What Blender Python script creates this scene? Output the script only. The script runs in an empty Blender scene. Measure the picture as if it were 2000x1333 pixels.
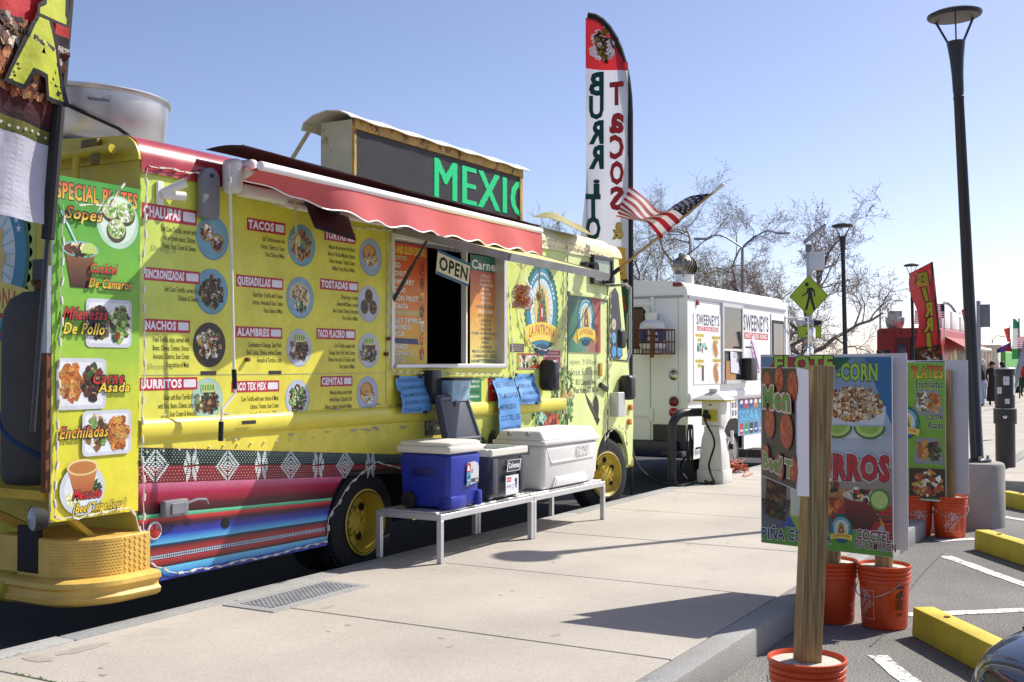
import bpy, bmesh, math, random
from mathutils import Vector, Matrix, noise

scene = bpy.context.scene
COL = scene.collection
R = math.radians
V3 = Vector

# ------------------------------------------------------------------ camera, sky, sun, exposure
CAMH, FPX, HEAD, PITCH = 1.55, 2230.0, R(29.7), math.atan(49.5 / 2230.0)
cam_data = bpy.data.cameras.new('camera')
cam_data.sensor_width = 36.0
cam_data.lens = 36.0 * FPX / 2000.0
cam_data.clip_end = 3000.0
cam = bpy.data.objects.new('camera', cam_data)
COL.objects.link(cam)
cam.location = (0, 0, CAMH)
fwd = V3((math.cos(HEAD) * math.cos(PITCH), math.sin(HEAD) * math.cos(PITCH), math.sin(PITCH)))
cam.rotation_euler = fwd.to_track_quat('-Z', 'Y').to_euler()
scene.camera = cam

SUN_EL, SUN_AZ = R(44.0), R(-28.0)          # azimuth measured from +X (along the street)
to_sun = V3((math.cos(SUN_EL) * math.cos(SUN_AZ), math.cos(SUN_EL) * math.sin(SUN_AZ), math.sin(SUN_EL)))
world = bpy.data.worlds.new('World')
scene.world = world
world.use_nodes = True
wn = world.node_tree.nodes
wl = world.node_tree.links
bg = wn['Background']
sky = wn.new('ShaderNodeTexSky')
sky.sky_type = 'NISHITA'
sky.sun_disc = False
sky.sun_elevation = SUN_EL
sky.sun_rotation = math.atan2(to_sun.x, to_sun.y)
sky.altitude = 0.0
sky.air_density = 0.7
sky.dust_density = 0.8
sky.ozone_density = 1.0
wb = wn.new('ShaderNodeVectorMath'); wb.operation = 'MULTIPLY'; wb.inputs[1].default_value = (1.05, .975, 1.04)   # white balance
wl.new(sky.outputs['Color'], wb.inputs[0]); wl.new(wb.outputs[0], bg.inputs['Color'])
bg.inputs['Strength'].default_value = 0.122

sun_data = bpy.data.lights.new('sun', 'SUN')
sun_data.energy = 5.0
sun_data.angle = R(0.5)
sun_data.color = (1.0, 0.95, 0.87)
sun = bpy.data.objects.new('sun', sun_data)
COL.objects.link(sun)
sun.rotation_euler = (-to_sun).to_track_quat('-Z', 'Y').to_euler()
sun.location = (10, -10, 20)

scene.view_settings.view_transform = 'Standard'
scene.view_settings.look = 'None'
scene.view_settings.gamma = 1.0
scene.view_settings.exposure = 0.42
scene.render.engine = 'CYCLES'
scene.cycles.use_denoising = True
scene.cycles.max_bounces = 6

# ------------------------------------------------------------------ geometry of the place
_F, _R = V3((math.cos(HEAD), math.sin(HEAD), 0)), V3((math.sin(HEAD), -math.cos(HEAD), 0))
_UP = _R.cross(fwd)
def ray(px, py):
    return fwd + _R * ((px - 1000.0) / FPX) + _UP * ((666.5 - py) / FPX)
def at_y(px, py, Y):                     # point of the wall plane y = Y
    d = ray(px, py); t = Y / d.y
    return V3((d.x * t, Y, CAMH + d.z * t))
def at_x(px, py, X):
    d = ray(px, py); t = X / d.x
    return V3((X, d.y * t, CAMH + d.z * t))
def at_z(px, py, Z=0.0):
    d = ray(px, py); t = (Z - CAMH) / d.z
    return V3((d.x * t, d.y * t, Z))
def at_d(px, py, D):                     # point at depth D
    d = ray(px, py)
    return V3((0, 0, CAMH)) + d * D
YT = 5.15                                # kerb side of the parked trucks

# ------------------------------------------------------------------ materials
def lin(c):
    return c / 12.92 if c <= 0.04045 else ((c + 0.055) / 1.055) ** 2.4
def hx(s, k=1.0):
    s = s.lstrip('#')
    return tuple(lin(int(s[i:i + 2], 16) / 255.0) * k for i in (0, 2, 4))
MATS = {}
def mat(name, col=(.5, .5, .5), rough=.5, metal=0.0, var=.12, scale=3.0, bump=0.0, bscale=80.0, spec=.5,
        spots=None, spot_scale=5.0, spot_t=.62, emit=None, stretch=(1, 1, 1), coat=0.0, world_co=False, grain=0.0, gscale=220.0):
    if name in MATS:
        return MATS[name]
    m = bpy.data.materials.new(name)
    m.use_nodes = True
    nt = m.node_tree; N = nt.nodes; L = nt.links
    b = N['Principled BSDF']
    b.inputs['Roughness'].default_value = rough
    b.inputs['Metallic'].default_value = metal
    b.inputs['Specular IOR Level'].default_value = spec
    b.inputs['Coat Weight'].default_value = coat
    if world_co:
        g = N.new('ShaderNodeNewGeometry'); src = g.outputs['Position']
    else:
        g = N.new('ShaderNodeTexCoord'); src = g.outputs['Object']
    mp = N.new('ShaderNodeMapping'); mp.inputs['Scale'].default_value = stretch
    L.new(src, mp.inputs['Vector'])
    if len(col) == 3:
        col = tuple(col) + (1,)
    last = None
    if var > 0:
        n = N.new('ShaderNodeTexNoise'); n.inputs['Scale'].default_value = scale
        n.inputs['Detail'].default_value = 6; n.inputs['Roughness'].default_value = .62
        L.new(mp.outputs[0], n.inputs['Vector'])
        cr = N.new('ShaderNodeValToRGB')
        cr.color_ramp.elements[0].position = .3; cr.color_ramp.elements[1].position = .72
        cr.color_ramp.elements[0].color = tuple(max(0, c * (1 - var)) for c in col[:3]) + (1,)
        cr.color_ramp.elements[1].color = tuple(min(1, c * (1 + var)) for c in col[:3]) + (1,)
        L.new(n.outputs['Fac'], cr.inputs['Fac'])
        last = cr.outputs['Color']
        rr = N.new('ShaderNodeMapRange'); rr.inputs['To Min'].default_value = max(.02, rough - .1); rr.inputs['To Max'].default_value = min(1, rough + .12)
        L.new(n.outputs['Fac'], rr.inputs['Value']); L.new(rr.outputs[0], b.inputs['Roughness'])
    if grain > 0 and last is not None:
        gn = N.new('ShaderNodeTexNoise'); gn.inputs['Scale'].default_value = gscale; gn.inputs['Detail'].default_value = 2
        L.new(mp.outputs[0], gn.inputs['Vector'])
        gr = N.new('ShaderNodeMapRange'); gr.inputs['From Min'].default_value = .3; gr.inputs['From Max'].default_value = .7
        gr.inputs['To Min'].default_value = 1 - grain; gr.inputs['To Max'].default_value = 1 + grain
        L.new(gn.outputs['Fac'], gr.inputs['Value'])
        gs = N.new('ShaderNodeVectorMath'); gs.operation = 'SCALE'
        L.new(last, gs.inputs[0]); L.new(gr.outputs[0], gs.inputs['Scale']); last = gs.outputs[0]
    if spots is not None:
        n2 = N.new('ShaderNodeTexNoise'); n2.inputs['Scale'].default_value = spot_scale
        n2.inputs['Detail'].default_value = 8; n2.inputs['Roughness'].default_value = .7
        L.new(mp.outputs[0], n2.inputs['Vector'])
        c2 = N.new('ShaderNodeValToRGB')
        c2.color_ramp.elements[0].position = spot_t; c2.color_ramp.elements[1].position = spot_t + .05
        L.new(n2.outputs['Fac'], c2.inputs['Fac'])
        mx = N.new('ShaderNodeMix'); mx.data_type = 'RGBA'
        L.new(c2.outputs['Color'], mx.inputs['Factor'])
        if last is not None:
            L.new(last, mx.inputs['A'])
        else:
            mx.inputs['A'].default_value = col
        mx.inputs['B'].default_value = tuple(spots) + (1,)
        last = mx.outputs['Result']
    if last is not None:
        L.new(last, b.inputs['Base Color'])
    else:
        b.inputs['Base Color'].default_value = col
    if bump > 0:
        n3 = N.new('ShaderNodeTexNoise'); n3.inputs['Scale'].default_value = bscale; n3.inputs['Detail'].default_value = 4
        L.new(mp.outputs[0], n3.inputs['Vector'])
        bp = N.new('ShaderNodeBump'); bp.inputs['Strength'].default_value = bump; bp.inputs['Distance'].default_value = .01
        L.new(n3.outputs['Fac'], bp.inputs['Height']); L.new(bp.outputs[0], b.inputs['Normal'])
    if emit is not None:
        b.inputs['Emission Color'].default_value = tuple(emit[:3]) + (1,)
        b.inputs['Emission Strength'].default_value = emit[3]
    MATS[name] = m
    return m

def print_mat(name, rough=.38, grime=.12, weave=0.0, bump=0.0, translucent=0.0):
    """printed surface: colours come from the print stored in the mesh, with light grime"""
    if name in MATS:
        return MATS[name]
    m = bpy.data.materials.new(name); m.use_nodes = True
    nt = m.node_tree; N = nt.nodes; L = nt.links
    b = N['Principled BSDF']; b.inputs['Roughness'].default_value = rough
    at = N.new('ShaderNodeAttribute'); at.attribute_name = 'Col'
    tc = N.new('ShaderNodeTexCoord')
    n = N.new('ShaderNodeTexNoise'); n.inputs['Scale'].default_value = 4.5; n.inputs['Detail'].default_value = 9; n.inputs['Roughness'].default_value = .68
    L.new(tc.outputs['Object'], n.inputs['Vector'])
    mr = N.new('ShaderNodeMapRange'); mr.inputs['From Min'].default_value = .3; mr.inputs['From Max'].default_value = .7
    mr.inputs['To Min'].default_value = 1 - grime; mr.inputs['To Max'].default_value = 1 + grime * .35
    L.new(n.outputs['Fac'], mr.inputs['Value'])
    mul = N.new('ShaderNodeVectorMath'); mul.operation = 'SCALE'
    L.new(at.outputs['Color'], mul.inputs[0]); L.new(mr.outputs[0], mul.inputs['Scale'])
    # photographic detail inside the printed food pictures (alpha 0)
    nd = N.new('ShaderNodeTexNoise'); nd.inputs['Scale'].default_value = 95; nd.inputs['Detail'].default_value = 3; nd.inputs['Roughness'].default_value = .6
    L.new(tc.outputs['Object'], nd.inputs['Vector'])
    sb_ = N.new('ShaderNodeVectorMath'); sb_.operation = 'SUBTRACT'; sb_.inputs[1].default_value = (.5, .5, .5); L.new(nd.outputs['Fac'], sb_.inputs[0])
    am = N.new('ShaderNodeMath'); am.operation = 'MULTIPLY_ADD'; am.inputs[1].default_value = -3.6; am.inputs[2].default_value = 3.6; L.new(at.outputs['Alpha'], am.inputs[0])
    sd = N.new('ShaderNodeVectorMath'); sd.operation = 'SCALE'; L.new(sb_.outputs[0], sd.inputs[0]); L.new(am.outputs[0], sd.inputs['Scale'])
    ad = N.new('ShaderNodeVectorMath'); ad.operation = 'ADD'; ad.inputs[1].default_value = (1, 1, 1); L.new(sd.outputs[0], ad.inputs[0])
    mxv = N.new('ShaderNodeVectorMath'); mxv.operation = 'MAXIMUM'; mxv.inputs[1].default_value = (.12, .12, .12); L.new(ad.outputs[0], mxv.inputs[0])
    m3 = N.new('ShaderNodeVectorMath'); m3.operation = 'MULTIPLY'; L.new(mul.outputs[0], m3.inputs[0]); L.new(mxv.outputs[0], m3.inputs[1])
    out = m3.outputs[0]
    if weave > 0:
        v = N.new('ShaderNodeTexChecker'); v.inputs['Scale'].default_value = 150
        mp = N.new('ShaderNodeMapping'); mp.inputs['Rotation'].default_value = (0, R(45), 0)
        L.new(tc.outputs['Object'], mp.inputs['Vector']); L.new(mp.outputs[0], v.inputs['Vector'])
        v.inputs['Color1'].default_value = (1 + weave, 1 + weave, 1 + weave, 1); v.inputs['Color2'].default_value = (1 - weave, 1 - weave, 1 - weave, 1)
        m2 = N.new('ShaderNodeVectorMath'); m2.operation = 'MULTIPLY'
        L.new(out, m2.inputs[0]); L.new(v.outputs['Color'], m2.inputs[1]); out = m2.outputs[0]
    L.new(out, b.inputs['Base Color'])
    if bump > 0:
        n3 = N.new('ShaderNodeTexNoise'); n3.inputs['Scale'].default_value = 6; n3.inputs['Detail'].default_value = 3
        L.new(tc.outputs['Object'], n3.inputs['Vector'])
        bp = N.new('ShaderNodeBump'); bp.inputs['Strength'].default_value = bump; bp.inputs['Distance'].default_value = .05
        L.new(n3.outputs['Fac'], bp.inputs['Height']); L.new(bp.outputs[0], b.inputs['Normal'])
    if translucent > 0:
        tr = N.new('ShaderNodeBsdfTranslucent'); L.new(out, tr.inputs['Color'])
        mx = N.new('ShaderNodeMixShader'); mx.inputs[0].default_value = translucent
        L.new(b.outputs[0], mx.inputs[1]); L.new(tr.outputs[0], mx.inputs[2])
        L.new(mx.outputs[0], N['Material Output'].inputs['Surface'])
    MATS[name] = m
    return m

def glass_mat(name, tint=(.75, .8, .8), refl=.12):
    if name in MATS:
        return MATS[name]
    m = bpy.data.materials.new(name); m.use_nodes = True
    nt = m.node_tree; N = nt.nodes; L = nt.links
    N.remove(N['Principled BSDF'])
    t = N.new('ShaderNodeBsdfTransparent'); t.inputs['Color'].default_value = tuple(tint) + (1,)
    g = N.new('ShaderNodeBsdfGlossy'); g.inputs['Roughness'].default_value = .03
    f = N.new('ShaderNodeFresnel'); f.inputs['IOR'].default_value = 1.5
    a = N.new('ShaderNodeMath'); a.operation = 'ADD'; a.inputs[1].default_value = refl; a.use_clamp = True
    L.new(f.outputs[0], a.inputs[0])
    mx = N.new('ShaderNodeMixShader')
    L.new(a.outputs[0], mx.inputs[0]); L.new(t.outputs[0], mx.inputs[1]); L.new(g.outputs[0], mx.inputs[2])
    L.new(mx.outputs[0], N['Material Output'].inputs['Surface'])
    MATS[name] = m
    return m

# ------------------------------------------------------------------ object helpers
ROOTINV = {}
def root_of(o):
    while o.parent:
        o = o.parent
    return o
def thing(name, label, cat, loc=(0, 0, 0), rotz=0.0, group=None, rot=None):
    o = bpy.data.objects.new(name, None)
    COL.objects.link(o)
    o.location = loc
    o.rotation_euler = rot if rot else (0, 0, rotz)
    o.empty_display_size = .2
    o['label'] = label; o['category'] = cat
    if group: o['group'] = group
    m = Matrix.Translation(V3(loc)) @ (o.rotation_euler.to_matrix().to_4x4())
    ROOTINV[o.name] = m.inverted()
    return o
def tag(o, label=None, cat=None, group=None, kind=None):
    if label: o['label'] = label
    if cat: o['category'] = cat
    if group: o['group'] = group
    if kind: o['kind'] = kind
    return o
def finish(name, me, mats, parent=None, local=False, sharp=35, flat=False):
    """link a mesh given in world coordinates; a part is re-expressed in its thing's frame, a lone mesh gets its origin at its base"""
    for m in (mats if isinstance(mats, (list, tuple)) else [mats]):
        me.materials.append(MATS[m] if isinstance(m, str) else m)
    o = bpy.data.objects.new(name, me)
    COL.objects.link(o)
    if parent is not None:
        o.parent = parent
        if not local:
            r = root_of(parent)
            if r.name in ROOTINV:
                me.transform(ROOTINV[r.name])
            else:
                me.transform(Matrix.Translation(-r.location))
    elif not local and len(me.vertices):
        xs = [v.co.x for v in me.vertices]; ys = [v.co.y for v in me.vertices]; zs = [v.co.z for v in me.vertices]
        c = V3(((min(xs) + max(xs)) / 2, (min(ys) + max(ys)) / 2, min(zs)))
        me.transform(Matrix.Translation(-c)); o.location = c
    if not flat:
        me.shade_smooth()
        me.set_sharp_from_angle(angle=R(sharp))
    return o
def struct(o):
    o['kind'] = 'structure'
    return o
def copy_tree(o, parent=None):
    c = o.copy(); COL.objects.link(c)
    c.parent = parent
    for ch in list(o.children):
        copy_tree(ch, c)
    return c

class MB:
    """a mesh under construction (world coordinates unless built local)"""
    def __init__(s):
        s.bm = bmesh.new()
        s.mi = 0
    def _add(s, vs, fs, bev=0.0, seg=2, M=None):
        bm = s.bm
        if bev > 0:
            t = bmesh.new()
            tv = [t.verts.new(v) for v in vs]
            for f in fs:
                t.faces.new([tv[i] for i in f])
            bmesh.ops.recalc_face_normals(t, faces=t.faces)
            bmesh.ops.bevel(t, geom=list(t.edges), offset=bev, segments=seg, profile=.5, affect='EDGES')
            t.verts.ensure_lookup_table(); t.verts.index_update()
            vs = [v.co.copy() for v in t.verts]
            fs = [[v.index for v in f.verts] for f in t.faces]
            t.free()
        nv = [bm.verts.new(M @ V3(v) if M else v) for v in vs]
        for f in fs:
            try:
                fc = bm.faces.new([nv[i] for i in f]); fc.material_index = s.mi
            except ValueError:
                pass
        return s
    def box(s, x0, x1, y0, y1, z0, z1, bev=0.0, seg=2, M=None, taper=0.0):
        t = taper
        vs = [(x0 + t, y0 + t, z0), (x1 - t, y0 + t, z0), (x1 - t, y1 - t, z0), (x0 + t, y1 - t, z0), (x0, y0, z1), (x1, y0, z1), (x1, y1, z1), (x0, y1, z1)]
        fs = [(3, 2, 1, 0), (4, 5, 6, 7), (0, 1, 5, 4), (1, 2, 6, 5), (2, 3, 7, 6), (3, 0, 4, 7)]
        return s._add(vs, fs, bev, seg, M)
    def hexa(s, vs, bev=0.0, seg=2):       # 8 corners, bottom ring then top ring
        fs = [(3, 2, 1, 0), (4, 5, 6, 7), (0, 1, 5, 4), (1, 2, 6, 5), (2, 3, 7, 6), (3, 0, 4, 7)]
        return s._add([V3(v) for v in vs], fs, bev, seg)
    def bar(s, p0, p1, w, h, bev=0.0, up=(0, 0, 1)):
        p0 = V3(p0); p1 = V3(p1); d = (p1 - p0).normalized()
        a = V3(up).cross(d)
        if a.length < 1e-4: a = V3((1, 0, 0)).cross(d)
        a.normalize(); b = d.cross(a).normalized()
        vs = []
        for p in (p0, p1):
            for (i, j) in ((-1, -1), (1, -1), (1, 1), (-1, 1)):
                vs.append(p + a * (i * w / 2) + b * (j * h / 2))
        return s.hexa(vs, bev)
    def tube(s, pts, r, n=10, cap=True, closed=False):
        pts = [V3(p) for p in pts]
        rs = r if isinstance(r, (list, tuple)) else [r] * len(pts)
        vs, fs = [], []
        m = len(pts)
        prev = None
        for i, p in enumerate(pts):
            if closed:
                d = pts[(i + 1) % m] - pts[i - 1]
            else:
                d = pts[min(i + 1, m - 1)] - pts[max(i - 1, 0)]
            if d.length < 1e-9: d = V3((0, 0, 1))
            d.normalize()
            if prev is None:
                a = d.orthogonal().normalized()
            else:
                a = prev - d * prev.dot(d)
                a = a.normalized() if a.length > 1e-6 else d.orthogonal().normalized()
            prev = a
            b = d.cross(a)
            for k in range(n):
                t = 2 * math.pi * k / n
                vs.append(p + (a * math.cos(t) + b * math.sin(t)) * rs[i])
        rng = m if closed else m - 1
        for i in range(rng):
            j = (i + 1) % m
            for k in range(n):
                k2 = (k + 1) % n
                fs.append((i * n + k, i * n + k2, j * n + k2, j * n + k))
        if cap and not closed:
            fs.append(tuple(range(n - 1, -1, -1)))
            fs.append(tuple((m - 1) * n + k for k in range(n)))
        return s._add(vs, fs)
    def cyl(s, p0, p1, r0, r1=None, n=20, cap=True):
        return s.tube([p0, p1], [r0, r0 if r1 is None else r1], n, cap)
    def lathe(s, prof, c=(0, 0, 0), axis='Z', n=28, a0=0.0, a1=2 * math.pi, M=None):
        c = V3(c); vs, fs = [], []
        full = abs(a1 - a0 - 2 * math.pi) < 1e-6
        cols = n if full else n + 1
        for (r, h) in prof:
            for k in range(cols):
                t = a0 + (a1 - a0) * k / n
                if axis == 'Z': v = V3((r * math.cos(t), r * math.sin(t), h))
                elif axis == 'Y': v = V3((r * math.cos(t), h, r * math.sin(t)))
                else: v = V3((h, r * math.cos(t), r * math.sin(t)))
                if M: v = M @ v
                vs.append(c + v)
        for i in range(len(prof) - 1):
            for k in range(n):
                k2 = (k + 1) % cols
                q = [i * cols + k, i * cols + k2, (i + 1) * cols + k2, (i + 1) * cols + k]
                fs.append(q)
        return s._add(vs, fs)
    def prism(s, pts, mapf, d0, d1, bev=0.0):   # 2-D outline extruded; mapf(u, v, d) -> point
        n = len(pts)
        vs = [mapf(u, v, d0) for u, v in pts] + [mapf(u, v, d1) for u, v in pts]
        fs = [tuple(range(n - 1, -1, -1)), tuple(range(n, 2 * n))]
        for i in range(n):
            j = (i + 1) % n
            fs.append((i, j, n + j, n + i))
        return s._add([V3(v) for v in vs], fs, bev)
    def grid(s, f, nu, nv, thick=None):
        vs = [V3(f(i / nu, j / nv)) for j in range(nv + 1) for i in range(nu + 1)]
        fs = [(j * (nu + 1) + i, j * (nu + 1) + i + 1, (j + 1) * (nu + 1) + i + 1, (j + 1) * (nu + 1) + i) for j in range(nv) for i in range(nu)]
        return s._add(vs, fs)
    def poly(s, pts):
        return s._add([V3(p) for p in pts], [tuple(range(len(pts)))])
    def sphere(s, c, r, nu=16, nv=10, sc=(1, 1, 1)):
        c = V3(c); prof = []
        for j in range(nv + 1):
            t = -math.pi / 2 + math.pi * j / nv
            prof.append((max(1e-4, r * math.cos(t)), r * math.sin(t)))
        return s.lathe(prof, c, 'Z', nu, M=Matrix.Diagonal(V3(sc)))
    def build(s, name, m, parent=None, local=False, sharp=35, fix=True, solid=0.0):
        if fix:
            bmesh.ops.recalc_face_normals(s.bm, faces=s.bm.faces)
        if solid:
            bmesh.ops.solidify(s.bm, geom=list(s.bm.faces), thickness=solid)
        me = bpy.data.meshes.new(name)
        s.bm.to_mesh(me); s.bm.free()
        return finish(name, me, m, parent, local, sharp)

# ------------------------------------------------------------------ print: lettering and pictures as thin layers
_TXT = {}
def text_mesh(t, bold=0.0, res=2):
    key = (t, round(bold, 4), res)
    if key in _TXT:
        return _TXT[key]
    cu = bpy.data.curves.new('t', 'FONT')
    cu.body = t; cu.size = 1.0; cu.space_character = 1.1; cu.offset = bold; cu.resolution_u = res; cu.fill_mode = 'FRONT'
    ob = bpy.data.objects.new('t', cu)
    me = bpy.data.meshes.new_from_object(ob)
    vs = [(v.co.x, v.co.y) for v in me.vertices]
    fs = [tuple(p.vertices) for p in me.polygons]
    bpy.data.objects.remove(ob); bpy.data.curves.remove(cu); bpy.data.meshes.remove(me)
    _TXT[key] = (vs, fs)
    return vs, fs
_cap = text_mesh('H')[0]
CAP = max(v[1] for v in _cap) - min(v[1] for v in _cap)

class Print:
    """flat print: polygons in (u, v) metres laid on a surface fn(u, v, lift) with one colour each"""
    EPS = .00005
    def __init__(s, fn, split=None, base=.0008, eps=None):
        s.fn = fn; s.split = split; s.lift = base
        if eps: s.EPS = eps
        s.vs = []; s.fs = []; s.cs = []
    def poly(s, pts, col, lift=None):
        if lift is None:
            s.lift += s.EPS; lift = s.lift
        cols = col if isinstance(col, list) else [col] * len(pts)
        s._emit(list(pts), list(cols), lift)
        return s
    def _emit(s, pts, cols, lift):
        if s.split and len(pts) > 3:
            if len(pts) == 4:
                s._emit(pts[:3], cols[:3], lift); s._emit([pts[0], pts[2], pts[3]], [cols[0], cols[2], cols[3]], lift)
                return
            cx = sum(p[0] for p in pts) / len(pts); cy = sum(p[1] for p in pts) / len(pts)
            cc = tuple(sum(c[k] for c in cols) / len(cols) for k in range(len(cols[0])))
            for i in range(len(pts)):
                j = (i + 1) % len(pts)
                s._emit([pts[i], pts[j], (cx, cy)], [cols[i], cols[j], cc], lift)
            return
        if s.split:
            best, bl = None, s.split
            for i in range(3):
                j = (i + 1) % 3
                l = math.hypot(pts[i][0] - pts[j][0], pts[i][1] - pts[j][1])
                if l > bl: best, bl = i, l
            if best is not None:
                i = best; j = (i + 1) % 3; k = (i + 2) % 3
                m = ((pts[i][0] + pts[j][0]) / 2, (pts[i][1] + pts[j][1]) / 2)
                mc = tuple((a + b) / 2 for a, b in zip(cols[i], cols[j]))
                s._emit([pts[i], m, pts[k]], [cols[i], mc, cols[k]], lift)
                s._emit([m, pts[j], pts[k]], [mc, cols[j], cols[k]], lift)
                return
        b = len(s.vs)
        s.vs += [s.fn(p[0], p[1], lift) for p in pts]
        s.fs.append(tuple(range(b, b + len(pts))))
        s.cs += list(cols)
    def rect(s, u0, v0, u1, v1, col, top=None, lift=None):
        if top is None: top = col
        return s.poly([(u0, v0), (u1, v0), (u1, v1), (u0, v1)], [col, col, top, top], lift)
    def quadc(s, u0, v0, u1, v1, c00, c10, c11, c01, lift=None):
        return s.poly([(u0, v0), (u1, v0), (u1, v1), (u0, v1)], [c00, c10, c11, c01], lift)
    def rrect(s, u0, v0, u1, v1, r, col, lift=None):
        pts = []
        for cx, cy, a in ((u1 - r, v1 - r, 0), (u0 + r, v1 - r, 90), (u0 + r, v0 + r, 180), (u1 - r, v0 + r, 270)):
            for k in range(4):
                t = R(a + 30 * k); pts.append((cx + r * math.cos(t), cy + r * math.sin(t)))
        return s.poly(pts, col, lift)
    def ell(s, u, v, ru, rv, col, n=28, lift=None, a0=0, a1=360):
        full = abs(a1 - a0) >= 360
        pts = [(u + ru * math.cos(R(a0 + (a1 - a0) * k / n)), v + rv * math.sin(R(a0 + (a1 - a0) * k / n))) for k in range(n if full else n + 1)]
        return s.poly(pts, col, lift)
    def ring(s, u, v, r0, r1, q, col, n=28, a0=0, a1=360):
        s.lift += s.EPS; l = s.lift
        for k in range(n):
            t0 = R(a0 + (a1 - a0) * k / n); t1 = R(a0 + (a1 - a0) * (k + 1) / n)
            s.poly([(u + r0 * math.cos(t0), v + r0 * q * math.sin(t0)), (u + r1 * math.cos(t0), v + r1 * q * math.sin(t0)),
                    (u + r1 * math.cos(t1), v + r1 * q * math.sin(t1)), (u + r0 * math.cos(t1), v + r0 * q * math.sin(t1))], col, l)
        return s
    def line(s, pts, w, col):
        s.lift += s.EPS; l = s.lift
        for (a, b) in zip(pts[:-1], pts[1:]):
            dx, dy = b[0] - a[0], b[1] - a[1]; d = math.hypot(dx, dy) or 1
            nx, ny = -dy / d * w / 2, dx / d * w / 2
            s.poly([(a[0] - nx, a[1] - ny), (b[0] - nx, b[1] - ny), (b[0] + nx, b[1] + ny), (a[0] + nx, a[1] + ny)], col, l)
        return s
    def star(s, u, v, r, col, n=5, q=.42, rot=90):
        pts = []
        for k in range(2 * n):
            rr = r if k % 2 == 0 else r * q
            t = R(rot + 180 * k / n); pts.append((u + rr * math.cos(t), v + rr * math.sin(t)))
        return s.poly(pts, col)
    def blobs(s, rng, u, v, ru, rv, cols, n, size, asp=1.0, jit=.35):
        for _ in range(n):
            a = rng.uniform(0, 2 * math.pi); q = math.sqrt(rng.random())
            cu, cv = u + ru * q * math.cos(a), v + rv * q * math.sin(a)
            z = size * rng.uniform(.55, 1.25); th = rng.uniform(0, math.pi); k = rng.choice((5, 6, 7))
            c = rng.choice(cols); f = rng.uniform(.65, 1.25); c = tuple(min(1, x * f) for x in c[:3]) + (0.0,)
            pts = []
            for i in range(k):
                t = 2 * math.pi * i / k; rr = z * rng.uniform(1 - jit, 1 + jit)
                x, y = rr * math.cos(t), rr * math.sin(t) * asp
                pts.append((cu + x * math.cos(th) - y * math.sin(th), cv + x * math.sin(th) + y * math.cos(th)))
            s.lift += .00002
            s.poly(pts, c, s.lift)
        return s
    def text(s, t, u, v, h, col, w=None, align='l', bold=.012, shear=0.0, outline=None, res=2, mirror=False, rot=0.0, xs=1.0, top=None, bend=None):
        """cap height h, optional total width w, outline = (colour, extra width)"""
        def put(c, b, c2):
            vs, fs = text_mesh(t, b, res)
            v0, _ = text_mesh(t, bold, res)
            if not v0 or not vs: return
            x0, x1 = min(p[0] for p in v0), max(p[0] for p in v0)
            k = h / CAP; kx = (w / (x1 - x0)) if w else k * xs
            wid = (x1 - x0) * kx
            o = {'l': 0, 'c': -wid / 2, 'r': -wid}[align]
            s.lift += s.EPS; l = s.lift
            for f in fs:
                pts, cc = [], []
                for i in f:
                    x, y = (vs[i][0] - x0) * kx + o, vs[i][1] * k
                    tt = min(1, max(0, y / h))
                    x += shear * y
                    if mirror: x = -x
                    if bend: y += bend * (1 - ((x - o - wid / 2) / (wid / 2)) ** 2) if wid else 0
                    if rot: x, y = x * math.cos(rot) - y * math.sin(rot), x * math.sin(rot) + y * math.cos(rot)
                    pts.append((u + x, v + y))
                    cc.append(tuple(a + (b_ - a) * tt for a, b_ in zip(c, c2)) if c2 else c)
                s.poly(pts, cc, l)
        if outline:
            for oc, ow in (outline if isinstance(outline, list) else [outline]):
                put(oc, bold + ow, None)
        put(col, bold, top)
        return s
    def build(s, name, m, parent=None):
        me = bpy.data.meshes.new(name)
        me.from_pydata([tuple(v) for v in s.vs], [], s.fs)
        a = me.color_attributes.new('Col', 'FLOAT_COLOR', 'CORNER')
        buf = []
        for c in s.cs:
            buf += [c[0], c[1], c[2], c[3] if len(c) > 3 else 1.0]
        # polygon corners are emitted in the same order as the vertices
        a.data.foreach_set('color', buf)
        me.update()
        return finish(name, me, m, parent, flat=True)
def wall_fn(Y):
    return lambda u, v, l: V3((u, Y - l, v))
def face_fn(O, U, Vv):
    O = V3(O); U = V3(U).normalized(); Vv = V3(Vv).normalized(); Nn = U.cross(Vv)
    return lambda u, v, l: O + U * u + Vv * v + Nn * l

WHITE, BLACK = hx('f2f2ee'), (.012, .012, .014)
RED, YEL, GRN, NAVY = hx('c8262e'), hx('f0dc3c'), hx('2f8a3a'), hx('1d2450')
BROWN = hx('5a3418')
FOOD = {
 'meat': [hx('5a2e18'), hx('7a4422'), hx('3a1c10'), hx('96602e'), hx('c0a070'), hx('4c6a28'), hx('b03a24')],
 'green': [hx('5c8a34'), hx('2e5a22'), hx('8fae52'), hx('3a2a18'), hx('d8d6b8'), hx('6a2a1c')],
 'dark': [hx('2a1a12'), hx('4a2416'), hx('1c2414'), hx('6a3a22'), hx('3a5a28'), hx('a08058')],
 'white': [hx('d8d4c4'), hx('a89878'), hx('7a5a38'), hx('e8e6da'), hx('5a4428'), hx('6a8a48')],
 'mix': [hx('b03a24'), hx('d8d0b0'), hx('5c8a34'), hx('5a2e18'), hx('e0b060'), hx('2a1a12'), hx('e8e6da')],
 'bread': [hx('a8702e'), hx('c89048'), hx('8a5420'), hx('e0c080'), hx('5c7a34'), hx('e4e0cc')],
 'rice': [hx('b86a28'), hx('d08a3c'), hx('9a5420'), hx('c89a50')],
}
P_VINYL = print_mat('printed_vinyl', rough=.44, grime=.21)
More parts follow.
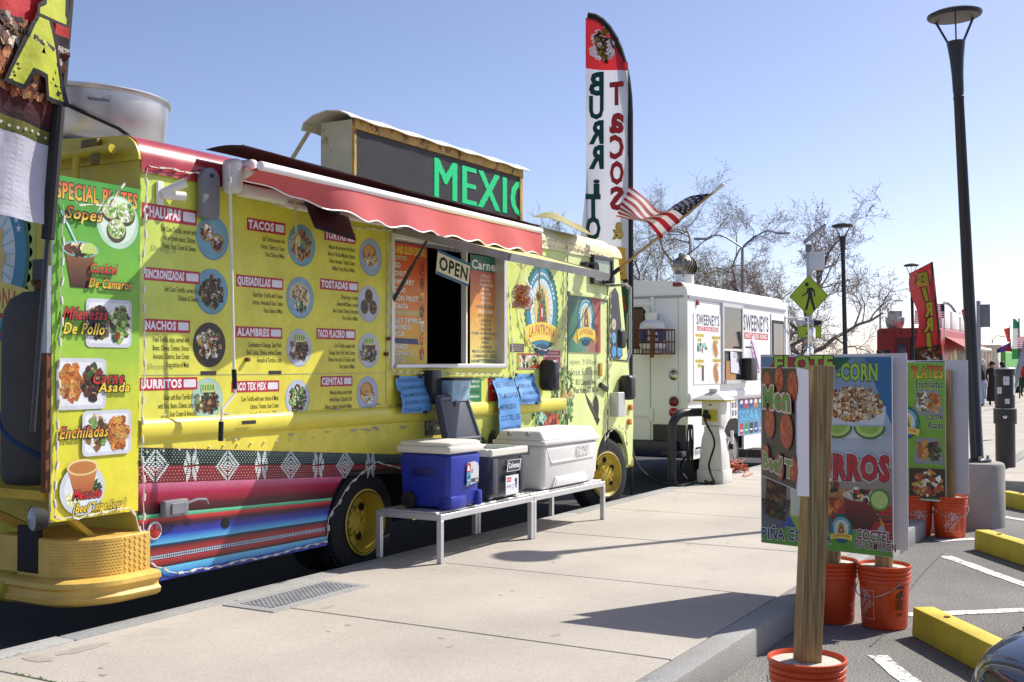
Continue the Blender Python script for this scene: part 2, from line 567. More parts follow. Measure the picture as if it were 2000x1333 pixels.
P_PAPER = print_mat('printed_paper', rough=.7, grime=.06)
P_CLOTH = print_mat('printed_cloth', rough=.75, grime=.08, bump=.25, translucent=.3)
P_SERAPE = print_mat('serape_vinyl', rough=.36, grime=.16, weave=.32)
# ================================================================== THE SETTING
rng = random.Random(7)
mat('asphalt_lot', hx('75726e'), .9, var=.32, scale=.8, bump=1.0, bscale=90, spots=hx('aaa69e'), spot_scale=60, spot_t=.60, grain=.5, gscale=85)
mat('asphalt_street', (.045, .045, .048), .9, var=.25, scale=2, bump=.6, bscale=120)
mat('ground_dirt', hx('6e6a58'), .95, var=.2, scale=.4)
mat('concrete', hx('b0a99e'), .88, var=.15, scale=.8, bump=.35, bscale=190, spots=hx('aaa398'), spot_scale=2.3, spot_t=.60, world_co=True, grain=.13, gscale=110)
mat('concrete_kerb', hx('979794'), .9, var=.14, scale=2.0, bump=.4, bscale=120, spots=hx('86857f'), spot_scale=9, spot_t=.62, world_co=True, grain=.2, gscale=90)
mat('concrete_joint', hx('4c4740'), .95, var=.3, scale=6, world_co=True)
mat('concrete_post', hx('98948d'), .9, var=.10, scale=5, bump=.4, bscale=90, spots=hx('6e6a62'), spot_scale=24, spot_t=.66)
mat('stain', hx('a09990'), .7, var=.12, scale=9, world_co=True)
mat('road_paint', hx('d8d6d0'), .7, var=.1, scale=9, spots=hx('86827c'), spot_scale=20, spot_t=.52)
mat('moss', hx('5a7a28'), .95, var=.4, scale=40)

b = MB(); b.poly([(-900, -900, -.06), (900, -900, -.06), (900, 900, -.06), (-900, 900, -.06)])
struct(b.build('ground', 'ground_dirt'))
b = MB(); b.poly([(-40, 5.0, 0), (200, 5.0, 0), (200, 19, 0), (-40, 19, 0)])
struct(b.build('street', 'asphalt_street'))
b = MB(); b.poly([(-40, -40, 0), (200, -40, 0), (200, 1.96, 0), (-40, 1.96, 0)])
lot = struct(b.build('parking_lot', 'asphalt_lot'))

SWZ = .15
b = MB(); b.box(-12, 120, 2.0, 4.9, .0, SWZ - .018)
b.box(19.0, 120, 4.85, 6.8, 0, SWZ - .019)
walk = struct(b.build('sidewalk', 'concrete_joint'))
JX = 1.72
for k in range(-6, 40):
    x0 = 3.42 + JX * k
    b = MB(); b.box(x0 + .006, x0 + JX - .006, 2.06, 4.84, .01, SWZ + rng.uniform(-.0006, .0006), bev=.004, seg=1)
    b.build('slab', 'concrete', walk)
for k in range(0, 26):
    x0 = 19.2 + 2.4 * k
    b = MB(); b.box(x0 + .008, x0 + 2.392, 4.86, 6.7, .01, SWZ - .002, bev=.004, seg=1)
    b.build('slab', 'concrete', walk)
for k in range(0, 5):                                   # the kerb extension at the crossing
    b = MB(); b.box(15.2 + 1.2 * k + .006, 15.2 + 1.2 * k + 1.194, -1.6, 1.885, .0, SWZ - .004, bev=.01, seg=1)
    b.build('slab', 'concrete', walk)
kerb1 = None
for side, y0, y1 in (('street', 4.85, 5.0), ('lot', 1.9, 2.05)):
    b = MB(); b.box(-12, 120, y0 + .01, y1 - .01, -.04, SWZ - .02)
    kerb = struct(b.build('kerb', 'concrete_joint'))
    L_ = 2.9
    for k in range(-4, 18):
        b = MB(); x0 = 1.1 + L_ * k
        b.box(x0 + .004, x0 + L_ - .004, y0, y1, -.04, SWZ + rng.uniform(-.001, .003) + .002, bev=.012, seg=2)
        b.build('kerbstone', 'concrete_kerb', kerb)
# utility cover let into the walk
gp = [at_z(436, 1184, SWZ), at_z(536, 1197, SWZ), at_z(716, 1144, SWZ), at_z(620, 1136, SWZ)]
gx0, gx1 = min(p.x for p in gp), max(p.x for p in gp); gy0, gy1 = min(p.y for p in gp), max(p.y for p in gp)
mat('cover_metal', hx('a9a9aa'), .6, .15, var=.2, scale=9, bump=.3, bscale=60)
cov = thing('utility_cover', 'grey patterned metal utility cover let into the sidewalk before the rear wheel', 'utility cover', ((gx0 + gx1) / 2, (gy0 + gy1) / 2, SWZ))
b = MB()
for a0, a1, c0, c1 in ((gx0, gx1, gy0, gy0 + .05), (gx0, gx1, gy1 - .05, gy1), (gx0, gx0 + .06, gy0 + .05, gy1 - .05), (gx1 - .06, gx1, gy0 + .05, gy1 - .05)):
    b.box(a0, a1, c0, c1, SWZ - .01, SWZ + .006, bev=.003, seg=1)
b.build('frame', 'concrete_kerb', cov)
b = MB(); b.box(gx0 + .065, gx1 - .065, gy0 + .055, gy1 - .055, SWZ - .01, SWZ + .004)
pl = b.build('plate', 'cover_metal', cov)
b = MB(); nx, ny = 44, 13
for i in range(nx):
    for j in range(ny):
        x = gx0 + .08 + (gx1 - gx0 - .16) * (i + .5) / nx; y = gy0 + .07 + (gy1 - gy0 - .14) * (j + .5) / ny
        s_ = 1 if (i + j) % 2 else -1
        b.bar((x - .009, y - .007 * s_, SWZ + .006), (x + .009, y + .007 * s_, SWZ + .006), .007, .006)
tag(b.build('tread', 'cover_metal', pl, sharp=20), kind='stuff')
def blotch(px, py, rx, ry, seed, z=SWZ + .0014, m='stain', name='stain'):
    r_ = random.Random(seed); c = at_z(px, py, z); pts = []
    for k in range(22):
        t = 2 * math.pi * k / 22; q = 1 + .35 * noise.noise(V3((math.cos(t) * 1.6 + seed, math.sin(t) * 1.6, 0)))
        pts.append((c.x + rx * q * math.cos(t), c.y + ry * q * math.sin(t), z))
    bb = MB(); bb.poly(pts)
    return bb.build(name, m, walk)
blotch(75, 1287, .05, .08, 1); blotch(160, 1267, .13, .05, 2)
blotch(640, 1186, .05, .02, 4); blotch(1085, 1240, .03, .02, 5); blotch(880, 1262, .03, .012, 6); blotch(1190, 1070, .03, .02, 8)
b = MB(); r_ = random.Random(40)
for k in range(45):                                    # old gum and grease spots
    x, y = r_.uniform(3.3, 13), r_.uniform(2.1, 4.8); q = r_.uniform(.006, .022); a = r_.uniform(0, 3)
    b.poly([(x + q * math.cos(a + t * .9) * r_.uniform(.7, 1.2), y + q * math.sin(a + t * .9) * r_.uniform(.7, 1.2), SWZ + .0012) for t in range(7)])
tag(b.build('gum_spots', mat('gum', hx('958e84'), .9, var=.2, world_co=True), walk), kind='stuff')
b = MB()                                                # hairline cracks
for (x, y, a, n_) in ((9.3, 4.2, 2.4, 8), (11.0, 2.6, 2.2, 9)):
    for k in range(n_):
        a += r_.gauss(0, .35); x2, y2 = x + .09 * math.cos(a), y + .09 * math.sin(a); nx, ny = -math.sin(a) * .0018, math.cos(a) * .0018
        if 2.08 < y2 < 4.8: b.poly([(x - nx, y - ny, SWZ + .0013), (x2 - nx, y2 - ny, SWZ + .0013), (x2 + nx, y2 + ny, SWZ + .0013), (x + nx, y + ny, SWZ + .0013)])
        x, y = x2, y2
tag(b.build('hairline_cracks', 'concrete_joint', walk), kind='stuff')
b = MB()
for k in range(240):
    x = 3.425 + rng.gauss(0, .008); y = rng.uniform(3.2, 4.6)
    b.bar((x, y, SWZ - .012), (x + rng.uniform(-.01, .01), y + rng.uniform(-.01, .01), SWZ + rng.uniform(.0, .006)), .004, .002)
tag(b.build('moss', 'moss', None), label='thin green moss growing in the wide sidewalk joint', cat='moss', kind='stuff')
# painted parking lines
def stripe(p0, p1, w):
    p0, p1 = V3(p0), V3(p1); d = (p1 - p0).normalized(); n = V3((-d.y, d.x, 0)) * w / 2
    bb = MB(); m = max(2, int((p1 - p0).length / .12)); r_ = random.Random(int(p0.x * 100))
    top = []; bot = []
    for k in range(m + 1):
        q = p0.lerp(p1, k / m)
        top.append(q + n * (1 + r_.uniform(-.16, .08))); bot.append(q - n * (1 + r_.uniform(-.16, .08)))
    for k in range(m):
        bb.poly([bot[k], bot[k + 1], top[k + 1], top[k]])
    return bb.build('parking_line', 'road_paint', lot)
for (a, c) in (((1712, 1280), (1835, 1375)), ((1846, 1086), (2060, 1163)), ((1770, 1201), (2040, 1190)), ((1830, 1057), (1905, 1052)), ((1935, 1005), (2040, 1023))):
    stripe(at_z(*a, .004), at_z(*c, .004), .11)
# crack in the asphalt
cr = [at_z(x, y, .005) for x, y in ((1842, 1080), (1818, 1103), (1795, 1128), (1772, 1158), (1730, 1235), (1700, 1262))]
b = MB()
for p, q in zip(cr[:-1], cr[1:]):
    d = (q - p).normalized(); n = V3((-d.y, d.x, 0)) * .006
    b.poly([p - n, q - n, q + n, p + n])
b.build('crack', mat('crack_fill', hx('5c5852'), .9, var=.3, scale=20), lot)

# ================================================================== THE YELLOW FOOD TRUCK
XR, XF, YB = 4.67, 11.62, 7.35
mat('truck_yellow', hx('c9b42c'), .42, var=.12, scale=4, spots=hx('8a6a2a'), spot_scale=14, spot_t=.68)
mat('truck_lime', hx('dbe69a'), .40, var=.06, scale=3, spots=hx('a3a568'), spot_scale=20, spot_t=.70)
mat('truck_cream', hx('e9dfae'), .42, var=.08, scale=3, spots=hx('a08a5a'), spot_scale=12, spot_t=.66)
mat('truck_red', hx('a52a30'), .3, var=.15, scale=5, spots=hx('d0a098'), spot_scale=22, spot_t=.69, coat=.3)
mat('step_yellow', hx('d6b056'), .5, var=.15, scale=6, bump=.25, bscale=22, spots=hx('5a4226'), spot_scale=13, spot_t=.655)
mat('roof_dull', hx('8d8a80'), .7, var=.2, scale=2)
mat('black_plastic', (.016, .016, .018), .45, var=.2, scale=8)
mat('black_rubber', (.014, .014, .014), .8, var=.3, scale=10, bump=.2, bscale=60)
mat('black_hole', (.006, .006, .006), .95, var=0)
mat('black_paint', (.02, .02, .024), .35, var=.2, scale=6)
mat('white_plastic', hx('e2e0d8'), .45, var=.06, scale=6)
mat('white_paint', hx('e4e4e0'), .4, var=.05, scale=3, spots=hx('b8b2a4'), spot_scale=10, spot_t=.70)
mat('grey_plastic', hx('7a7a80'), .6, var=.12, scale=8)
mat('aluminium', hx('cfcfd0'), .42, .55, var=.10, scale=20, stretch=(1, 1, 8))
mat('zinc', hx('a4a6a8'), .45, .7, var=.18, scale=8)
mat('steel', hx('b0b0b0'), .3, 1.0, var=.15, scale=9)
mat('rust', hx('6a4026'), .85, var=.4, scale=14, bump=.3, bscale=60)
mat('chrome', hx('d0d0d0'), .12, 1.0, var=.05)
mat('rim_yellow', hx('bda332'), .5, var=.18, scale=9, spots=hx('5a4526'), spot_scale=22, spot_t=.66)
mat('red_lens', hx('b01c1c'), .2, var=.1, coat=.5)
mat('amber_lens', hx('e0701c'), .25, var=.1, coat=.5)
mat('tape_black', (.018, .018, .02), .6, var=.2)
mat('cord_white', hx('d8d2c4'), .7, var=.15, scale=20)
mat('rope_tan', hx('c8b480'), .9, var=.25, scale=50, bump=.5, bscale=160)
mat('awning_red', hx('c65a5b'), .8, var=.14, scale=3, bump=.2, bscale=7)
mat('awning_white', hx('ececec'), .4, var=.05)
mat('awning_shaded', hx('1c1614'), .8, var=.25, scale=6, bump=.2, bscale=9)
mat('olive_sheet', hx('8c8448'), .7, var=.2, scale=5, spots=hx('c8b880'), spot_scale=5, spot_t=.6)
glass_mat('window_glass', (.62, .70, .68), .10)
mat('dark_glass', (.02, .022, .024), .08, var=0, spec=.8)

TR = thing('food_truck', 'yellow and lime food truck covered in menu pictures under a red awning', 'food truck', (8.2, 6.25, 0))
WZ0, WZ1, WX0, WX1 = 1.565, 2.57, 7.16, 8.92          # serving window
RAILZ = 2.75
# colours of the vinyl wrap along the side
def wrap(x, z):
    k = [(4.67, hx('c2d862')), (5.15, hx('d6d850')), (5.8, hx('ded744')), (7.3, hx('dbd648')), (8.9, hx('d4e06c')), (10.2, hx('d8e68a'))]
    for (a, ca), (b_, cb) in zip(k[:-1], k[1:]):
        if x <= b_:
            t = max(0, (x - a) / (b_ - a)); c = tuple(p + (q - p) * t for p, q in zip(ca, cb)); break
    else:
        c = k[-1][1]
    t = min(1, max(0, (1.9 - z) / 1.2)); y = hx('ecd84c')
    f = t * max(0, min(1, (9.0 - x) / 1.5))
    return tuple(p + (q - p) * f for p, q in zip(c, y))
pr = Print(wall_fn(YT), base=0)
def wrap_rect(x0, x1, z0, z1):
    nx = max(1, int((x1 - x0) / .3)); nz = max(1, int((z1 - z0) / .3))
    for i in range(nx):
        for j in range(nz):
            a0, a1 = x0 + (x1 - x0) * i / nx, x0 + (x1 - x0) * (i + 1) / nx
            c0, c1 = z0 + (z1 - z0) * j / nz, z0 + (z1 - z0) * (j + 1) / nz
            pr.quadc(a0, c0, a1, c1, wrap(a0, c0), wrap(a1, c0), wrap(a1, c1), wrap(a0, c1), lift=0)
XD = 10.1
wrap_rect(XR, WX0, .875, RAILZ); wrap_rect(WX0, 7.45, .875, WZ0); wrap_rect(7.45, WX1, .95, WZ0); wrap_rect(WX0, WX1, WZ1, RAILZ); wrap_rect(WX1, XD, .95, RAILZ)
wrap_rect(7.45, XD, .34, .95)
pr.build('side_wall', P_VINYL, TR)
# shell behind the skin: back side, floor, front; interior is real and unlit
b = MB()
b.box(XR, XF - .3, YB - .05, YB, .36, 2.8)
b.box(XR + .02, XF - .3, YT + .6, YB - .06, .50, .60)
b.box(XR + .04, WX0 - .02, YT + .012, YT + .05, .95, 2.75)
b.box(WX0 - .02, WX1 + .02, YT + .012, YT + .05, .95, WZ0 - .02); b.box(7.45, WX1 + .02, YT + .012, YT + .05, .4, .949)
b.box(WX0 - .02, WX1 + .02, YT + .012, YT + .05, WZ1 + .02, 2.75)
b.box(WX1 + .02, XD, YT + .012, YT + .05, .5, 2.75)
b.build('body_shell', 'truck_yellow', TR)
mat('interior', hx('2e3034'), .6, var=.3, scale=3)
b = MB(); b.box(6.4, 11.1, 6.6, 6.66, .6, 2.7)                                    # inner partition with shelves
b.box(7.4, 9.4, 6.28, 6.6, 1.92, 1.95); b.box(7.4, 9.4, 6.28, 6.6, 1.5, 1.53)
b.box(7.2, 9.6, YT + .06, YT + .45, 1.42, 1.47)
b.build('galley', 'interior', TR)
b = MB(); b.mi = 0
for k, (x, z, w, h) in enumerate(((7.6, 1.95, .16, .3), (7.9, 1.95, .12, .22), (8.3, 1.95, .3, .26), (8.8, 1.95, .2, .3), (7.7, 1.53, .3, .2), (8.5, 1.53, .25, .28))):
    b.box(x, x + w, 6.32, 6.52, z + .002, z + h, bev=.01, seg=1)
b.build('shelf_goods', mat('goods', hx('9a8a6a'), .6, var=.6, scale=5), TR)
# rear wall, yellow, with its own emblem and lettering
b = MB(); b.box(XR, XR + .04, YT + .003, YB, .5, 2.76)
b.build('rear_wall', 'truck_yellow', TR)
# roof: crowned sheet with rounded eaves
def roof_prof(y0, y1, inset=0.0):
    pts = []
    for k in range(9):
        t = R(90 * k / 8); pts.append((y0 + .15 - .15 * math.cos(t), RAILZ + .15 * math.sin(t)))
    pts.append(((y0 + y1) / 2, RAILZ + .21))
    for k in range(8, -1, -1):
        t = R(90 * k / 8); pts.append((y1 - .15 + .15 * math.cos(t), RAILZ + .15 * math.sin(t)))
    return pts
def eave(x0, x1, name, m, lift=0.0):
    bb = MB(); pts = []
    for k in range(11):
        t = R(-12 + 112 * k / 10); q = .15 + lift
        pts.append((YT + .15 - q * math.cos(t), RAILZ + q * math.sin(t)))
    pts = [(YT - lift - .004, RAILZ - .07)] + pts
    bb.grid(lambda u, v: (x0 + (x1 - x0) * u, pts[int(round(v * (len(pts) - 1)))][0], pts[int(round(v * (len(pts) - 1)))][1]), 12, len(pts) - 1)
    return bb.build(name, m, TR)
b = MB(); pts = roof_prof(YT + .01, YB)
b.prism(pts, lambda u, v, d: V3((d, u, v)), XR + .01, XF - .42)
b.build('roof', 'roof_dull', TR)
eave(XR, 9.25, 'roof_eave', 'truck_red', .012)
eave(9.253, XF - .45, 'roof_eave', 'truck_cream', .012)
b = MB()                                                                      # eave end over the rear wall
b.prism([(y, z) for y, z in roof_prof(YT - .01, YB)] , lambda u, v, d: V3((d, u, v)), XR - .02, XR + .012)
b.build('rear_eave', 'truck_yellow', TR)
b = MB()
for k in range(46):
    x = XR + .05 + k * .1
    b.sphere((x, YT - .018, RAILZ - .035), .009, 6, 4)
tag(b.build('rivets', 'truck_red', TR), kind='stuff')
b = MB()
for k in range(20):
    b.sphere((9.3 + k * .09, YT - .018, RAILZ - .035), .008, 6, 4)
    b.sphere((XR + .06 + k * .125, YT - .006, 1.05), .008, 6, 4)
tag(b.build('rivets', 'truck_cream', TR), kind='stuff')
# belt rail
b = MB(); pts = [(YT + .01, 1.245), (YT - .008, 1.24), (YT - .026, 1.215), (YT - .030, 1.18), (YT - .024, 1.14), (YT - .006, 1.115), (YT + .01, 1.11)]
b.prism(pts, lambda u, v, d: V3((d, u, v)), XR + .002, 10.06)
b.build('belt_rail', mat('belt_yellow', hx('e0d24e'), .36, var=.10, scale=4, spots=hx('9a8a58'), spot_scale=11, spot_t=.66), TR, sharp=60)
# torn vinyl edge along the belt
b = MB(); r_ = random.Random(3)
for k in range(38):
    x = XR + .1 + r_.random() * 3.6; z = r_.choice((1.255, 1.085, 1.248)) + r_.uniform(-.01, .012); w = r_.uniform(.03, .12)
    b.poly([(x, YT - .006, z), (x + w * .5, YT - .012, z - r_.uniform(.004, .018)), (x + w, YT - .006, z + r_.uniform(-.004, .004)), (x + w * .4, YT - .006, z + .005)])
tag(b.build('peeling_vinyl', mat('bare_grey', hx('a9a48e'), .7, var=.3, scale=20), TR), kind='stuff')

# striped serape skirt with the wheel arch cut out
ARX, ARZ, ARR = 6.88, .37, .50
def sz(x, s): return .285 + ((1.085 - .083 * (x - XR)) - .285) * s
def arch_x(z):
    d = ARR ** 2 - (z - ARZ) ** 2
    return (ARX - math.sqrt(d)) if (d > 0) else None
pr = Print(wall_fn(YT), base=.002)
c_ = hx
ser = [(1.0, .995, c_('c8a070'), c_('d8b060')), (.995, .865, c_('16211c'), c_('1c2a24')), (.865, .735, c_('721620'), c_('861a24')), (.735, .655, c_('a81c46'), c_('c87490')), (.655, .60, c_('8a162c'), c_('a81c46')),
       (.60, .555, c_('481218'), c_('8a162c')), (.555, .505, c_('221416'), c_('54141c')), (.505, .475, c_('1f9a6a'), c_('7ad0a0')), (.475, .44, c_('a01e26'), c_('d04040')), (.44, .405, c_('241630'), c_('6a1a30')),
       (.405, .34, c_('2a3ca8'), c_('2c1c60')), (.34, .275, c_('58b4d8'), c_('2a50b8')), (.275, .252, c_('14202c'), c_('2a4060')), (.252, .20, c_('a83236'), c_('6a161e')), (.20, .160, c_('161a30'), c_('161a30')),
       (.160, .118, c_('761820'), c_('b03438')), (.118, .10, c_('14202c'), c_('5a1820')), (.10, .045, c_('3a8ac8'), c_('6ac0e0')), (.045, 0, c_('3038a0'), c_('3060b8'))]
for s1, s0, cb, ct in ser:
    n = max(1, int((s1 - s0) / .025)); pr.lift += .00001
    for k in range(n):
        a, c2 = s0 + (s1 - s0) * k / n, s0 + (s1 - s0) * (k + 1) / n
        ca = tuple(p + (q - p) * k / n for p, q in zip(cb, ct)); cc = tuple(p + (q - p) * (k + 1) / n for p, q in zip(cb, ct))
        xa = arch_x(sz(6.4, a)) or 7.42; xc = arch_x(sz(6.4, c2)) or 7.42
        if sz(6.5, a) > .80: xa = xc = 7.42
        pr.poly([(XR, sz(XR, a)), (xa, sz(xa, a)), (xc, sz(xc, c2)), (XR, sz(XR, c2))], [ca, ca, cc, cc], lift=.002)
pr.lift = .0026
wv = hx('d8e8e4')
def dash(u, v, w, h): pr.rect(u - w / 2, v - h / 2, u + w / 2, v + h / 2, wv, lift=.0034)
for k, px in enumerate((303, 373, 444, 510, 567, 621, 673, 723)):
    cx = at_y(px, 907, YT).x; cz = sz(cx, .862)
    rows = 17
    for j in range(rows):
        dz = (j - 8) * .0112
        if k % 2 == 0:                                  # stepped diamond rings
            for rad in (.095, .062, .03):
                w = rad - abs(dz) * 1.0
                if w > 0:
                    dash(cx - w, cz + dz, .020, .0075); dash(cx + w, cz + dz, .020, .0075)
            if j == 8: dash(cx, cz, .02, .008)
        else:                                           # eight-petal star
            a = abs(dz)
            for sg in (-1, 1):
                if a > .008:
                    m_ = .012 + .25 * a; wd = .028 * math.sin(math.pi * min(1, (a - .004) / .092)) + .004
                    dash(cx + sg * m_, cz + dz, wd, .0075)
                if a < .05 and a > .003:
                    m2 = .05 + .0 * a; dash(cx + sg * (m2 - .1 * (.05 - a)), cz + dz * .9, max(.008, .04 * (1 - a / .055)), .0075)
for j, s in enumerate((.98, .965, .95, .93, .91, .89, .85, .825, .80, .775, .755)):
    n = 105
    for i in range(n):
        x = XR + .01 + (i + .5 * (j % 2)) * .0262
        if x < 7.38: pr.rect(x - .0035, sz(x, s) - .003, x + .0035, sz(x, s) + .003, hx('a8c8c0') if s > .865 else hx('d0a8a0'), lift=.003)
for j, s in enumerate((.190, .172)):
    for i in range(120):
        x = XR + .01 + (i + .0 * j) * .0150
        if x < 6.36: pr.rect(x - .0045, sz(x, s) - .005, x + .0045, sz(x, s) + .005, hx('c8d0e0'), lift=.003)
pr.build('serape_skirt', P_SERAPE, TR)
# wheel housings, floor pan
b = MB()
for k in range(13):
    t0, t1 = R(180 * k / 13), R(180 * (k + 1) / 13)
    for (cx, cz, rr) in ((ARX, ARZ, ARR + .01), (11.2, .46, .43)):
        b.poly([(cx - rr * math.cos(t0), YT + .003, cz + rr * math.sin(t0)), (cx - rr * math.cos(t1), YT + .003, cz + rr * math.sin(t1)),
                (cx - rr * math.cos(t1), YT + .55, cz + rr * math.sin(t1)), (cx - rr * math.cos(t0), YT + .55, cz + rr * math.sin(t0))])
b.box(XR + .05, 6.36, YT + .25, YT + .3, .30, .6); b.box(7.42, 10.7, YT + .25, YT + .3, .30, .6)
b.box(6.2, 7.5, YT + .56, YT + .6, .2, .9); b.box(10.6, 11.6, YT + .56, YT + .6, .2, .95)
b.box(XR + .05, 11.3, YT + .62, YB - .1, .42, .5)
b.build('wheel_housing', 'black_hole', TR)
mat('tyre', (.016, .016, .017), .85, var=.25, scale=14, bump=.2, bscale=40)
def wheel(cx, cy, cz, rot, dual, parent, rimmat='rim_yellow', rad=.39, rimr=.235, outward=-1):
    M = Matrix.Rotation(rot, 3, 'Z'); c = V3((cx, cy, cz)); w = .21
    o = outward
    bb = MB()
    prof = [(rimr - .01, o * .02), (rimr + .01, o * .0), (rimr + .05, o * -.008), (rad - .05, o * .0), (rad - .012, -o * .02), (rad, -o * .05), (rad, -o * (w - .05)), (rad - .03, -o * (w - .02)), (rimr, -o * w)]
    bb.lathe(prof, c, 'Y', 40, M=M)
    if dual:
        bb.lathe([(r, h - o * .26) for r, h in prof], c, 'Y', 32, M=M)
    for k in range(48):                                     # tread blocks
        t = 2 * math.pi * k / 48
        for yy in (-.06, -.11, -.16):
            p = c + M @ V3((math.cos(t) * (rad + .002), o * yy, math.sin(t) * (rad + .002)))
            q = c + M @ V3((math.cos(t + .07) * (rad + .002), o * (yy + .018), math.sin(t + .07) * (rad + .002)))
            bb.bar(p, q, .03, .012, up=(p - c))
    wh = bb.build('wheel', 'tyre', parent, sharp=40)
    bb = MB()
    d = .13 if dual else .035
    bb.lathe([(rimr + .012, o * .012), (rimr, o * .018), (rimr - .018, 0), (rimr - .03, -o * d * .5), (rimr - .04, -o * d), (.12, -o * (d + .01)), (.10, -o * (d - .03)), (.055, -o * (d - .045)), (.001, -o * (d - .045))], c, 'Y', 40, M=M)
    bb.build('rim', rimmat, wh, sharp=40)
    bb = MB()
    for k in range(8):
        t = 2 * math.pi * k / 8
        for h0, h1, rr in ((-d, -d + .03, .014),):
            p = c + M @ V3((math.cos(t) * .082, o * (h0 + .018), math.sin(t) * .082)); q = c + M @ V3((math.cos(t) * .082, o * (h1 + .03), math.sin(t) * .082))
            bb.cyl(p, q, rr, n=6)
    bb.build('lug_nuts', rimmat, wh)
    for k in range(4 if dual else 6):
        bb = MB()
        t = 2 * math.pi * (k + .4) / (4 if dual else 6)
        p = V3((math.cos(t) * .155, 0, math.sin(t) * .155)); 
        ring = []
        for i in range(14):
            a = 2 * math.pi * i / 14
            ring.append(c + M @ (p + V3((math.cos(a) * .032, o * (-d + .004 + (.004 if dual else 0)), math.sin(a) * .032))))
        bb.poly(ring)
        bb.build('rim_hole', 'black_hole', wh, fix=False)
    return wh
wheel(ARX, YT + .04, .39, 0, True, TR)
wheel(11.04, YT + .0, .40, R(-14), False, TR)

# ---------------------------------------------------------------- menu on the side
W_ = lambda px, py: at_y(px, py, YT)
def menu_entry(title, xl, xr, pm, hpx, lines, lsp=24.0):
    c = W_(*pm); x0, x1 = W_(xl, pm[1]).x, W_(xr, pm[1]).x
    sc = FPX / (_F.dot(V3((c.x, c.y, 0)))); h = hpx / sc
    p = Print(wall_fn(YT), base=.0012)
    z0 = c.z - h / 2
    p.rect(x0, z0, x1, z0 + h, hx('b32a38'))
    bw = .10 if x1 - x0 > .4 else .085
    p.rrect(x1 - bw - .012, z0 + h * .2, x1 - .012, z0 + h * .82, .008, hx('e6e2ea'))
    p.text(title, x0 + .012, z0 + h * .2, h * .62, hx('eee8ee'), w=(x1 - x0 - bw - .04), bold=.045)
    th = .031
    for k, s in enumerate(lines):
        p.text(s, x1 - .006 if len(lines) else 0, z0 - .058 - k * .050, th, hx('332e10'), align='r', bold=.010, xs=.44)
    p.build('menu_entry', P_VINYL, TR)
def food_photo(px, py, rpx, plate, kind, seed, style='pile', parent=None, fn=None, name='food_photo', r=None, uv=None, mtl=None, dish=True):
    r_ = random.Random(seed)
    if uv is None:
        c = W_(px, py); sc = FPX / (_F.dot(V3((c.x, c.y, 0)))); r = rpx / sc; u, v = c.x, c.z
        p = Print(wall_fn(YT), base=.0011)
    else:
        p = fn; u, v = uv
    cols = FOOD[kind]
    if dish:
        p.ell(u, v, r, r, tuple(x * .75 for x in plate)); p.ell(u, v + r * .03, r * .96, r * .95, plate)
        p.ell(u, v, r * .72, r * .70, tuple(min(1, x * 1.08) for x in plate))
    if style == 'pile':
        p.blobs(r_, u, v, r * .70, r * .64, cols, 90, r * .15)
        p.blobs(r_, u, v + r * .1, r * .5, r * .45, cols, 110, r * .07)
        p.blobs(r_, u, v, r * .6, r * .55, [hx('e8e4d0'), hx('f4f0e0')], 16, r * .06, asp=.4)
    elif style == 'two':
        for du, dv in ((-.36, .2), (.3, -.2)):
            p.ell(u + du * r, v + dv * r, r * .42, r * .42, hx('8a6a3a')); p.ell(u + du * r, v + dv * r, r * .38, r * .38, hx('b08a50'))
            p.blobs(r_, u + du * r, v + dv * r, r * .30, r * .30, cols, 40, r * .09)
    elif style == 'three':
        for du, dv in ((0, .42), (-.38, -.18), (.38, -.18)):
            p.ell(u + du * r, v + dv * r, r * .36, r * .4, hx('7a5a30')); p.ell(u + du * r, v + dv * r, r * .28, r * .32, hx('3a2a18'))
            p.blobs(r_, u + du * r, v + dv * r, r * .22, r * .26, cols, 22, r * .085, asp=.6)
    elif style == 'ring':
        for k in range(6):
            t = 2 * math.pi * k / 6 + .4
            p.ell(u + .48 * r * math.cos(t), v + .48 * r * math.sin(t), r * .3, r * .3, hx('b0803c'))
            p.blobs(r_, u + .48 * r * math.cos(t), v + .48 * r * math.sin(t), r * .2, r * .2, cols, 16, r * .09)
        p.blobs(r_, u, v, r * .25, r * .3, FOOD['green'], 16, r * .1)
    elif style == 'fold':
        p.ell(u - r * .08, v + r * .12, r * .68, r * .6, hx('c8b890'), a0=20, a1=200); p.ell(u + r * .12, v, r * .6, r * .58, hx('d8c8a0'), a0=-60, a1=150)
        p.blobs(r_, u, v + r * .12, r * .58, r * .42, [hx('a07a48'), hx('6a4a28'), hx('d8ccaa'), hx('8a6a40')], 70, r * .075)
        p.blobs(r_, u, v - r * .42, r * .4, r * .2, FOOD['green'] + [hx('e0dcc8')], 24, r * .11)
    elif style == 'split':
        p.blobs(r_, u + r * .12, v - r * .12, r * .58, r * .52, FOOD['dark'], 120, r * .11)
        for k in range(5):
            p.ell(u - r * .3 + k * r * .16, v + r * .52, r * .13, r * .22, hx('cfd890')); p.ell(u - r * .3 + k * r * .16, v + r * .54, r * .08, r * .15, hx('6a9a3a'))
        p.blobs(r_, u - r * .5, v - r * .1, r * .2, r * .45, FOOD['white'], 22, r * .13)
    elif style == 'bun':
        p.ell(u - r * .1, v + r * .12, r * .62, r * .55, hx('a8702e')); p.ell(u - r * .16, v + r * .3, r * .42, r * .3, hx('cf9a52'))
        p.blobs(r_, u + r * .05, v - r * .15, r * .55, r * .3, cols, 40, r * .12); p.blobs(r_, u, v - r * .2, r * .5, r * .3, [hx('e8e4d0'), hx('c8d8a8')], 26, r * .09, asp=.4)
    if uv is None:
        p.build(name, mtl or P_VINYL, parent or TR)
BLUE, PALE = hx('6ea3b4'), hx('b8c0d0')
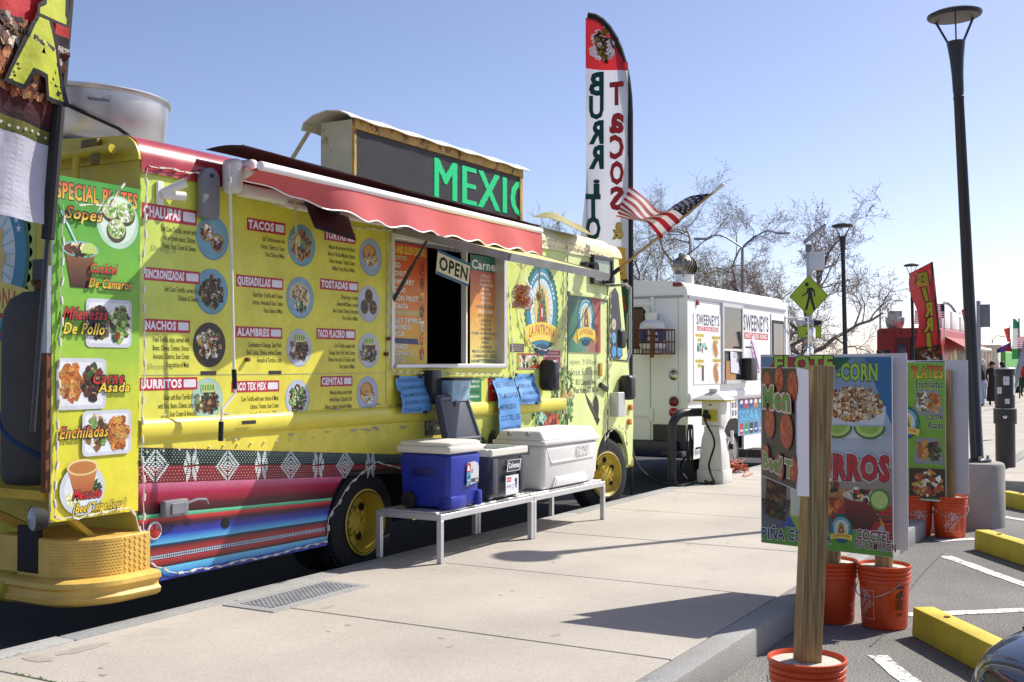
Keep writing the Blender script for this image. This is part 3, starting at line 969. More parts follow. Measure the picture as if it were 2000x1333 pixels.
menu_entry('CHALUPAS', 277, 384, (330, 419), 31, ['Soft Corn Tortilla, served with', 'red or green sauce, Chicken,', 'Onion, Sour Cream & Cheese'])
menu_entry('SINCRONIZADAS', 280, 390, (335, 539), 25, ['Soft Corn Tortilla, served with', 'Chicken & Cheese.'])
menu_entry('NACHOS', 280, 371, (325, 637), 25, ['Fried Tortilla chips, served with', 'Beans, Cheese, Tomato, Onions', 'Avocado, Cilantro, Sour Cream', 'Your choice of Meat'], 21)
menu_entry('BURRITOS', 273, 385, (330, 750), 25, ['Giant soft flour Tortilla filled', 'with Rice, Beans, Cheese, Lettuce', 'Sour Cream & Avocado', 'Your choice of Meat'], 21)
menu_entry('TACOS', 482, 557, (520, 443), 24, ['Soft Tortilla served with', 'Onions, Cilantro, & Sauce', 'Your Choice of Meat'], 24)
menu_entry('QUESADILLAS', 461, 553, (507, 552), 23, ['Giant flour Tortilla with Cheese', 'Lettuce, Avocado & Sour Cream', 'Your choice of Meat'], 23)
menu_entry('ALAMBRES', 460, 551, (505, 650), 22, ['Combination of Sausage, Spicy Pork', 'Beef, Cactus, Onions, melted Cheese', 'Avocado & Tortillas a side'], 22)
menu_entry('TACO TEX MEX', 452, 545, (498, 755), 22, ['Corn Tortilla with your choice of Meat', 'Lettuce, Tomato, Sour Cream', 'Avocado. Your choice of Meat'], 21)
menu_entry('TORTAS', 633, 694, (665, 463), 21, ['Mexican Bread served with Beans', 'Beef or Chicken Milanesa, Lettuce', 'Onion, Avocado, Tomat, Cheese', '& Mayo. Your choice of Meat'], 24)
menu_entry('TOSTADAS', 625, 700, (662, 558), 21, ['3 Fried crispy Tortillas', 'Served with Beans, Lettuce', 'Sour Cream, Cheese & Avocado', 'Your choice of Meat'], 24)
menu_entry('TACO PLACERO', 618, 694, (656, 653), 21, ['Corn Tortilla, topped with', 'Sausage, Spicy Pork, Beef, Cactus', 'Onions, Avocado & Tortilla a side', 'Your choice of Meat'], 24)
menu_entry('CEMITAS', 626, 688, (657, 745), 20, ['Mexican Bread, served with', 'refried Beans, Chipotle Chili', 'Cheese, Lettuce, Avocado & Mayo', 'Your choice of Meat'], 24)
for args in ((415, 465, 44, BLUE, 'mix', 1, 'two'), (413, 570, 45, BLUE, 'dark', 2, 'pile'), (409, 674, 44, hx('3a3026'), 'mix', 3, 'pile'), (405, 780, 42, hx('a8c8b8'), 'green', 4, 'split'),
             (589, 480, 41, BLUE, 'meat', 5, 'ring'), (586, 582, 41, hx('86a8b8'), 'white', 6, 'fold'), (584, 680, 37, PALE, 'dark', 7, 'split'), (581, 778, 36, PALE, 'green', 8, 'pile'),
             (724, 503, 37, hx('98acc0'), 'bread', 9, 'bun'), (720, 594, 36, PALE, 'dark', 10, 'three'), (720, 685, 34, PALE, 'meat', 11, 'split'), (718, 770, 35, hx('a8b0c8'), 'bread', 12, 'bun')):
    food_photo(*args)
# small black tape strips and bolt heads left on the side
for (px, py, w) in ((407, 729, .13), (537, 728, .12), (475, 825, .13)):
    c = W_(px, py); b = MB(); b.box(c.x - w / 2, c.x + w / 2, YT - .05 if py > 800 else YT - .004, YT - .048 if py > 800 else YT - .0015, c.z - .012, c.z + .012); b.build('tape_strip', 'tape_black', TR)
for (px, py) in ((480, 703), (751, 692), (756, 662)):
    c = W_(px, py); b = MB(); b.cyl((c.x, YT, c.z), (c.x, YT - .03, c.z), .014, n=10); b.build('bolt', 'rust', TR)
b = MB(); b.box(XR + .02, 7.10, YT - .0022, YT - .0008, 1.497, 1.501); b.build('panel_seam', 'bare_grey', TR)
b = MB(); b.box(7.085, 7.091, YT - .003, YT - .0008, 1.26, 2.67); b.build('panel_seam', 'bare_grey', TR)
p = Print(wall_fn(YT), base=.0012)
for (px, py) in ((293, 490), (287, 722)):
    p = Print(wall_fn(YT), base=.0012); q = W_(px, py); p.text('Shrimp #', q.x, q.z, .035, hx('9a9660'), w=.2, bold=-.008, shear=.2); p.build('pencil_note', P_VINYL, TR)
# ---------------------------------------------------------------- serving window
b = MB()
b.box(WX0 - .012, WX0 + .03, YT - .012, YT + .16, WZ0 - .02, WZ1 + .02, bev=.004, seg=1)
b.box(WX1 - .05, WX1 + .012, YT - .012, YT + .16, WZ0 - .02, WZ1 + .02, bev=.004, seg=1)
b.box(WX0 + .031, WX1 - .051, YT - .010, YT + .16, WZ1 - .03, WZ1 + .02, bev=.004, seg=1)
b.build('window_frame', 'aluminium', TR)
b = MB(); b.box(WX0 + .031, WX1 - .051, YT - .03, YT + .2, WZ0 - .03, WZ0 + .005, bev=.006, seg=1); b.build('window_sill', 'aluminium', TR)
xm = at_y(908, 600, YT + .12).x
b = MB(); b.box(xm - .012, xm + .012, YT + .10, YT + .15, WZ0 + .006, WZ1 - .031); b.build('window_mullion', 'white_plastic', TR)
# drinks board
yb = YT + .09
x0, x1 = WX0 + .034, at_y(834, 600, yb).x
p = Print(wall_fn(yb), base=.0012)
z0, z1 = WZ0 + .006, WZ1 - .04
p.quadc(x0, z0, x1, z0 + (z1 - z0) * .45, hx('e8cc34'), hx('e8cc34'), hx('e0862a'), hx('e0862a')); p.quadc(x0, z0 + (z1 - z0) * .45, x1, z1, hx('e0862a'), hx('e0862a'), hx('c8362a'), hx('c8362a'))
wd = x1 - x0
p.text('FOOD AND SLUSH DRINKS', x0 + .015, z1 - .085, .06, hx('f0d83c'), w=wd * .93, bold=.03, outline=(BLACK, .02))
for k, (t, f) in enumerate((('MANGO', .34), ('COCONUT', .47), ('STRAWBERRY', .66), ('AVOCADO', .46), ('PASSION FRUIT', .76), ('HORCHATA', .52))):
    p.text(t, x0 + .01, z1 - .20 - k * .0645, .04, WHITE, w=wd * f, bold=.025, outline=(BLACK, .02))
p.rect(x0 + .01, z0 + .385, x0 + wd * .8, z0 + .425, hx('c8b078')); p.rect(x0 + .01, z1 - .135, x0 + wd * .5, z1 - .105, hx('c8b078'))
p.text('much+durazno', x0 + .02, z1 - .13, .02, BROWN, w=wd * .45)
for k, (t, f) in enumerate((('SHIRLEY TEMPLE', .82), ('TAMARINDO', .58), ('JAMAICA', .42))):
    p.text(t, x0 + .01, z0 + .325 - k * .0525, .038, WHITE, w=wd * f, bold=.025, outline=(BLACK, .02))
p.poly([(x0 + .005, z0 + .165), (x0 + wd * .8, z0 + .155), (x0 + wd * .76, z0 + .20), (x0 + .005, z0 + .205)], hx('24386e'))
for k, (t, f) in enumerate((('LEMONADE', .5), ('MANGONADA', .62), ('DIABLITO', .44))):
    p.text(t, x0 + .01, z0 + .118 - k * .053, .038, WHITE, w=wd * f, bold=.025, outline=(BLACK, .02))
r_ = random.Random(5)
for k in range(7):
    zc = z1 - .19 - k * .115; cu = x0 + wd * .87
    col = [hx('b02a24'), hx('7a3a1c'), hx('d0a040'), hx('602818'), hx('d8d0c0'), hx('d07a24'), hx('b82434')][k]
    p.poly([(cu - .022, zc - .045), (cu + .018, zc - .045), (cu + .03, zc + .03), (cu - .03, zc + .03)], col)
    p.ell(cu, zc + .03, .03, .012, tuple(min(1, c * 1.5) for c in col), 12); p.line([(cu, zc + .03), (cu + .012, zc + .065)], .006, hx('3a1c14'))
    p.blobs(r_, cu, zc - .01, .02, .03, FOOD['mix'], 8, .007)
p.build('drinks_board', P_VINYL, TR)
# meats board
x0, x1 = at_y(918, 600, yb).x, at_y(976, 600, yb).x
p = Print(wall_fn(yb), base=.0012)
p.quadc(x0, z0, x1, z0 + .45, hx('e6dc84'), hx('e6dc84'), hx('e0a04a'), hx('e0a04a')); p.quadc(x0, z0 + .45, x1, z1 - .05, hx('e0a04a'), hx('e0a04a'), hx('b82a3c'), hx('b82a3c'))
p.rect(x0, z1 - .14, x1, z1, hx('1a6a58')); wd = x1 - x0; cu = (x0 + x1) / 2
p.text('Carnes', cu, z1 - .12, .075, WHITE, w=wd * .9, align='c', bold=.03)
teal = hx('1d6a70')
for k, (a, c2, f, g) in enumerate((('- POLLO', 'CHICKEN', .34, .38), ('- CARNITAS', 'PORK', .5, .26), ('- BUCHE', 'NECK', .36, .25), ('- ASADA', 'GRILLED BEEF', .38, .62), ('- ENCHILADA', 'SPICY PORK', .52, .5),
                                   ('- LENGUA', 'TONGUE', .42, .36), ('- PASTOR', 'PORK W/PINNEAPLE', .42, .9), ('- CABEZA', 'HEAD', .42, .24), ('- CHORIZO', 'MEXICAN SAUSAGE', .45, .86), ('- CAMARON, CESINA', 'Y PESCADO', .9, .52))):
    zz = z1 - .19 - k * .079
    p.text(a, cu, zz, .026, NAVY if k > 4 else hx('f2e8e4'), w=wd * f, align='c', bold=.015)
    p.text(c2, cu, zz - .037, .024, teal if k > 2 else hx('f2e8e4'), w=wd * g, align='c', bold=.015)
p.text('SHRIMP, CESINA & FISH', cu, z0 + .012, .026, teal, w=wd * .95, align='c', bold=.015)
p.build('meats_board', P_VINYL, TR)
# hatch flap propped open over the window
H0, H1 = V3((WX0, YT - .02, 2.585)), V3((8.88, YT - .02, 2.585))
O0, O1 = at_x(993, 508, WX0), None
O1 = V3((8.86, O0.y, O0.z - .03))
b = MB(); n = (H1 - H0).cross(O0 - H0).normalized() * -1
if n.z < 0: n = -n
th = n * .045
b.hexa([H0, H1, O1, O0, H0 + th, H1 + th, O1 + th, O0 + th], bev=.006, seg=1)
flap = b.build('hatch_flap', mat('flap_lime', hx('d8d888'), .45, var=.12, scale=5, spots=hx('a89a60'), spot_scale=14, spot_t=.62), TR)
b = MB()
for P, Q in ((H0, O0), (O0, O1), (O1, H1)):
    b.bar(P + th * .5, Q + th * .5, .03, .06, up=n)
b.build('flap_edging', 'zinc', flap)
b = MB(); P = H0.lerp(O0, .30); Q = V3((WX0 + .02, YT - .005, 2.06))
b.tube([P - n * .01, Q], .011, 8); b.tube([P.lerp(Q, .45), Q], .016, 8); b.build('gas_strut', 'black_plastic', TR)
# OPEN sign on strings
oc = at_y(886, 525, YT - .06)
OS = thing('open_sign', 'white OPEN sign with blue bars hanging askew in the serving window', 'sign', (oc.x, oc.y, oc.z))
ang = R(-9.0); U = V3((math.cos(ang), 0, math.sin(ang))); Vv = V3((-math.sin(ang), 0, math.cos(ang)))
w, h = .50, .20
b = MB(); b.prism([(-w / 2, -h / 2), (w / 2, -h / 2), (w / 2, h / 2), (-w / 2, h / 2)], lambda u, v, d: oc + U * u + Vv * v + V3((0, d, 0)), 0, .004)
b.build('board', 'white_plastic', OS)
p = Print(face_fn(oc, U, Vv), base=.001)
p.rect(-w / 2, h / 2 - .022, w / 2, h / 2, hx('2a6aa8')); p.rect(-w / 2, -h / 2, w / 2, -h / 2 + .022, hx('2a6aa8'))
p.text('OPEN', 0, -.052, .105, BLACK, w=.44, align='c', bold=.03)
p.build('lettering', P_PAPER, OS)
b = MB(); hk = oc + V3((0, 0, .24))
b.tube([oc + U * -.13 + Vv * h / 2, hk], .0022, 5); b.tube([oc + U * .13 + Vv * h / 2, hk], .0022, 5); b.build('string', 'black_plastic', OS)
# bag of crisps under the flap
bc = at_y(1020, 560, O0.y + .03)
BG = thing('chip_bag', 'clear plastic bag of orange fried snacks hanging from the open hatch', 'bag', (bc.x, bc.y, bc.z - .17))
mat('fried_snack', hx('c8742c'), .6, var=.35, scale=30)
b = MB(); r_ = random.Random(11)
for k in range(70):
    c = V3((r_.gauss(0, .033), r_.gauss(0, .033), r_.uniform(-.15, .0)))
    s_ = .072 if c.z < -.06 else .05
    if math.hypot(c.x, c.y) > s_: c.x *= s_ / math.hypot(c.x, c.y) * .9; c.y *= .8
    a = r_.uniform(0, 6.28); rr = r_.uniform(.015, .028); t2 = V3((r_.gauss(0, 1), r_.gauss(0, 1), r_.gauss(0, 1))).normalized(); t3 = t2.orthogonal().normalized(); t4 = t2.cross(t3)
    b.tube([bc + c + (t3 * math.cos(a + q) + t4 * math.sin(a + q)) * rr for q in (0, .9, 1.8, 2.7, 3.6, 4.5, 5.2)], .0045, 5)
tag(b.build('snacks', 'fried_snack', BG), kind='stuff')
fm = bpy.data.materials.new('bag_film'); fm.use_nodes = True; MATS['bag_film'] = fm
nt = fm.node_tree; tb = nt.nodes.new('ShaderNodeBsdfTransparent'); gb = nt.nodes['Principled BSDF']; gb.inputs['Base Color'].default_value = (.85, .85, .85, 1); gb.inputs['Roughness'].default_value = .15
lw = nt.nodes.new('ShaderNodeLayerWeight'); lw.inputs['Blend'].default_value = .35
mx = nt.nodes.new('ShaderNodeMixShader'); nt.links.new(lw.outputs['Facing'], mx.inputs[0]); nt.links.new(tb.outputs[0], mx.inputs[1]); nt.links.new(gb.outputs[0], mx.inputs[2]); nt.links.new(mx.outputs[0], nt.nodes['Material Output'].inputs['Surface'])
b = MB(); prof = [(.002, -.17), (.05, -.165), (.078, -.13), (.084, -.08), (.075, -.03), (.05, .02), (.028, .07), (.014, .115), (.011, .13), (.03, .155), (.045, .17)]
def bagv(u, v):
    i = v * (len(prof) - 1); k = min(len(prof) - 2, int(i)); f = i - k
    r0 = prof[k][0] * (1 - f) + prof[k + 1][0] * f; h0 = prof[k][1] * (1 - f) + prof[k + 1][1] * f
    t = 2 * math.pi * u; r0 *= 1 + .16 * noise.noise(V3((math.cos(t) * 2.2, math.sin(t) * 2.2, h0 * 18)))
    return bc + V3((r0 * math.cos(t), r0 * math.sin(t), h0))
b.grid(bagv, 28, 22); b.build('film', 'bag_film', BG)
b = MB(); b.tube([bc + V3((0, 0, .125)), bc + V3((.0, .02, .2))], .004, 6); b.build('tie', 'cord_white', BG)
# knotted ropes
def rope(px, y0, y1, Y, label):
    a, c = at_y(px, y0, Y), at_y(px + 2, y1, Y); r_ = random.Random(px)
    RP = thing('knotted_rope', label, 'rope', (c.x, c.y, c.z), group=None)
    bb = MB(); L = (a - c).length
    pts = [a.lerp(c, k / 8) + V3((r_.gauss(0, .003), r_.gauss(0, .003), 0)) for k in range(9)]
    bb.tube(pts, .007, 7); bb.build('strand', 'rope_tan', RP)
    bb = MB(); kc = a.lerp(c, .72)
    for q in range(3):
        ax = V3((r_.gauss(0, 1), r_.gauss(0, 1), r_.gauss(0, .5))).normalized(); t3 = ax.orthogonal().normalized(); t4 = ax.cross(t3)
        bb.tube([kc + (t3 * math.cos(t * .6) + t4 * math.sin(t * .6)) * .024 for t in range(11)], .009, 7, closed=False)
    bb.build('knot', 'rope_tan', RP)
    bb = MB()
    for q in range(9):
        bb.tube([kc + V3((-.01, 0, -.01)), kc + V3((-.03 - r_.random() * .05, r_.gauss(0, .01), -.02 - r_.random() * .06))], .0025, 5)
    bb.build('frayed_end', 'rope_tan', RP)
rope(577, 365, 505, YT - .22, 'tan rope with frayed knot hanging from the awning beside the tacos picture')
rope(1053, 518, 600, O0.y + .02, 'tan knotted rope hanging from the open hatch beside the snack bag')

# ---------------------------------------------------------------- awning
A0, A1 = V3((5.42, YT - .02, 2.79)), V3((9.08, YT - .02, 2.79))
B0, B1 = at_y(508, 324, 4.66), at_y(1056, 452, 4.82)
b = MB(); b.bar(A0 + V3((0, -.045, -.12)), A1 + V3((-1.3, -.045, -.12)), .10, .075, bev=.02); b.bar(A0 + V3((.4, -.09, -.17)), A1 + V3((-1.35, -.06, -.17)), .05, .04, bev=.012)
b.build('awning_cassette', 'white_plastic', TR)
b = MB()
b.grid(lambda u, v: A0.lerp(A1, u).lerp(B0.lerp(B1, u), v) + V3((0, -.02 * (1 - v), .07 * (1 - v) - .04 * math.sin(math.pi * v) * (1 + .4 * math.sin(9 * u)))), 30, 6)
b.build('awning_fabric', 'awning_red', TR)
b = MB(); b.tube([B0, B1], .028, 12); b.build('awning_front_bar', 'awning_white', TR)
def val(u, v):
    P = B0.lerp(B1, u) + V3((0, -.012, -.02)); drop = .19 + .013 * math.cos(u * 2 * math.pi * 11)
    fold = max(0, 1 - u / .28)
    drop *= (1 - .72 * fold)
    return P + V3((0, -.02 * math.sin(u * 31) * v + .16 * fold * v - .015 * v, -drop * v))
b = MB(); b.grid(val, 132, 5); va = b.build('valance', 'awning_red', TR)
b = MB(); b.tube([val(k / 132, 1.0) for k in range(133)], .005, 5); b.build('valance_trim', 'awning_white', va)
# cover sheet over the roof edge, underside shade put into its dark colour
b = MB()
c0, c1 = at_y(402, 292, YT - .02), V3((9.3, YT - .02, 2.83)); d0, d1 = at_y(474, 284, 4.93), at_y(1056, 442, 4.93)
b.grid(lambda u, v: c0.lerp(c1, u).lerp(d0.lerp(d1, u), v) + V3((0, 0, .012 * math.sin(math.pi * v) + .005 * math.sin(u * 23))), 30, 6)
q_ = V3((0, .30, .06)); b.grid(lambda u, v: d0.lerp(d1, u) + V3((.1 * v, .16 * v, .004 + .015 * v)), 30, 3)
b.build('awning_cover', 'awning_shaded', TR, solid=.004)
b = MB()
e0, e1, f0, f1 = at_y(1040, 424, YT + .05), at_y(1158, 454, YT - .25), at_y(1060, 416, YT + .3), at_y(1130, 432, YT + .2)
b.grid(lambda u, v: e0.lerp(e1, u).lerp(f0.lerp(f1, u), v) + V3((0, 0, .03 * math.sin(u * 5))), 12, 4)
b.build('roof_sheet', 'olive_sheet', TR, solid=.004)
# awning winch head, crank rod
wc = W_(437, 345)
b = MB(); b.box(wc.x - .06, wc.x + .03, YT - .16, YT - .02, wc.z - .12, wc.z + .10, bev=.04, seg=3); b.box(wc.x + .02, wc.x + .09, YT - .22, YT - .06, wc.z - .02, wc.z + .10, bev=.03, seg=3)
b.build('awning_winch', 'white_plastic', TR)
yc = YT - .19
pts = [at_y(449, 345, yc), at_y(457, 725, yc), at_y(459, 770, yc), at_y(434, 800, yc), at_y(432, 826, yc)]
b = MB(); b.tube(pts, .0085, 8); crk = b.build('crank_rod', 'white_plastic', TR)
for q0_, q1_ in (((457, 722), (459, 760)), ((432, 824), (431, 862))):
    b = MB(); b.cyl(at_y(*q0_, yc), at_y(*q1_, yc), .016, n=10); b.build('grip', 'black_rubber', crk)
b = MB(); b.tube([at_y(447, 322, yc), at_y(452, 345, yc), at_y(447, 352, yc)], .006, 6); b.build('hook', 'steel', crk)
# arched grey plate, white flag socket, flood light
gc = W_(397, 380); b = MB()
pts = [(-.06, -.155), (.06, -.155), (.075, -.13)] + [(.075 * math.cos(R(a)), .085 + .075 * math.sin(R(a))) for a in range(0, 181, 20)] + [(-.075, -.13)]
b.prism(pts, lambda u, v, d: V3((gc.x + u, d, gc.z + v)), YT - .07, YT - .02, bev=.008); b.build('vent_cover', 'grey_plastic', TR)
b = MB(); b.cyl((gc.x, YT - .07, gc.z + .11), (gc.x, YT - .08, gc.z + .11), .012, n=10); b.build('screw', 'black_plastic', TR)
fc = W_(312, 378); b = MB()
b.box(fc.x - .035, fc.x + .02, YT - .018, YT - .001, fc.z - .07, fc.z + .07, bev=.006, seg=1)
b.cyl((fc.x, YT - .01, fc.z), (fc.x + .10, YT - .11, fc.z + .07), .025, .028, n=14); b.cyl((fc.x, YT - .02, fc.z - .01), (fc.x + .14, YT - .06, fc.z - .005), .025, .028, n=14)
b.build('flag_socket', 'white_plastic', TR)
l0, l1, l2, l3 = at_y(597, 400, YT - .12), at_y(682, 425, YT - .10), at_y(697, 472, YT - .34), at_y(615, 447, YT - .36)
b = MB(); up = V3((0, .02, .035)); b.hexa([l0, l1, l2, l3, l0 + up, l1 + up, l2 + up, l3 + up], bev=.006)
cm = (l0 + l1) / 2; b.box(cm.x - .12, cm.x + .10, YT - .14, YT - .01, cm.z - .02, cm.z + .06, bev=.01); b.build('flood_light', 'black_paint', TR)

# ---------------------------------------------------------------- LED board on the roof
YS = 5.62
s0, s1 = at_y(690, 240, YS), at_y(1017, 350, YS); sz0, sz1 = 2.88, s0.z
SB = None
b = MB(); b.box(s0.x, s1.x, YS + .012, YS + .33, sz0, sz1 + .03)
SB = b.build('sign_box', mat('box_cream', hx('c8bd9a'), .6, var=.2, scale=2.5, spots=hx('a89460'), spot_scale=3, spot_t=.55), TR)
b = MB(); b.box(s0.x + .03, s1.x - .05, YS, YS + .011, sz0, sz1 - .05)
led = mat('led_face', (.025, .027, .032), .5, var=.15, scale=4); b.build('sign_face', 'led_face', SB)
b = MB(); n = 62
for k in range(n):
    z = sz0 + .005 + (sz1 - .06 - sz0) * k / n
    b.box(s0.x + .032, s1.x - .052, YS - .010, YS - .001, z, z + .0035)
tag(b.build('louvres', mat('louvre', (.10, .10, .11), .5, var=.1), SB), kind='stuff')
b = MB(); b.box(s0.x, s1.x, YS - .03, YS + .012, sz1 - .05, sz1 + .028); b.box(s1.x - .05, s1.x, YS - .025, YS + .012, sz0, sz1 - .051); b.box(s0.x, s0.x + .029, YS - .012, YS + .012, sz0, sz1 - .051)
b.build('sign_frame', mat('frame_rusty', hx('c09a48'), .6, var=.3, scale=6, spots=hx('6a4020'), spot_scale=9, spot_t=.55), SB)
b = MB()
prof = [(YS - .07, sz1 + .02), (YS - .04, sz1 + .045), (YS + .05, sz1 + .085), (YS + .18, sz1 + .10), (YS + .32, sz1 + .075), (YS + .42, sz1 + .02), (YS + .44, sz1 - .04)]
for (a, c) in ((s0.x - .12, s1.x + .08),):
    b.grid(lambda u, v: (a + (c - a) * u, prof[int(round(v * 6))][0], prof[int(round(v * 6))][1] + .006 * math.sin(u * 40)), 40, 6)
b.build('sign_cap', mat('cap_white', hx('dcd8c4'), .5, var=.1, scale=3, spots=hx('9a8a60'), spot_scale=6, spot_t=.66), SB, solid=.008)
for e0_, e1_ in (((s0.x - .05, YS + .38, sz1), (s0.x - .45, YS + .42, 2.96)), ((s1.x - .5, YS + .38, sz1), (s1.x - .2, YS + .6, 2.96))):
    b = MB(); b.bar(e0_, e1_, .025, .025); b.build('sign_brace', 'rope_tan', SB)
# lit letters MEXIC running off the board
ledm = bpy.data.materials.new('led_green'); ledm.use_nodes = True; MATS['led_green'] = ledm
pb = ledm.node_tree.nodes['Principled BSDF']; pb.inputs['Base Color'].default_value = (.0, .25, .1, 1); pb.inputs['Emission Color'].default_value = (.0, .82, .28, 1); pb.inputs['Emission Strength'].default_value = .5
lx0 = at_y(846, 330, YS).x; lx1 = s1.x - .055
def in_poly(x, y, tris):
    for (a, c, d) in tris:
        s1_ = (c[0] - a[0]) * (y - a[1]) - (c[1] - a[1]) * (x - a[0]); s2_ = (d[0] - c[0]) * (y - c[1]) - (d[1] - c[1]) * (x - c[0]); s3_ = (a[0] - d[0]) * (y - d[1]) - (a[1] - d[1]) * (x - d[0])
        if (s1_ >= 0 and s2_ >= 0 and s3_ >= 0) or (s1_ <= 0 and s2_ <= 0 and s3_ <= 0): return True
    return False
vs, fs = text_mesh('MEXIC', .0, 3); tx0 = min(v[0] for v in vs); tris = []
for f in fs:
    for k in range(1, len(f) - 1): tris.append((vs[f[0]], vs[f[k]], vs[f[k + 1]]))
lb = at_y(850, 385, YS).z; lh = at_y(850, 309, YS).z - lb; kx = (at_y(986, 380, YS).x - lx0) / (max(v[0] for v in text_mesh('MEXI', .0, 3)[0]) - tx0); ky = lh / CAP
nrow = 34
lend = [lx0 + (max(v[0] for v in text_mesh('MEXIC'[:k + 1], .0, 3)[0]) - tx0 + .03) * kx for k in range(5)]; LB_ = [MB() for _ in range(5)]
for j in range(nrow):
    z = lb + lh * (j + .5) / nrow; run = None; x = lx0
    while x < lx1:
        inside = any(in_poly((x + e - lx0) / kx + tx0, (z - lb) / ky, tris) for e in (0, -.014, .014))
        if inside and run is None: run = x
        if (not inside or x + .008 >= lx1) and run is not None:
            LB_[min(4, sum(1 for e in lend if run > e))].box(run, x, YS - .0155, YS - .0115, z - lh / nrow * .34, z + lh / nrow * .34); run = None
        x += .008
for b in LB_: b.build('led_letter', 'led_green', SB)

# ---------------------------------------------------------------- cab
arc = [(11.2 - .42 * math.cos(R(a)), .46 + .42 * math.sin(R(a))) for a in range(0, 181, 15)]
pts = [(XD, .45)] + arc + [(11.72, .46), (11.76, .9), (11.75, 1.25), (11.66, 1.42), (11.36, 2.76), (XD, 2.76)]
b = MB(); b.prism(pts, lambda u, v, d: V3((u, d, v)), YT - .002, YT + .03); b.build('cab_side', 'truck_lime', TR)
b = MB(); b.hexa([(11.6, YT + .032, .42), (11.74, YT + .032, .42), (11.74, YB - .03, .42), (11.6, YB - .03, .42), (11.2, YT + .032, 2.75), (11.34, YT + .032, 2.75), (11.34, YB - .03, 2.75), (11.2, YB - .03, 2.75)], bev=.03)
b.build('cab_front', 'truck_lime', TR)
b = MB(); b.hexa([(11.63, YT + .2, 1.55), (11.68, YT + .2, 1.55), (11.68, YB - .2, 1.55), (11.63, YB - .2, 1.55), (11.40, YT + .2, 2.5), (11.44, YT + .2, 2.5), (11.44, YB - .2, 2.5), (11.40, YB - .2, 2.5)]); b.build('windscreen', 'dark_glass', TR)
b = MB(); b.box(11.72, 11.84, YT + .02, YB, .42, .60, bev=.03); b.build('front_bumper', 'rim_yellow', TR)
b = MB(); pr_ = roof_prof(YT - .01, YB); b.prism([(y, z - .02) for y, z in pr_], lambda u, v, d: V3((d + (2.95 - v) * .12, u, v)), 11.05, 11.42); b.build('cab_roof', 'truck_cream', TR)
# door edges, handle
dl, dr = W_(1108, 600).x, W_(1186, 600).x
b = MB()
for x in (dl, dr): b.box(x - .007, x + .007, YT - .006, YT - .003, .62, 2.66)
b.box(dl, dr, YT - .006, YT - .003, 2.235, 2.25); b.build('door_seams', 'black_paint', TR)
b = MB(); b.box(dl + .02, dr - .02, YT - .03, YT - .003, 2.26, 2.30, bev=.006); b.build('drip_rail', 'truck_lime', TR)
hc = W_(1171, 722); b = MB(); b.box(hc.x - .035, hc.x + .035, YT - .02, YT - .003, hc.z - .07, hc.z + .07, bev=.008); b.build('door_handle', mat('handle_gold', hx('c89a2c'), .4, .3, var=.2), TR)
hc = W_(1176, 757); b = MB(); b.bar((hc.x - .09, YT - .02, hc.z + .03), (hc.x + .09, YT - .02, hc.z - .03), .03, .05, bev=.006); b.build('hasp', 'black_paint', TR)
# small framed pane above the door and a black lamp
a_, c_2 = W_(1152, 498), W_(1191, 560)
b = MB(); w_ = .035
b.box(a_.x, c_2.x, YT - .05, YT - .003, a_.z - w_, a_.z); b.box(a_.x, c_2.x, YT - .05, YT - .003, c_2.z, c_2.z + w_); b.box(a_.x, a_.x + w_, YT - .048, YT - .003, c_2.z + w_, a_.z - w_); b.box(c_2.x - w_, c_2.x, YT - .048, YT - .003, c_2.z + w_, a_.z - w_)
pf = b.build('pane_frame', 'black_paint', TR)
b = MB(); b.box(a_.x + w_, c_2.x - w_, YT - .03, YT - .024, c_2.z + w_, a_.z - w_); b.build('pane', mat('pale_pane', hx('9aa890'), .08, var=.15, scale=3), pf)
lc = W_(1139, 522); b = MB(); b.cyl((lc.x - .04, YT - .003, lc.z), (lc.x - .04, YT - .08, lc.z), .05, n=16); b.cyl((lc.x + .05, YT - .06, lc.z - .01), (lc.x + .05, YT - .13, lc.z - .01), .055, .06, n=18); b.build('cab_lamp', 'black_plastic', TR)
# tall dark cab window with round stickers
tc_ = [W_(1190, 575), W_(1200, 562), W_(1206, 575), W_(1212, 640), W_(1214, 695), W_(1208, 703), W_(1192, 703), W_(1188, 692)]
b = MB(); b.prism([(q.x, q.z) for q in tc_], lambda u, v, d: V3((u, d, v)), YT - .012, YT - .003); b.build('cab_window', 'black_paint', TR)
p = Print(wall_fn(YT - .012), base=.001)
for px, py, c in ((1197, 634, hx('d8c8a8')), (1197, 660, hx('6ab0d8')), (1197, 687, hx('4aa8e0')), (1208, 687, hx('4aa8e0')), (1208, 659, hx('8aa0d0'))):
    q = W_(px, py); p.ell(q.x, q.z, .055, .062, c, 20); p.text('61' if py > 640 else '51', q.x, q.z - .02, .035, NAVY, align='c')
p.build('round_stickers', P_VINYL, TR)
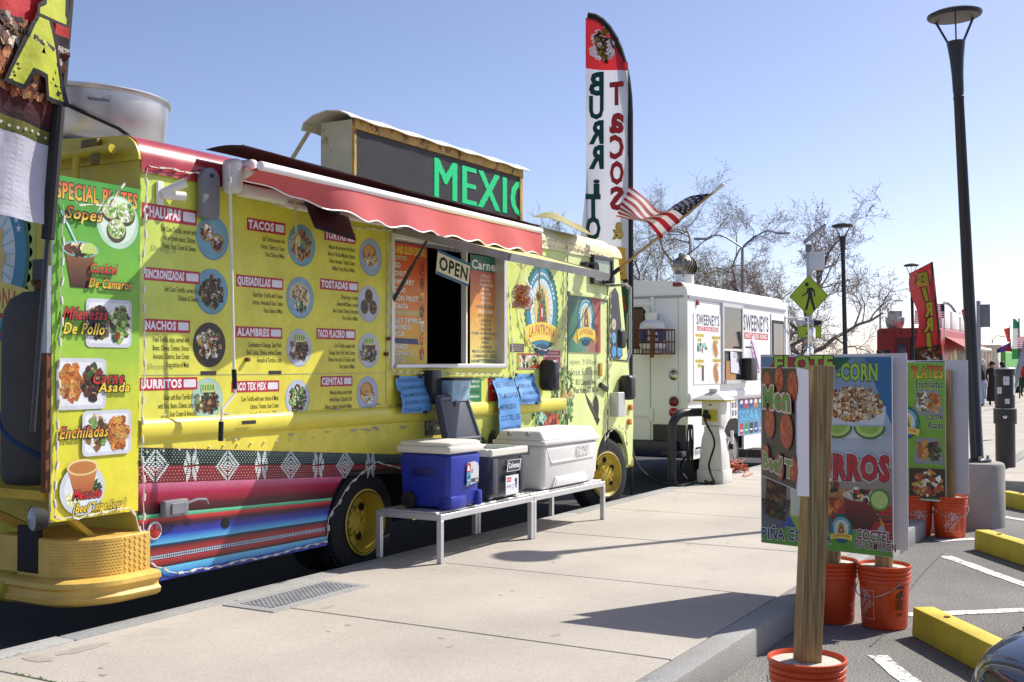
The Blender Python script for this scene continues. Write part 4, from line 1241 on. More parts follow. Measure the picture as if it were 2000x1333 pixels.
# mirror bracket, mirror, black guards, steel box, markers
ym = YT - .22
b = MB(); b.tube([at_y(1192, 558, YT - .02), at_y(1222, 556, ym), at_y(1231, 562, ym), at_y(1231, 690, ym), at_y(1225, 706, ym), at_y(1200, 704, YT - .02)], .016, 8); b.build('mirror_bracket', 'steel', TR)
mc = at_y(1216, 662, ym); b = MB(); b.box(mc.x - .08, mc.x + .07, ym - .02, ym + .04, mc.z - .10, mc.z + .10, bev=.03, seg=3); b.build('wing_mirror', 'black_plastic', TR)
def guard(px, py, w, h, d, Y=YT):
    c = W_(px, py); bb = MB(); bb.box(c.x - w / 2, c.x + w / 2, Y - d, Y - .004, c.z - h / 2, c.z + h / 2, bev=.045, seg=3); return bb.build('black_bin', 'black_plastic', TR)
guard(1058, 733, .15, .30, .17); guard(1213, 757, .17, .27, .15)
c = W_(1199, 790); b = MB(); b.box(c.x - .10, c.x + .07, YT - .10, YT - .004, c.z - .13, c.z + .13, bev=.004, seg=1); b.build('steel_box', 'aluminium', TR)
for px, py in ((1229, 796), (1227, 824)):
    c = W_(px, py); b = MB(); b.box(c.x - .03, c.x + .03, YT - .035, YT - .003, c.z - .035, c.z + .035, bev=.012); b.build('marker_lamp', 'amber_lens', TR)

# ---------------------------------------------------------------- pictures and stickers on the side
def emblem(p, u, v, r, banner=True, q=1.28):
    for k in range(44):
        t = 2 * math.pi * k / 44; p.ell(u + r * .95 * math.cos(t), v + r * .95 * q * math.sin(t), r * .07, r * .07, hx('1d6a48'), 8, lift=p.lift)
    p.lift += .0002
    p.ell(u, v, r * .96, r * .96 * q, hx('1d6a48'), 36); p.ell(u, v, r * .88, r * .88 * q, hx('2f86a0'), 36); p.ell(u, v, r * .66, r * .66 * q, hx('d8e4e0'), 32)
    for k in range(18):
        t = R(20 + 140 * k / 17) if k < 18 else 0; p.star(u + r * .77 * math.cos(t), v + r * .77 * q * math.sin(t), r * .06, WHITE)
    for k in range(28):
        t = 2 * math.pi * k / 28; p.line([(u + r * .4 * math.cos(t), v + r * .4 * q * math.sin(t)), (u + r * .64 * math.cos(t), v + r * .64 * q * math.sin(t))], r * .02, hx('9ac0c4'))
    pts = []
    for k in range(24):
        t = 2 * math.pi * k / 24; rr = r * (.56 if k % 2 == 0 else .46); pts.append((u + rr * .85 * math.cos(t), v + rr * 1.35 * math.sin(t) - r * .05))
    p.poly(pts, hx('eac86a'))
    p.poly([(u - r * .34, v - r * .62), (u + r * .34, v - r * .62), (u + r * .26, v - r * .1), (u + r * .15, v + r * .42), (u, v + r * .6), (u - r * .15, v + r * .42), (u - r * .26, v - r * .1)], hx('1f6e4a'))
    p.poly([(u - r * .17, v - r * .62), (u + r * .17, v - r * .62), (u + r * .11, v + r * .05), (u, v + r * .22), (u - r * .11, v + r * .05)], hx('a82a30'))
    p.ell(u, v + r * .36, r * .09, r * .13, hx('b8805a'), 14); p.poly([(u - r * .04, v - r * .22), (u + r * .04, v - r * .22), (u + r * .05, v + r * .02), (u - r * .05, v + r * .02)], hx('e0d0c0'))
    for k in range(12):
        p.star(u + (r * .24 if k % 2 else -r * .24) * (1 - k * .03), v - r * .55 + k * r * .075, r * .03, hx('d8c870'))
    if banner:
        n = 14; top = []; bot = []
        for k in range(n + 1):
            x = -1.05 + 2.1 * k / n; y = -.50 - .16 * x * x
            top.append((u + r * x * .98, v + r * (y + .14))); bot.append((u + r * x * .90, v + r * (y - .36)))
        p.poly(top + bot[::-1], hx('e6cf58'))
        p.text('LA PATRONA', u, v - r * .80, r * .26, hx('c0552a'), w=r * 1.5, align='c', bold=.03, bend=r * .10)
        p.ell(u, v - r * 1.12, r * .42, r * .16, hx('244a6a'), 18)
c = W_(1058, 600); p = Print(wall_fn(YT), base=.0012); emblem(p, c.x, c.z - .02, .345); p.build('emblem', P_VINYL, TR)
# framed emblem poster on the cab door
q0, q1 = W_(1109, 688), W_(1171, 577)
b = MB(); b.box(q0.x, q1.x, YT - .010, YT - .003, q0.z, q1.z); b.build('door_poster_board', 'white_plastic', TR)
p = Print(wall_fn(YT - .010), base=.001)
p.quadc(q0.x, q0.z, q0.x + (q1.x - q0.x) * .5, q1.z, hx('1a7a50'), hx('6a9a80'), hx('6a8a7a'), hx('15503c')); p.quadc(q0.x + (q1.x - q0.x) * .5, q0.z, q1.x, q1.z, hx('9a9080'), hx('b84038'), hx('a82828'), hx('8a5a50'))
cu, cv = (q0.x + q1.x) / 2 + .02, (q0.z + q1.z) / 2 + .03
p.poly([(cu - .30, cv - .20), (cu - .20, cv - .10), (cu - .2, cv - .26)], hx('d0aa48')); p.poly([(cu + .30, cv - .20), (cu + .20, cv - .10), (cu + .2, cv - .26)], hx('d0aa48'))
emblem(p, cu, cv, .205); p.build('door_poster', P_VINYL, TR)
p = Print(wall_fn(YT - .002), base=.0012); ink = hx('4a4a3c')
q = W_(1112, 714); p.text('open. 9.00am', q.x, q.z + .01, .055, hx('8a9070'), w=.62, bold=-.005)
q = W_(1110, 732); p.text('close.6.00pm', q.x, q.z - .01, .075, hx('6a7058'), w=.66, bold=-.005)
q = W_(1124, 747); p.text('813 Campbell Ave', q.x, q.z - .03, .06, ink, w=.46, bold=.012)
q = W_(1119, 758); p.text('West Haven, CT 06516', q.x, q.z - .055, .06, ink, w=.58, bold=.012)
a1_, a2_ = W_(1141, 766), W_(1169, 825)
d = V3((a2_.x - a1_.x, 0, a2_.z - a1_.z)).normalized(); nn = V3((-d.z, 0, d.x))
mp_ = lambda s, t: (a1_.x + d.x * s + nn.x * t, a1_.z + d.z * s + nn.z * t); Lm = math.hypot(a2_.x - a1_.x, a2_.z - a1_.z)
p.ell(*mp_(Lm * .68, .06), .07, .13, hx('2a2a22'), 20)
p.poly([mp_(0, 0), mp_(Lm * .3, -.035), mp_(Lm * .8, -.04), mp_(Lm, -.05), mp_(Lm, .035), mp_(Lm * .8, .03), mp_(Lm * .35, .02)], hx('20221e'))
for k in range(12): p.poly([mp_(Lm * (.25 + .05 * k), -.012), mp_(Lm * (.27 + .05 * k), -.012), mp_(Lm * (.28 + .05 * k), .006), mp_(Lm * (.26 + .05 * k), .006)], hx('a09040'))
p.build('door_lettering', P_VINYL, TR)
# vegetable picture before the door
p = Print(wall_fn(YT), base=.0015); r_ = random.Random(21)
va_, vb_ = W_(1046, 835), W_(1101, 742)
p.blobs(r_, va_.x + .36, va_.z + .10, .42, .16, [hx('3a6a2a'), hx('5a8a3a'), hx('2a4a1e'), hx('8ab058')], 160, .04, asp=.5)
p.blobs(r_, va_.x + .56, va_.z + .32, .24, .26, [hx('4a7a34'), hx('6a9a4a'), hx('2e5224'), hx('a8c878'), hx('c8d0a0')], 170, .04, asp=.35)
p.blobs(r_, va_.x + .62, va_.z + .30, .16, .06, [hx('c8a050'), hx('d8b060'), hx('e0c890')], 16, .03, asp=.6)
p.blobs(r_, va_.x + .28, va_.z + .06, .22, .06, [hx('a83a24'), hx('7a2818'), hx('c86a48')], 40, .03)
p.blobs(r_, va_.x + .06, va_.z + .12, .12, .10, [hx('8ac0a8'), hx('b0d0c0')], 12, .035)
p.build('vegetable_picture', P_VINYL, TR)
# small stickers
def sticker(px0, py0, px1, py1, fn_, name='sticker'):
    a, c = W_(px0, py1), W_(px1, py0); p = Print(wall_fn(YT), base=.0014); fn_(p, a.x, a.z, c.x - a.x, c.z - a.z); return p.build(name, P_VINYL, TR)
def s_notice(p, x, z, w, h):
    p.rrect(x, z, x + w, z + h, .01, hx('4a3a34'))
    for k in range(4): p.text(('IMPORTANT', 'please ask us before', 'ordering about any', 'food allergy')[k], x + w / 2, z + h * (.76 - .2 * k), h * .11, hx('d8d0c8'), w=w * .8, align='c')
sticker(996, 672, 1023, 688, s_notice)
def s_tacos(p, x, z, w, h):
    p.rrect(x, z, x + w, z + h, .012, hx('b84028')); p.rect(x, z + h * .1, x + w * .5, z + h * .9, hx('8aa84a'))
    p.blobs(random.Random(1), x + w * .38, z + h * .48, w * .3, h * .28, FOOD['mix'] + [hx('d8a050')], 60, .035)
    p.ell(x + w * .78, z + h * .6, w * .17, h * .3, hx('c8d8d0')); p.blobs(random.Random(2), x + w * .78, z + h * .6, w * .11, h * .2, FOOD['green'], 24, .02)
    p.rect(x, z, x + w, z + h * .1, hx('8a2a1c')); p.text('WE MAKE TACOS FOR ANY OCCASION', x + w / 2, z + h * .02, h * .06, WHITE, w=w * .9, align='c')
sticker(1009, 691, 1052, 722, s_tacos)
def s_red(p, x, z, w, h):
    p.rect(x, z, x + w, z + h, hx('d8d0cc')); p.rect(x + .008, z + .008, x + w - .008, z + h - .008, hx('b02030'))
    p.text('PLEASE PRACTICE', x + w / 2, z + h * .8, h * .07, WHITE, w=w * .7, align='c', bold=.02); p.text('SOCIAL DISTANCING', x + w / 2, z + h * .62, h * .1, WHITE, w=w * .88, align='c', bold=.02)
    p.text('6 FEET', x + w * .4, z + h * .28, h * .14, WHITE, w=w * .45, align='c', bold=.02); p.ell(x + w * .8, z + h * .26, w * .07, h * .17, WHITE); p.ell(x + w * .8, z + h * .48, w * .045, h * .05, WHITE)
sticker(1060, 684, 1095, 722, s_red)
def s_green(p, x, z, w, h):
    p.rrect(x, z, x + w, z + h, .015, hx('1f7a40'))
    for k, t in enumerate(('VEGGIE TACO', 'VEGGIE BURRITO', 'con lechuga', 'VEGGIE QUESADILLA')): p.text(t, x + w * .5, z + h * (.8 - .2 * k), h * .09, WHITE if k != 2 else BLACK, w=w * .8, align='c', bold=.02)
sticker(897, 738, 940, 788, s_green)
def s_redbox(p, x, z, w, h):
    p.rrect(x, z, x + w, z + h, .015, hx('c02830')); p.text('Menudo', x + w * .5, z + h * .7, h * .12, WHITE, w=w * .8, align='c', bold=.02); p.text('Hot', x + w * .5, z + h * .4, h * .12, WHITE, w=w * .5, align='c', bold=.02)
sticker(953, 738, 984, 787, s_redbox)
food_photo(845, 766, 30, hx('c8ccd4'), 'green', 31, 'pile')
def s_mo(p, x, z, w, h):
    p.rect(x, z, x + w, z + h, hx('2a1a14')); p.text('Molletes', x + .04, z + h * .4, h * .34, hx('4a9a2a'), w=w * .9, bold=.03, outline=[(hx('e8d8c8'), .05), (hx('c02020'), .02)])
sticker(829, 815, 905, 852, s_mo, 'molletes_picture')
# lower side behind the coolers
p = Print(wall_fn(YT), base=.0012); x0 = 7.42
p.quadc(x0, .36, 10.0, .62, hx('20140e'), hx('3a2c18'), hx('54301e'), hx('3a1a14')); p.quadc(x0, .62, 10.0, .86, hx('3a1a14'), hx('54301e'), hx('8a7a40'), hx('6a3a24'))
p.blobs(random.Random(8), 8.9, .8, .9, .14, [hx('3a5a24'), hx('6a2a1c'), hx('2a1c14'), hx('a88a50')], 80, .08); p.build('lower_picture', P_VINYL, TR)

# ---------------------------------------------------------------- light strings clipped along the seams
def light_string(path, Y, name='light_string', sag=.008, seed=1, fn=None):
    r_ = random.Random(seed); bb = MB()
    pts = [W_(*q) if fn is None else fn(*q) for q in path]
    pts = [V3((q.x, Y if fn is None else q.y, q.z)) for q in pts]
    dense = []
    for a, c in zip(pts[:-1], pts[1:]):
        n = max(1, int((c - a).length / .05))
        for k in range(n):
            q = a.lerp(c, k / n); dense.append(q + V3((r_.uniform(-sag, sag), -.004, r_.uniform(-sag, sag))))
    dense.append(pts[-1])
    bb.tube(dense, .0032, 5)
    for k in range(1, len(dense) - 1, 2):
        a, c = dense[k], dense[min(k + 1, len(dense) - 1)]; m = (a + c) / 2; d = (c - a).normalized()
        bb.bar(m - d * .021 + V3((0, -.004, 0)), m + d * .021 + V3((0, -.004, 0)), .011, .016, up=(0, 1, 0))
    return tag(bb.build(name, 'cord_white', TR), kind='stuff')
ys = YT - .01
light_string([(282, 330), (276, 520), (277, 700), (272, 850), (276, 1000), (276, 1085)], ys - .004, seed=2)
light_string([(276, 1090), (300, 1105), (340, 1120), (440, 1102), (560, 1077), (635, 1056), (640, 1010), (670, 960), (700, 925), (735, 904), (778, 915)], ys, seed=3)
light_string([(290, 325), (390, 342)], ys - .01, seed=4)
light_string([(415, 365), (560, 405), (690, 445), (762, 452), (757, 560), (756, 700), (765, 728), (985, 733)], ys, seed=5)
light_string([(990, 560), (1000, 735)], ys - .002, seed=6)
c = W_(1058, 600); light_string([(1058 + 45 * math.cos(R(a)), 598 - 86 * math.sin(R(a))) for a in range(150, 400, 14)], ys - .002, seed=7)
light_string([(1105, 470), (1103, 600), (1099, 740), (1098, 830)], ys - .004, seed=8)
light_string([(1189, 565), (1187, 700), (1184, 780), (1178, 860)], ys - .004, seed=9)
light_string([(1178, 862), (1188, 842), (1204, 831), (1218, 842), (1222, 870)], ys - .004, seed=10)
light_string([(1046, 463), (1100, 473), (1190, 506)], ys - .012, seed=11)

# ---------------------------------------------------------------- fittings on the skirt
c = W_(335, 992); b = MB(); b.box(c.x - .10, c.x + .09, YT - .055, YT - .004, c.z - .05, c.z + .05, bev=.012); b.box(c.x - .055, c.x + .06, YT - .064, YT - .0552, c.z - .034, c.z + .034, bev=.003, seg=1); ob = b.build('power_inlet', 'grey_plastic', TR)
b = MB(); b.tube([(c.x + .09, YT - .04, c.z + .02), (c.x + .16, YT - .05, c.z + .035), (c.x + .22, YT - .06, c.z + .03), (c.x + .24, YT - .055, c.z + .0)], .010, 8); b.build('inlet_lever', 'grey_plastic', ob)
c = W_(300, 1037); b = MB(); b.lathe([(.055, -.004), (.052, -.012), (.044, -.014)], (c.x, YT, c.z), 'Y', 24); rf = b.build('reflector', 'white_plastic', TR)
b = MB(); b.lathe([(.044, -.013), (.03, -.018), (.001, -.02)], (c.x, YT, c.z), 'Y', 24); b.build('lens', 'red_lens', rf)
c = W_(440, 1022); b = MB(); b.cyl((c.x, YT - .0035, c.z), (c.x, YT - .006, c.z), .034, n=20); b.build('filler_hole', 'black_hole', TR)
# ---------------------------------------------------------------- rear of the truck: rack, plates panel, step, bumper
YP = YT - .015
pl0, pl1 = at_y(98, 1018, YP), at_y(263, 372, YP)
PX0, PX1, PZ0, PZ1 = pl0.x, XR - .012, pl0.z - .01, 2.575
b = MB(); b.box(PX0, PX1, YP, YP + .012, PZ0, PZ1)
pb_ = b.build('plates_panel', 'white_plastic', TR)
p = Print(wall_fn(YP), base=.001)
g0, g1, g2 = hx('3f9e34'), hx('98c03a'), hx('e8d83e'); zm = PZ0 + (PZ1 - PZ0) * .55; zl = PZ0 + (PZ1 - PZ0) * .30
p.quadc(PX0, zm, PX1, PZ1, hx('86bc3a'), hx('86bc3a'), g0, g0); p.quadc(PX0, zl, PX1, zm, hx('d0d23a'), hx('d0d23a'), hx('86bc3a'), hx('86bc3a')); p.quadc(PX0, PZ0, PX1, zl, g2, g2, hx('d0d23a'), hx('d0d23a'))
Pq = lambda px, py: at_y(px, py, YP)
wP = PX1 - PX0
p.text('SPECIAL PLATES', PX0 + .02, PZ1 - .118, .082, hx('e8c83a'), w=wP * .93, bold=.03, outline=(BLACK, .05), top=hx('d8552a'))
def script(t, px, py, h, w, col, top):
    q = Pq(px, py); p.text(t, q.x, q.z, h, col, w=w, bold=.018, shear=.25, outline=(BLACK, .06), top=top)
yv, rv, ov = hx('f0d03a'), hx('d02a26'), hx('e87a2c')
r_ = random.Random(3)
def tray(px, py, w, h, kinds):
    q = Pq(px, py); p.rrect(q.x - w / 2, q.z - h / 2, q.x + w / 2, q.z + h / 2, .03, hx('c8ccd4')); p.rrect(q.x - w * .44, q.z - h * .42, q.x + w * .44, q.z + h * .42, .02, hx('e0e2e6'))
    n = len(kinds)
    for k, kd in enumerate(kinds):
        p.blobs(r_, q.x + w * (-.22 + .44 * k / max(1, n - 1)) if n > 1 else q.x, q.z, w * (.20 if n > 1 else .38), h * .34, FOOD[kd], 70, .022)
q = Pq(230, 435); p.ell(q.x, q.z, .15, .15, hx('b8d8c0')); p.ell(q.x, q.z + .01, .13, .13, hx('d8ecd8'))
for du, dv in ((-.05, .06), (.055, .05), (-.01, -.05)):
    p.ell(q.x + du, q.z + dv, .068, .066, hx('4a4020')); p.ell(q.x + du, q.z + dv + .012, .062, .056, hx('b8cc8a')); p.blobs(r_, q.x + du, q.z + dv + .01, .05, .045, [hx('d8e8b8'), hx('8ab058'), hx('f0f0e0'), hx('6a9a3a')], 40, .014)
q = Pq(156, 505); p.poly([(q.x - .10, q.z + .04), (q.x + .10, q.z + .04), (q.x + .065, q.z - .16), (q.x - .06, q.z - .16)], [hx('8a5a34'), hx('8a5a34'), hx('3a1410'), hx('3a1410')]); p.ell(q.x, q.z + .05, .125, .045, hx('7ab8b0')); p.ell(q.x, q.z + .048, .11, .036, hx('6a3a20'))
p.blobs(r_, q.x, q.z + .05, .08, .03, FOOD['mix'] + [hx('e8d8a8')], 26, .02); p.ell(q.x + .06, q.z + .03, .055, .06, hx('b8d070'), a0=0, a1=180); p.line([(q.x - .02, q.z + .07), (q.x - .13, q.z + .25)], .012, hx('b8d8e0'))
tray(212, 632, .32, .27, ('dark', 'green')); tray(158, 750, .33, .28, ('rice', 'dark')); tray(207, 845, .34, .25, ('white', 'rice'))
q = Pq(158, 945); p.ell(q.x, q.z - .03, .15, .14, hx('c4ccd4')); p.ell(q.x, q.z - .03, .12, .11, hx('dde2e6')); p.blobs(r_, q.x - .06, q.z - .07, .05, .04, [hx('d8d8a0')], 20, .015); p.blobs(r_, q.x + .08, q.z - .03, .04, .04, [hx('1e3a1c'), hx('2e4a24')], 24, .02, asp=.5)
p.poly([(q.x - .10, q.z + .09), (q.x + .10, q.z + .09), (q.x + .06, q.z - .07), (q.x - .05, q.z - .07)], [hx('c88a50'), hx('c88a50'), hx('a04a24'), hx('a04a24')]); p.ell(q.x, q.z + .09, .105, .045, hx('dcc890')); p.ell(q.x, q.z + .088, .09, .034, hx('b8783c'))
script('Sopes', 124, 425, .062, .24, yv, rv)
script('Cocktel', 172, 532, .05, .18, rv, ov); script('De Camaron', 170, 561, .05, .30, yv, ov)
script('Milanesas', 120, 622, .06, .29, hx('c02020'), rv); script('De Pollo', 120, 652, .06, .27, yv, yv)
script('Carne', 176, 750, .065, .22, rv, hx('a01818')); script('Asada', 188, 766, .05, .22, yv, yv)
script('Enchiladas', 112, 858, .06, .32, yv, rv)
script('Menudo', 138, 977, .05, .19, rv, rv); script('(Beef Tripe Soup)', 138, 1003, .045, .36, yv, yv)
p.build('plates_print', P_VINYL, pb_)
fnP = lambda px, py: V3((Pq(px, py).x, YP - .01, Pq(px, py).z))
light_string([(128, 375), (143, 400), (205, 405), (236, 358)], YP, seed=12, fn=lambda a, c: V3((Pq(a, c).x, YP - .03, Pq(a, c).z)))
light_string([(121, 400), (117, 560), (111, 740), (108, 900), (101, 1012), (150, 1012), (250, 992), (262, 1010), (276, 1060)], YP, seed=13, fn=fnP)
# emblem and large lettering on the rear wall
rear = face_fn((XR - .001, 0, 0), (0, -1, 0), (0, 0, 1)); Q_ = lambda px, py: at_x(px, py, XR)
p = Print(rear, base=.001)
q = Q_(-30, 500); a_ = Q_(62, 740); 
p.rect(-Q_(-120, 300).y, Q_(0, 735).z, -Q_(72, 300).y, Q_(0, 330).z, hx('a8b83c'), top=hx('b8c04a'))
emblem(p, -q.y, q.z, .46)
q = Q_(-18, 655); p.text('TAC', -q.y - .25, q.z, .13, hx('a82420'), bold=.03, outline=(BLACK, .015)); q = Q_(-18, 720); p.text('BIRRIO', -q.y - .7, q.z - .06, .13, hx('a82420'), bold=.03, outline=(BLACK, .015))
p.rect(-Q_(64, 600).y, Q_(64, 560).z, -Q_(92, 600).y, Q_(64, 508).z, hx('0a0a0a'))
q = Q_(-30, 800); p.text('CATER', -q.y - .2, q.z + .08, .07, hx('1a4a2a'), bold=.02); p.text('OPEN', -q.y - .05, q.z - .08, .07, hx('1a2a1a'), bold=.02)
p.build('rear_print', P_VINYL, TR)
mat('rack_dark', hx('6a5a24'), .6, var=.3, scale=9)
# rear top pipe rail with brackets
b = MB(); zp = Q_(200, 312).z
b.tube([(XR - .10, YT + .12, zp + .03), (XR - .10, YB - .1, zp + .0)], .028, 10)
b.tube([(XR - .10, YT + .42, zp + .02), (XR - .11, YT + .46, zp - .55)], .022, 8)
b.build('rear_rail', 'truck_yellow', TR)
b = MB(); b.box(XR - .06, XR - .022, YT + .30, YT + .44, zp + .06, zp + .12, bev=.01); b.box(XR - .13, XR - .12, YT + .20, YT + .27, zp - .06, zp + .01, bev=.003); b.build('rail_bracket', 'rack_dark', TR)
# rack for the tank
mat('rack_yellow', hx('c8a428'), .5, var=.2, scale=6, spots=hx('4a3a28'), spot_scale=12, spot_t=.66)
b = MB()
b.bar((PX0 + .02, YT + .03, .86), (PX0 + .02, YB - .4, .86), .05, .05); b.bar((PX0 + .02, YT + .03, .86), (XR, YT + .03, .86), .05, .05); b.bar((PX0 + .03, YT + .95, .84), (XR, YT + .5, .45), .05, .05)
b.bar((PX0 + .2, YT + .1, .72), (XR - .15, YT + .1, .52), .05, .03)
b.box(PX0 + .05, XR - .01, YT + .06, YT + 1.2, .87, .885); b.build('tank_rack', 'rack_yellow', TR)
an = at_y(92, 520, YP + .03); am = at_y(92, 690, YP + .03); al = at_y(97, 770, YP + .03)
b = MB(); b.box(PX0 - .03, PX0 - .005, YP, YP + .04, am.z, an.z); b.build('angle_iron', 'zinc', TR)
b = MB(); b.box(PX0 - .028, PX0 - .003, YP + .002, YP + .042, .88, am.z - .003); b.build('angle_iron', 'rust', TR)
tc = V3((4.36, 5.62, .885)); mat('tank_grey', hx('4a4845'), .8, var=.22, scale=4, spots=hx('2a2624'), spot_scale=7, spot_t=.66)
TK = thing('propane_tank', 'tall dark grey gas tank with blue strap on the truck rear rack', 'gas tank', tc)
b = MB(); b.lathe([(.001, 0), (.17, 0), (.19, .02), (.2, .06), (.2, .88), (.19, .98), (.155, 1.05), (.09, 1.09), (.001, 1.10)], tc, 'Z', 40); b.build('vessel', 'tank_grey', TK)
b = MB(); b.cyl(tc + V3((0, 0, 1.09)), tc + V3((0, 0, 1.15)), .03, n=12); b.cyl(tc + V3((-.05, 0, 1.15)), tc + V3((.05, 0, 1.15)), .014, n=8); b.build('valve', 'rust', TK)
b = MB(); b.tube([tc + V3((.203 * math.cos(R(a)), .203 * math.sin(R(a)), .38 - .25 * ((a - 130) / 120))) for a in range(120, 290, 10)], [.012] * 17, 6); b.build('strap', mat('strap_blue', hx('1a3a6a'), .7, var=.2), TK)
# work lamp under the rack
lc = at_d(62, 1015, 5.95)
b = MB(); b.lathe([(.001, .075), (.05, .07), (.062, .03), (.066, 0)], lc, 'X', 22, M=Matrix.Rotation(R(-20), 3, 'Z')); wl_ = b.build('work_lamp', 'black_rubber', TR)
b = MB(); b.lathe([(.062, .002), (.04, -.012), (.001, -.018)], lc, 'X', 22, M=Matrix.Rotation(R(-20), 3, 'Z')); b.build('lamp_lens', mat('lens_clear', hx('9a9ca4'), .15, var=.2, scale=30), wl_)
# rounded step and bumper
def plan(off=0.0, x1=4.74, n=9):
    pts = [(x1, 5.08 - off)]
    cx, cy, r = 4.50, 5.33, .25 + off
    for k in range(n + 1):
        a = R(-90 - 90 * k / n); pts.append((cx + r * math.cos(a) * 1.15, cy + r * math.sin(a)))
    pts.append((cx - r * 1.15, 5.75))
    return pts
def ribbon(prof, x1, name, m, y_end=5.75):
    bb = MB(); rows = []
    for off, z in prof:
        rows.append([(x, y, z) for x, y in plan(off, x1)])
    n = len(rows[0]); vs = [V3(q) for r0 in rows for q in r0]
    fs = [(i * n + k, i * n + k + 1, (i + 1) * n + k + 1, (i + 1) * n + k) for i in range(len(rows) - 1) for k in range(n - 1)]
    bb._add(vs, fs); return bb
SZ = .60
bb = ribbon([(-.02, .36), (0, .365), (0, SZ - .006), (-.008, SZ)], 4.70, '', '')
top = plan(-.008, 4.70); bb.poly([(x, y, SZ + .0005) for x, y in top] + [(4.70, 5.75, SZ + .0005)])
st = bb.build('rear_step', 'step_yellow', TR, sharp=40)
b = MB(); pp = plan(.0, 4.70, 40)                        # raised tread on the step face
for j in range(13):
    z = .385 + j * .0165
    for k in range(1, len(pp) - 2):
        for q in ((0.25, 1), (.75, -1)):
            x = pp[k][0] + (pp[k + 1][0] - pp[k][0]) * q[0]; y = pp[k][1] + (pp[k + 1][1] - pp[k][1]) * q[0]
            dx, dy = pp[k + 1][0] - pp[k][0], pp[k + 1][1] - pp[k][1]; L = math.hypot(dx, dy)
            if L > .1: continue
            dx, dy = dx / L * .006, dy / L * .006; s_ = 1 if (j + k) % 2 else -1
            b.bar((x - dx, y - dy, z - .005 * s_), (x + dx, y + dy, z + .005 * s_), .006, .006, up=(x - 4.5, y - 5.4, 0))
for k in range(5):
    for j in range(13):
        x = 4.52 + k * .036; z = .385 + j * .0165; s_ = 1 if (j + k) % 2 else -1
        b.bar((x - .008, 5.079, z - .005 * s_), (x + .008, 5.079, z + .005 * s_), .006, .006, up=(0, 1, 0))
tag(b.build('step_tread', 'step_yellow', st, sharp=20), kind='stuff')
prof = [(-.03, .235), (.03, .24), (.065, .26), (.07, .285), (.05, .305), (.05, .325), (.072, .345), (.07, .37), (.045, .385), (-.02, .388)]
ribbon(prof, 4.72, '', '').build('rear_bumper', 'step_yellow', TR, sharp=50)
b = MB(); b.tube([(4.20, 5.60, .315), (4.20, 7.3, .315)], .085, 14); bt = b.build('bumper_tube', mat('bumper_olive', hx('a89a30'), .55, var=.2, scale=6, spots=hx('3a3018'), spot_scale=12, spot_t=.68), TR)
b = MB()
for yy in (5.72, 5.95, 6.2):
    for zz in (.05, -.03): b.cyl((4.20 - .07, yy, .315 + zz), (4.20 - .092, yy, .315 + zz * 1.1), .022, n=10)
b.build('bumper_holes', 'black_hole', bt)
b = MB(); b.box(4.25, XR, 5.4, 7.2, .40, .42); b.build('rear_tread_plate', 'rust', TR)
b = MB(); b.box(4.21, 4.24, 5.42, 5.60, .40, .66, bev=.005); b.build('mud_flap', 'black_rubber', TR)
b = MB(); b.box(XR - .01, XR + .03, YT + .02, YB - .1, .36, .505); b.build('rear_sill', 'truck_yellow', TR)
# exhaust drum on the roof
dc = at_d(165, 250, 7.5); dc = V3((dc.x, dc.y, 2.92)); mat('drum_metal', hx('c4c6ca'), .32, .75, var=.10, scale=5, stretch=(1, 1, .3))
b = MB(); b.lathe([(.001, .02), (.46, .02), (.50, .05), (.53, .34), (.545, .35), (.55, .365), (.54, .375), (.52, .37), (.51, .33), (.46, .15), (.001, .12)], dc, 'Z', 56); dm = b.build('exhaust_drum', 'drum_metal', TR, sharp=50)
p = Print(lambda u, v, l: dc + V3((math.cos(u) * (.525 + l), math.sin(u) * (.525 + l), v)), base=.004)
ua = math.atan2(-.82, -.52)
p.rect(ua - .12, .25, ua + .17, .31, hx('b8babc')); p.text('VentilationDirect', ua - .1, .268, .022, BLACK, w=.25); p.build('drum_label', P_PAPER, dm)
b = MB(); b.tube([dc + V3((-.42, -.36, .22)), dc + V3((-.2, -.55, .1)), dc + V3((0, -.62, -.02))], .012, 6); b.build('drum_cable', 'black_rubber', TR)

# ---------------------------------------------------------------- handwritten blue papers
def paper(px0, py0, px1, py1, lines, label, curl=.0, w_bot=None):
    a, c = at_y(px0, py1, YT - .02), at_y(px1, py0, YT - .02); w, h = c.x - a.x, c.z - a.z
    T = thing('paper_sign', label, 'paper sign', (a.x + w / 2, YT - .02, a.z), group='blue handwritten paper signs')
    def fn(u, v, l): 
        zz = a.z + v; o_ = .06 * max(0, min(1, (1.42 - zz) / .14))
        return V3((a.x + u + .006 * math.sin(v / h * 4), YT - .012 - o_ - l - .006 * math.sin(3 * u / w + 5 * v / h) ** 2 - curl * (1 - v / h) ** 2, zz))
    pp = Print(fn, split=.05, base=.001); pp.rect(0, 0, w, h, hx('5c94d0')); pp.build('sheet', P_PAPER, T)
    n = len(lines)
    for k, t in enumerate(lines):
        pp = Print(fn, split=.05, base=.002)
        pp.text(t, w * .08, h * (.98 - (k + .75) / n), h / n * .46, hx('16264e'), w=w * min(.88, .1 * len(t) + .12), bold=.004, rot=.03)
        pp.build('lettering', P_PAPER, T)
    for (u, v, hh) in ((.02, h * .99, 0), (w * .85, h * .99, 0), (0, h * .5, 1), (w * .8, .0, 0)):
        bb = MB(); q = fn(u, v, .003)
        bb.box(q.x - (.012 if hh else .03), q.x + (.012 if hh else .03), q.y - .001, q.y + .0005, q.z - (.03 if hh else .012), q.z + (.03 if hh else .012)); bb.build('tape', 'tape_black', T)
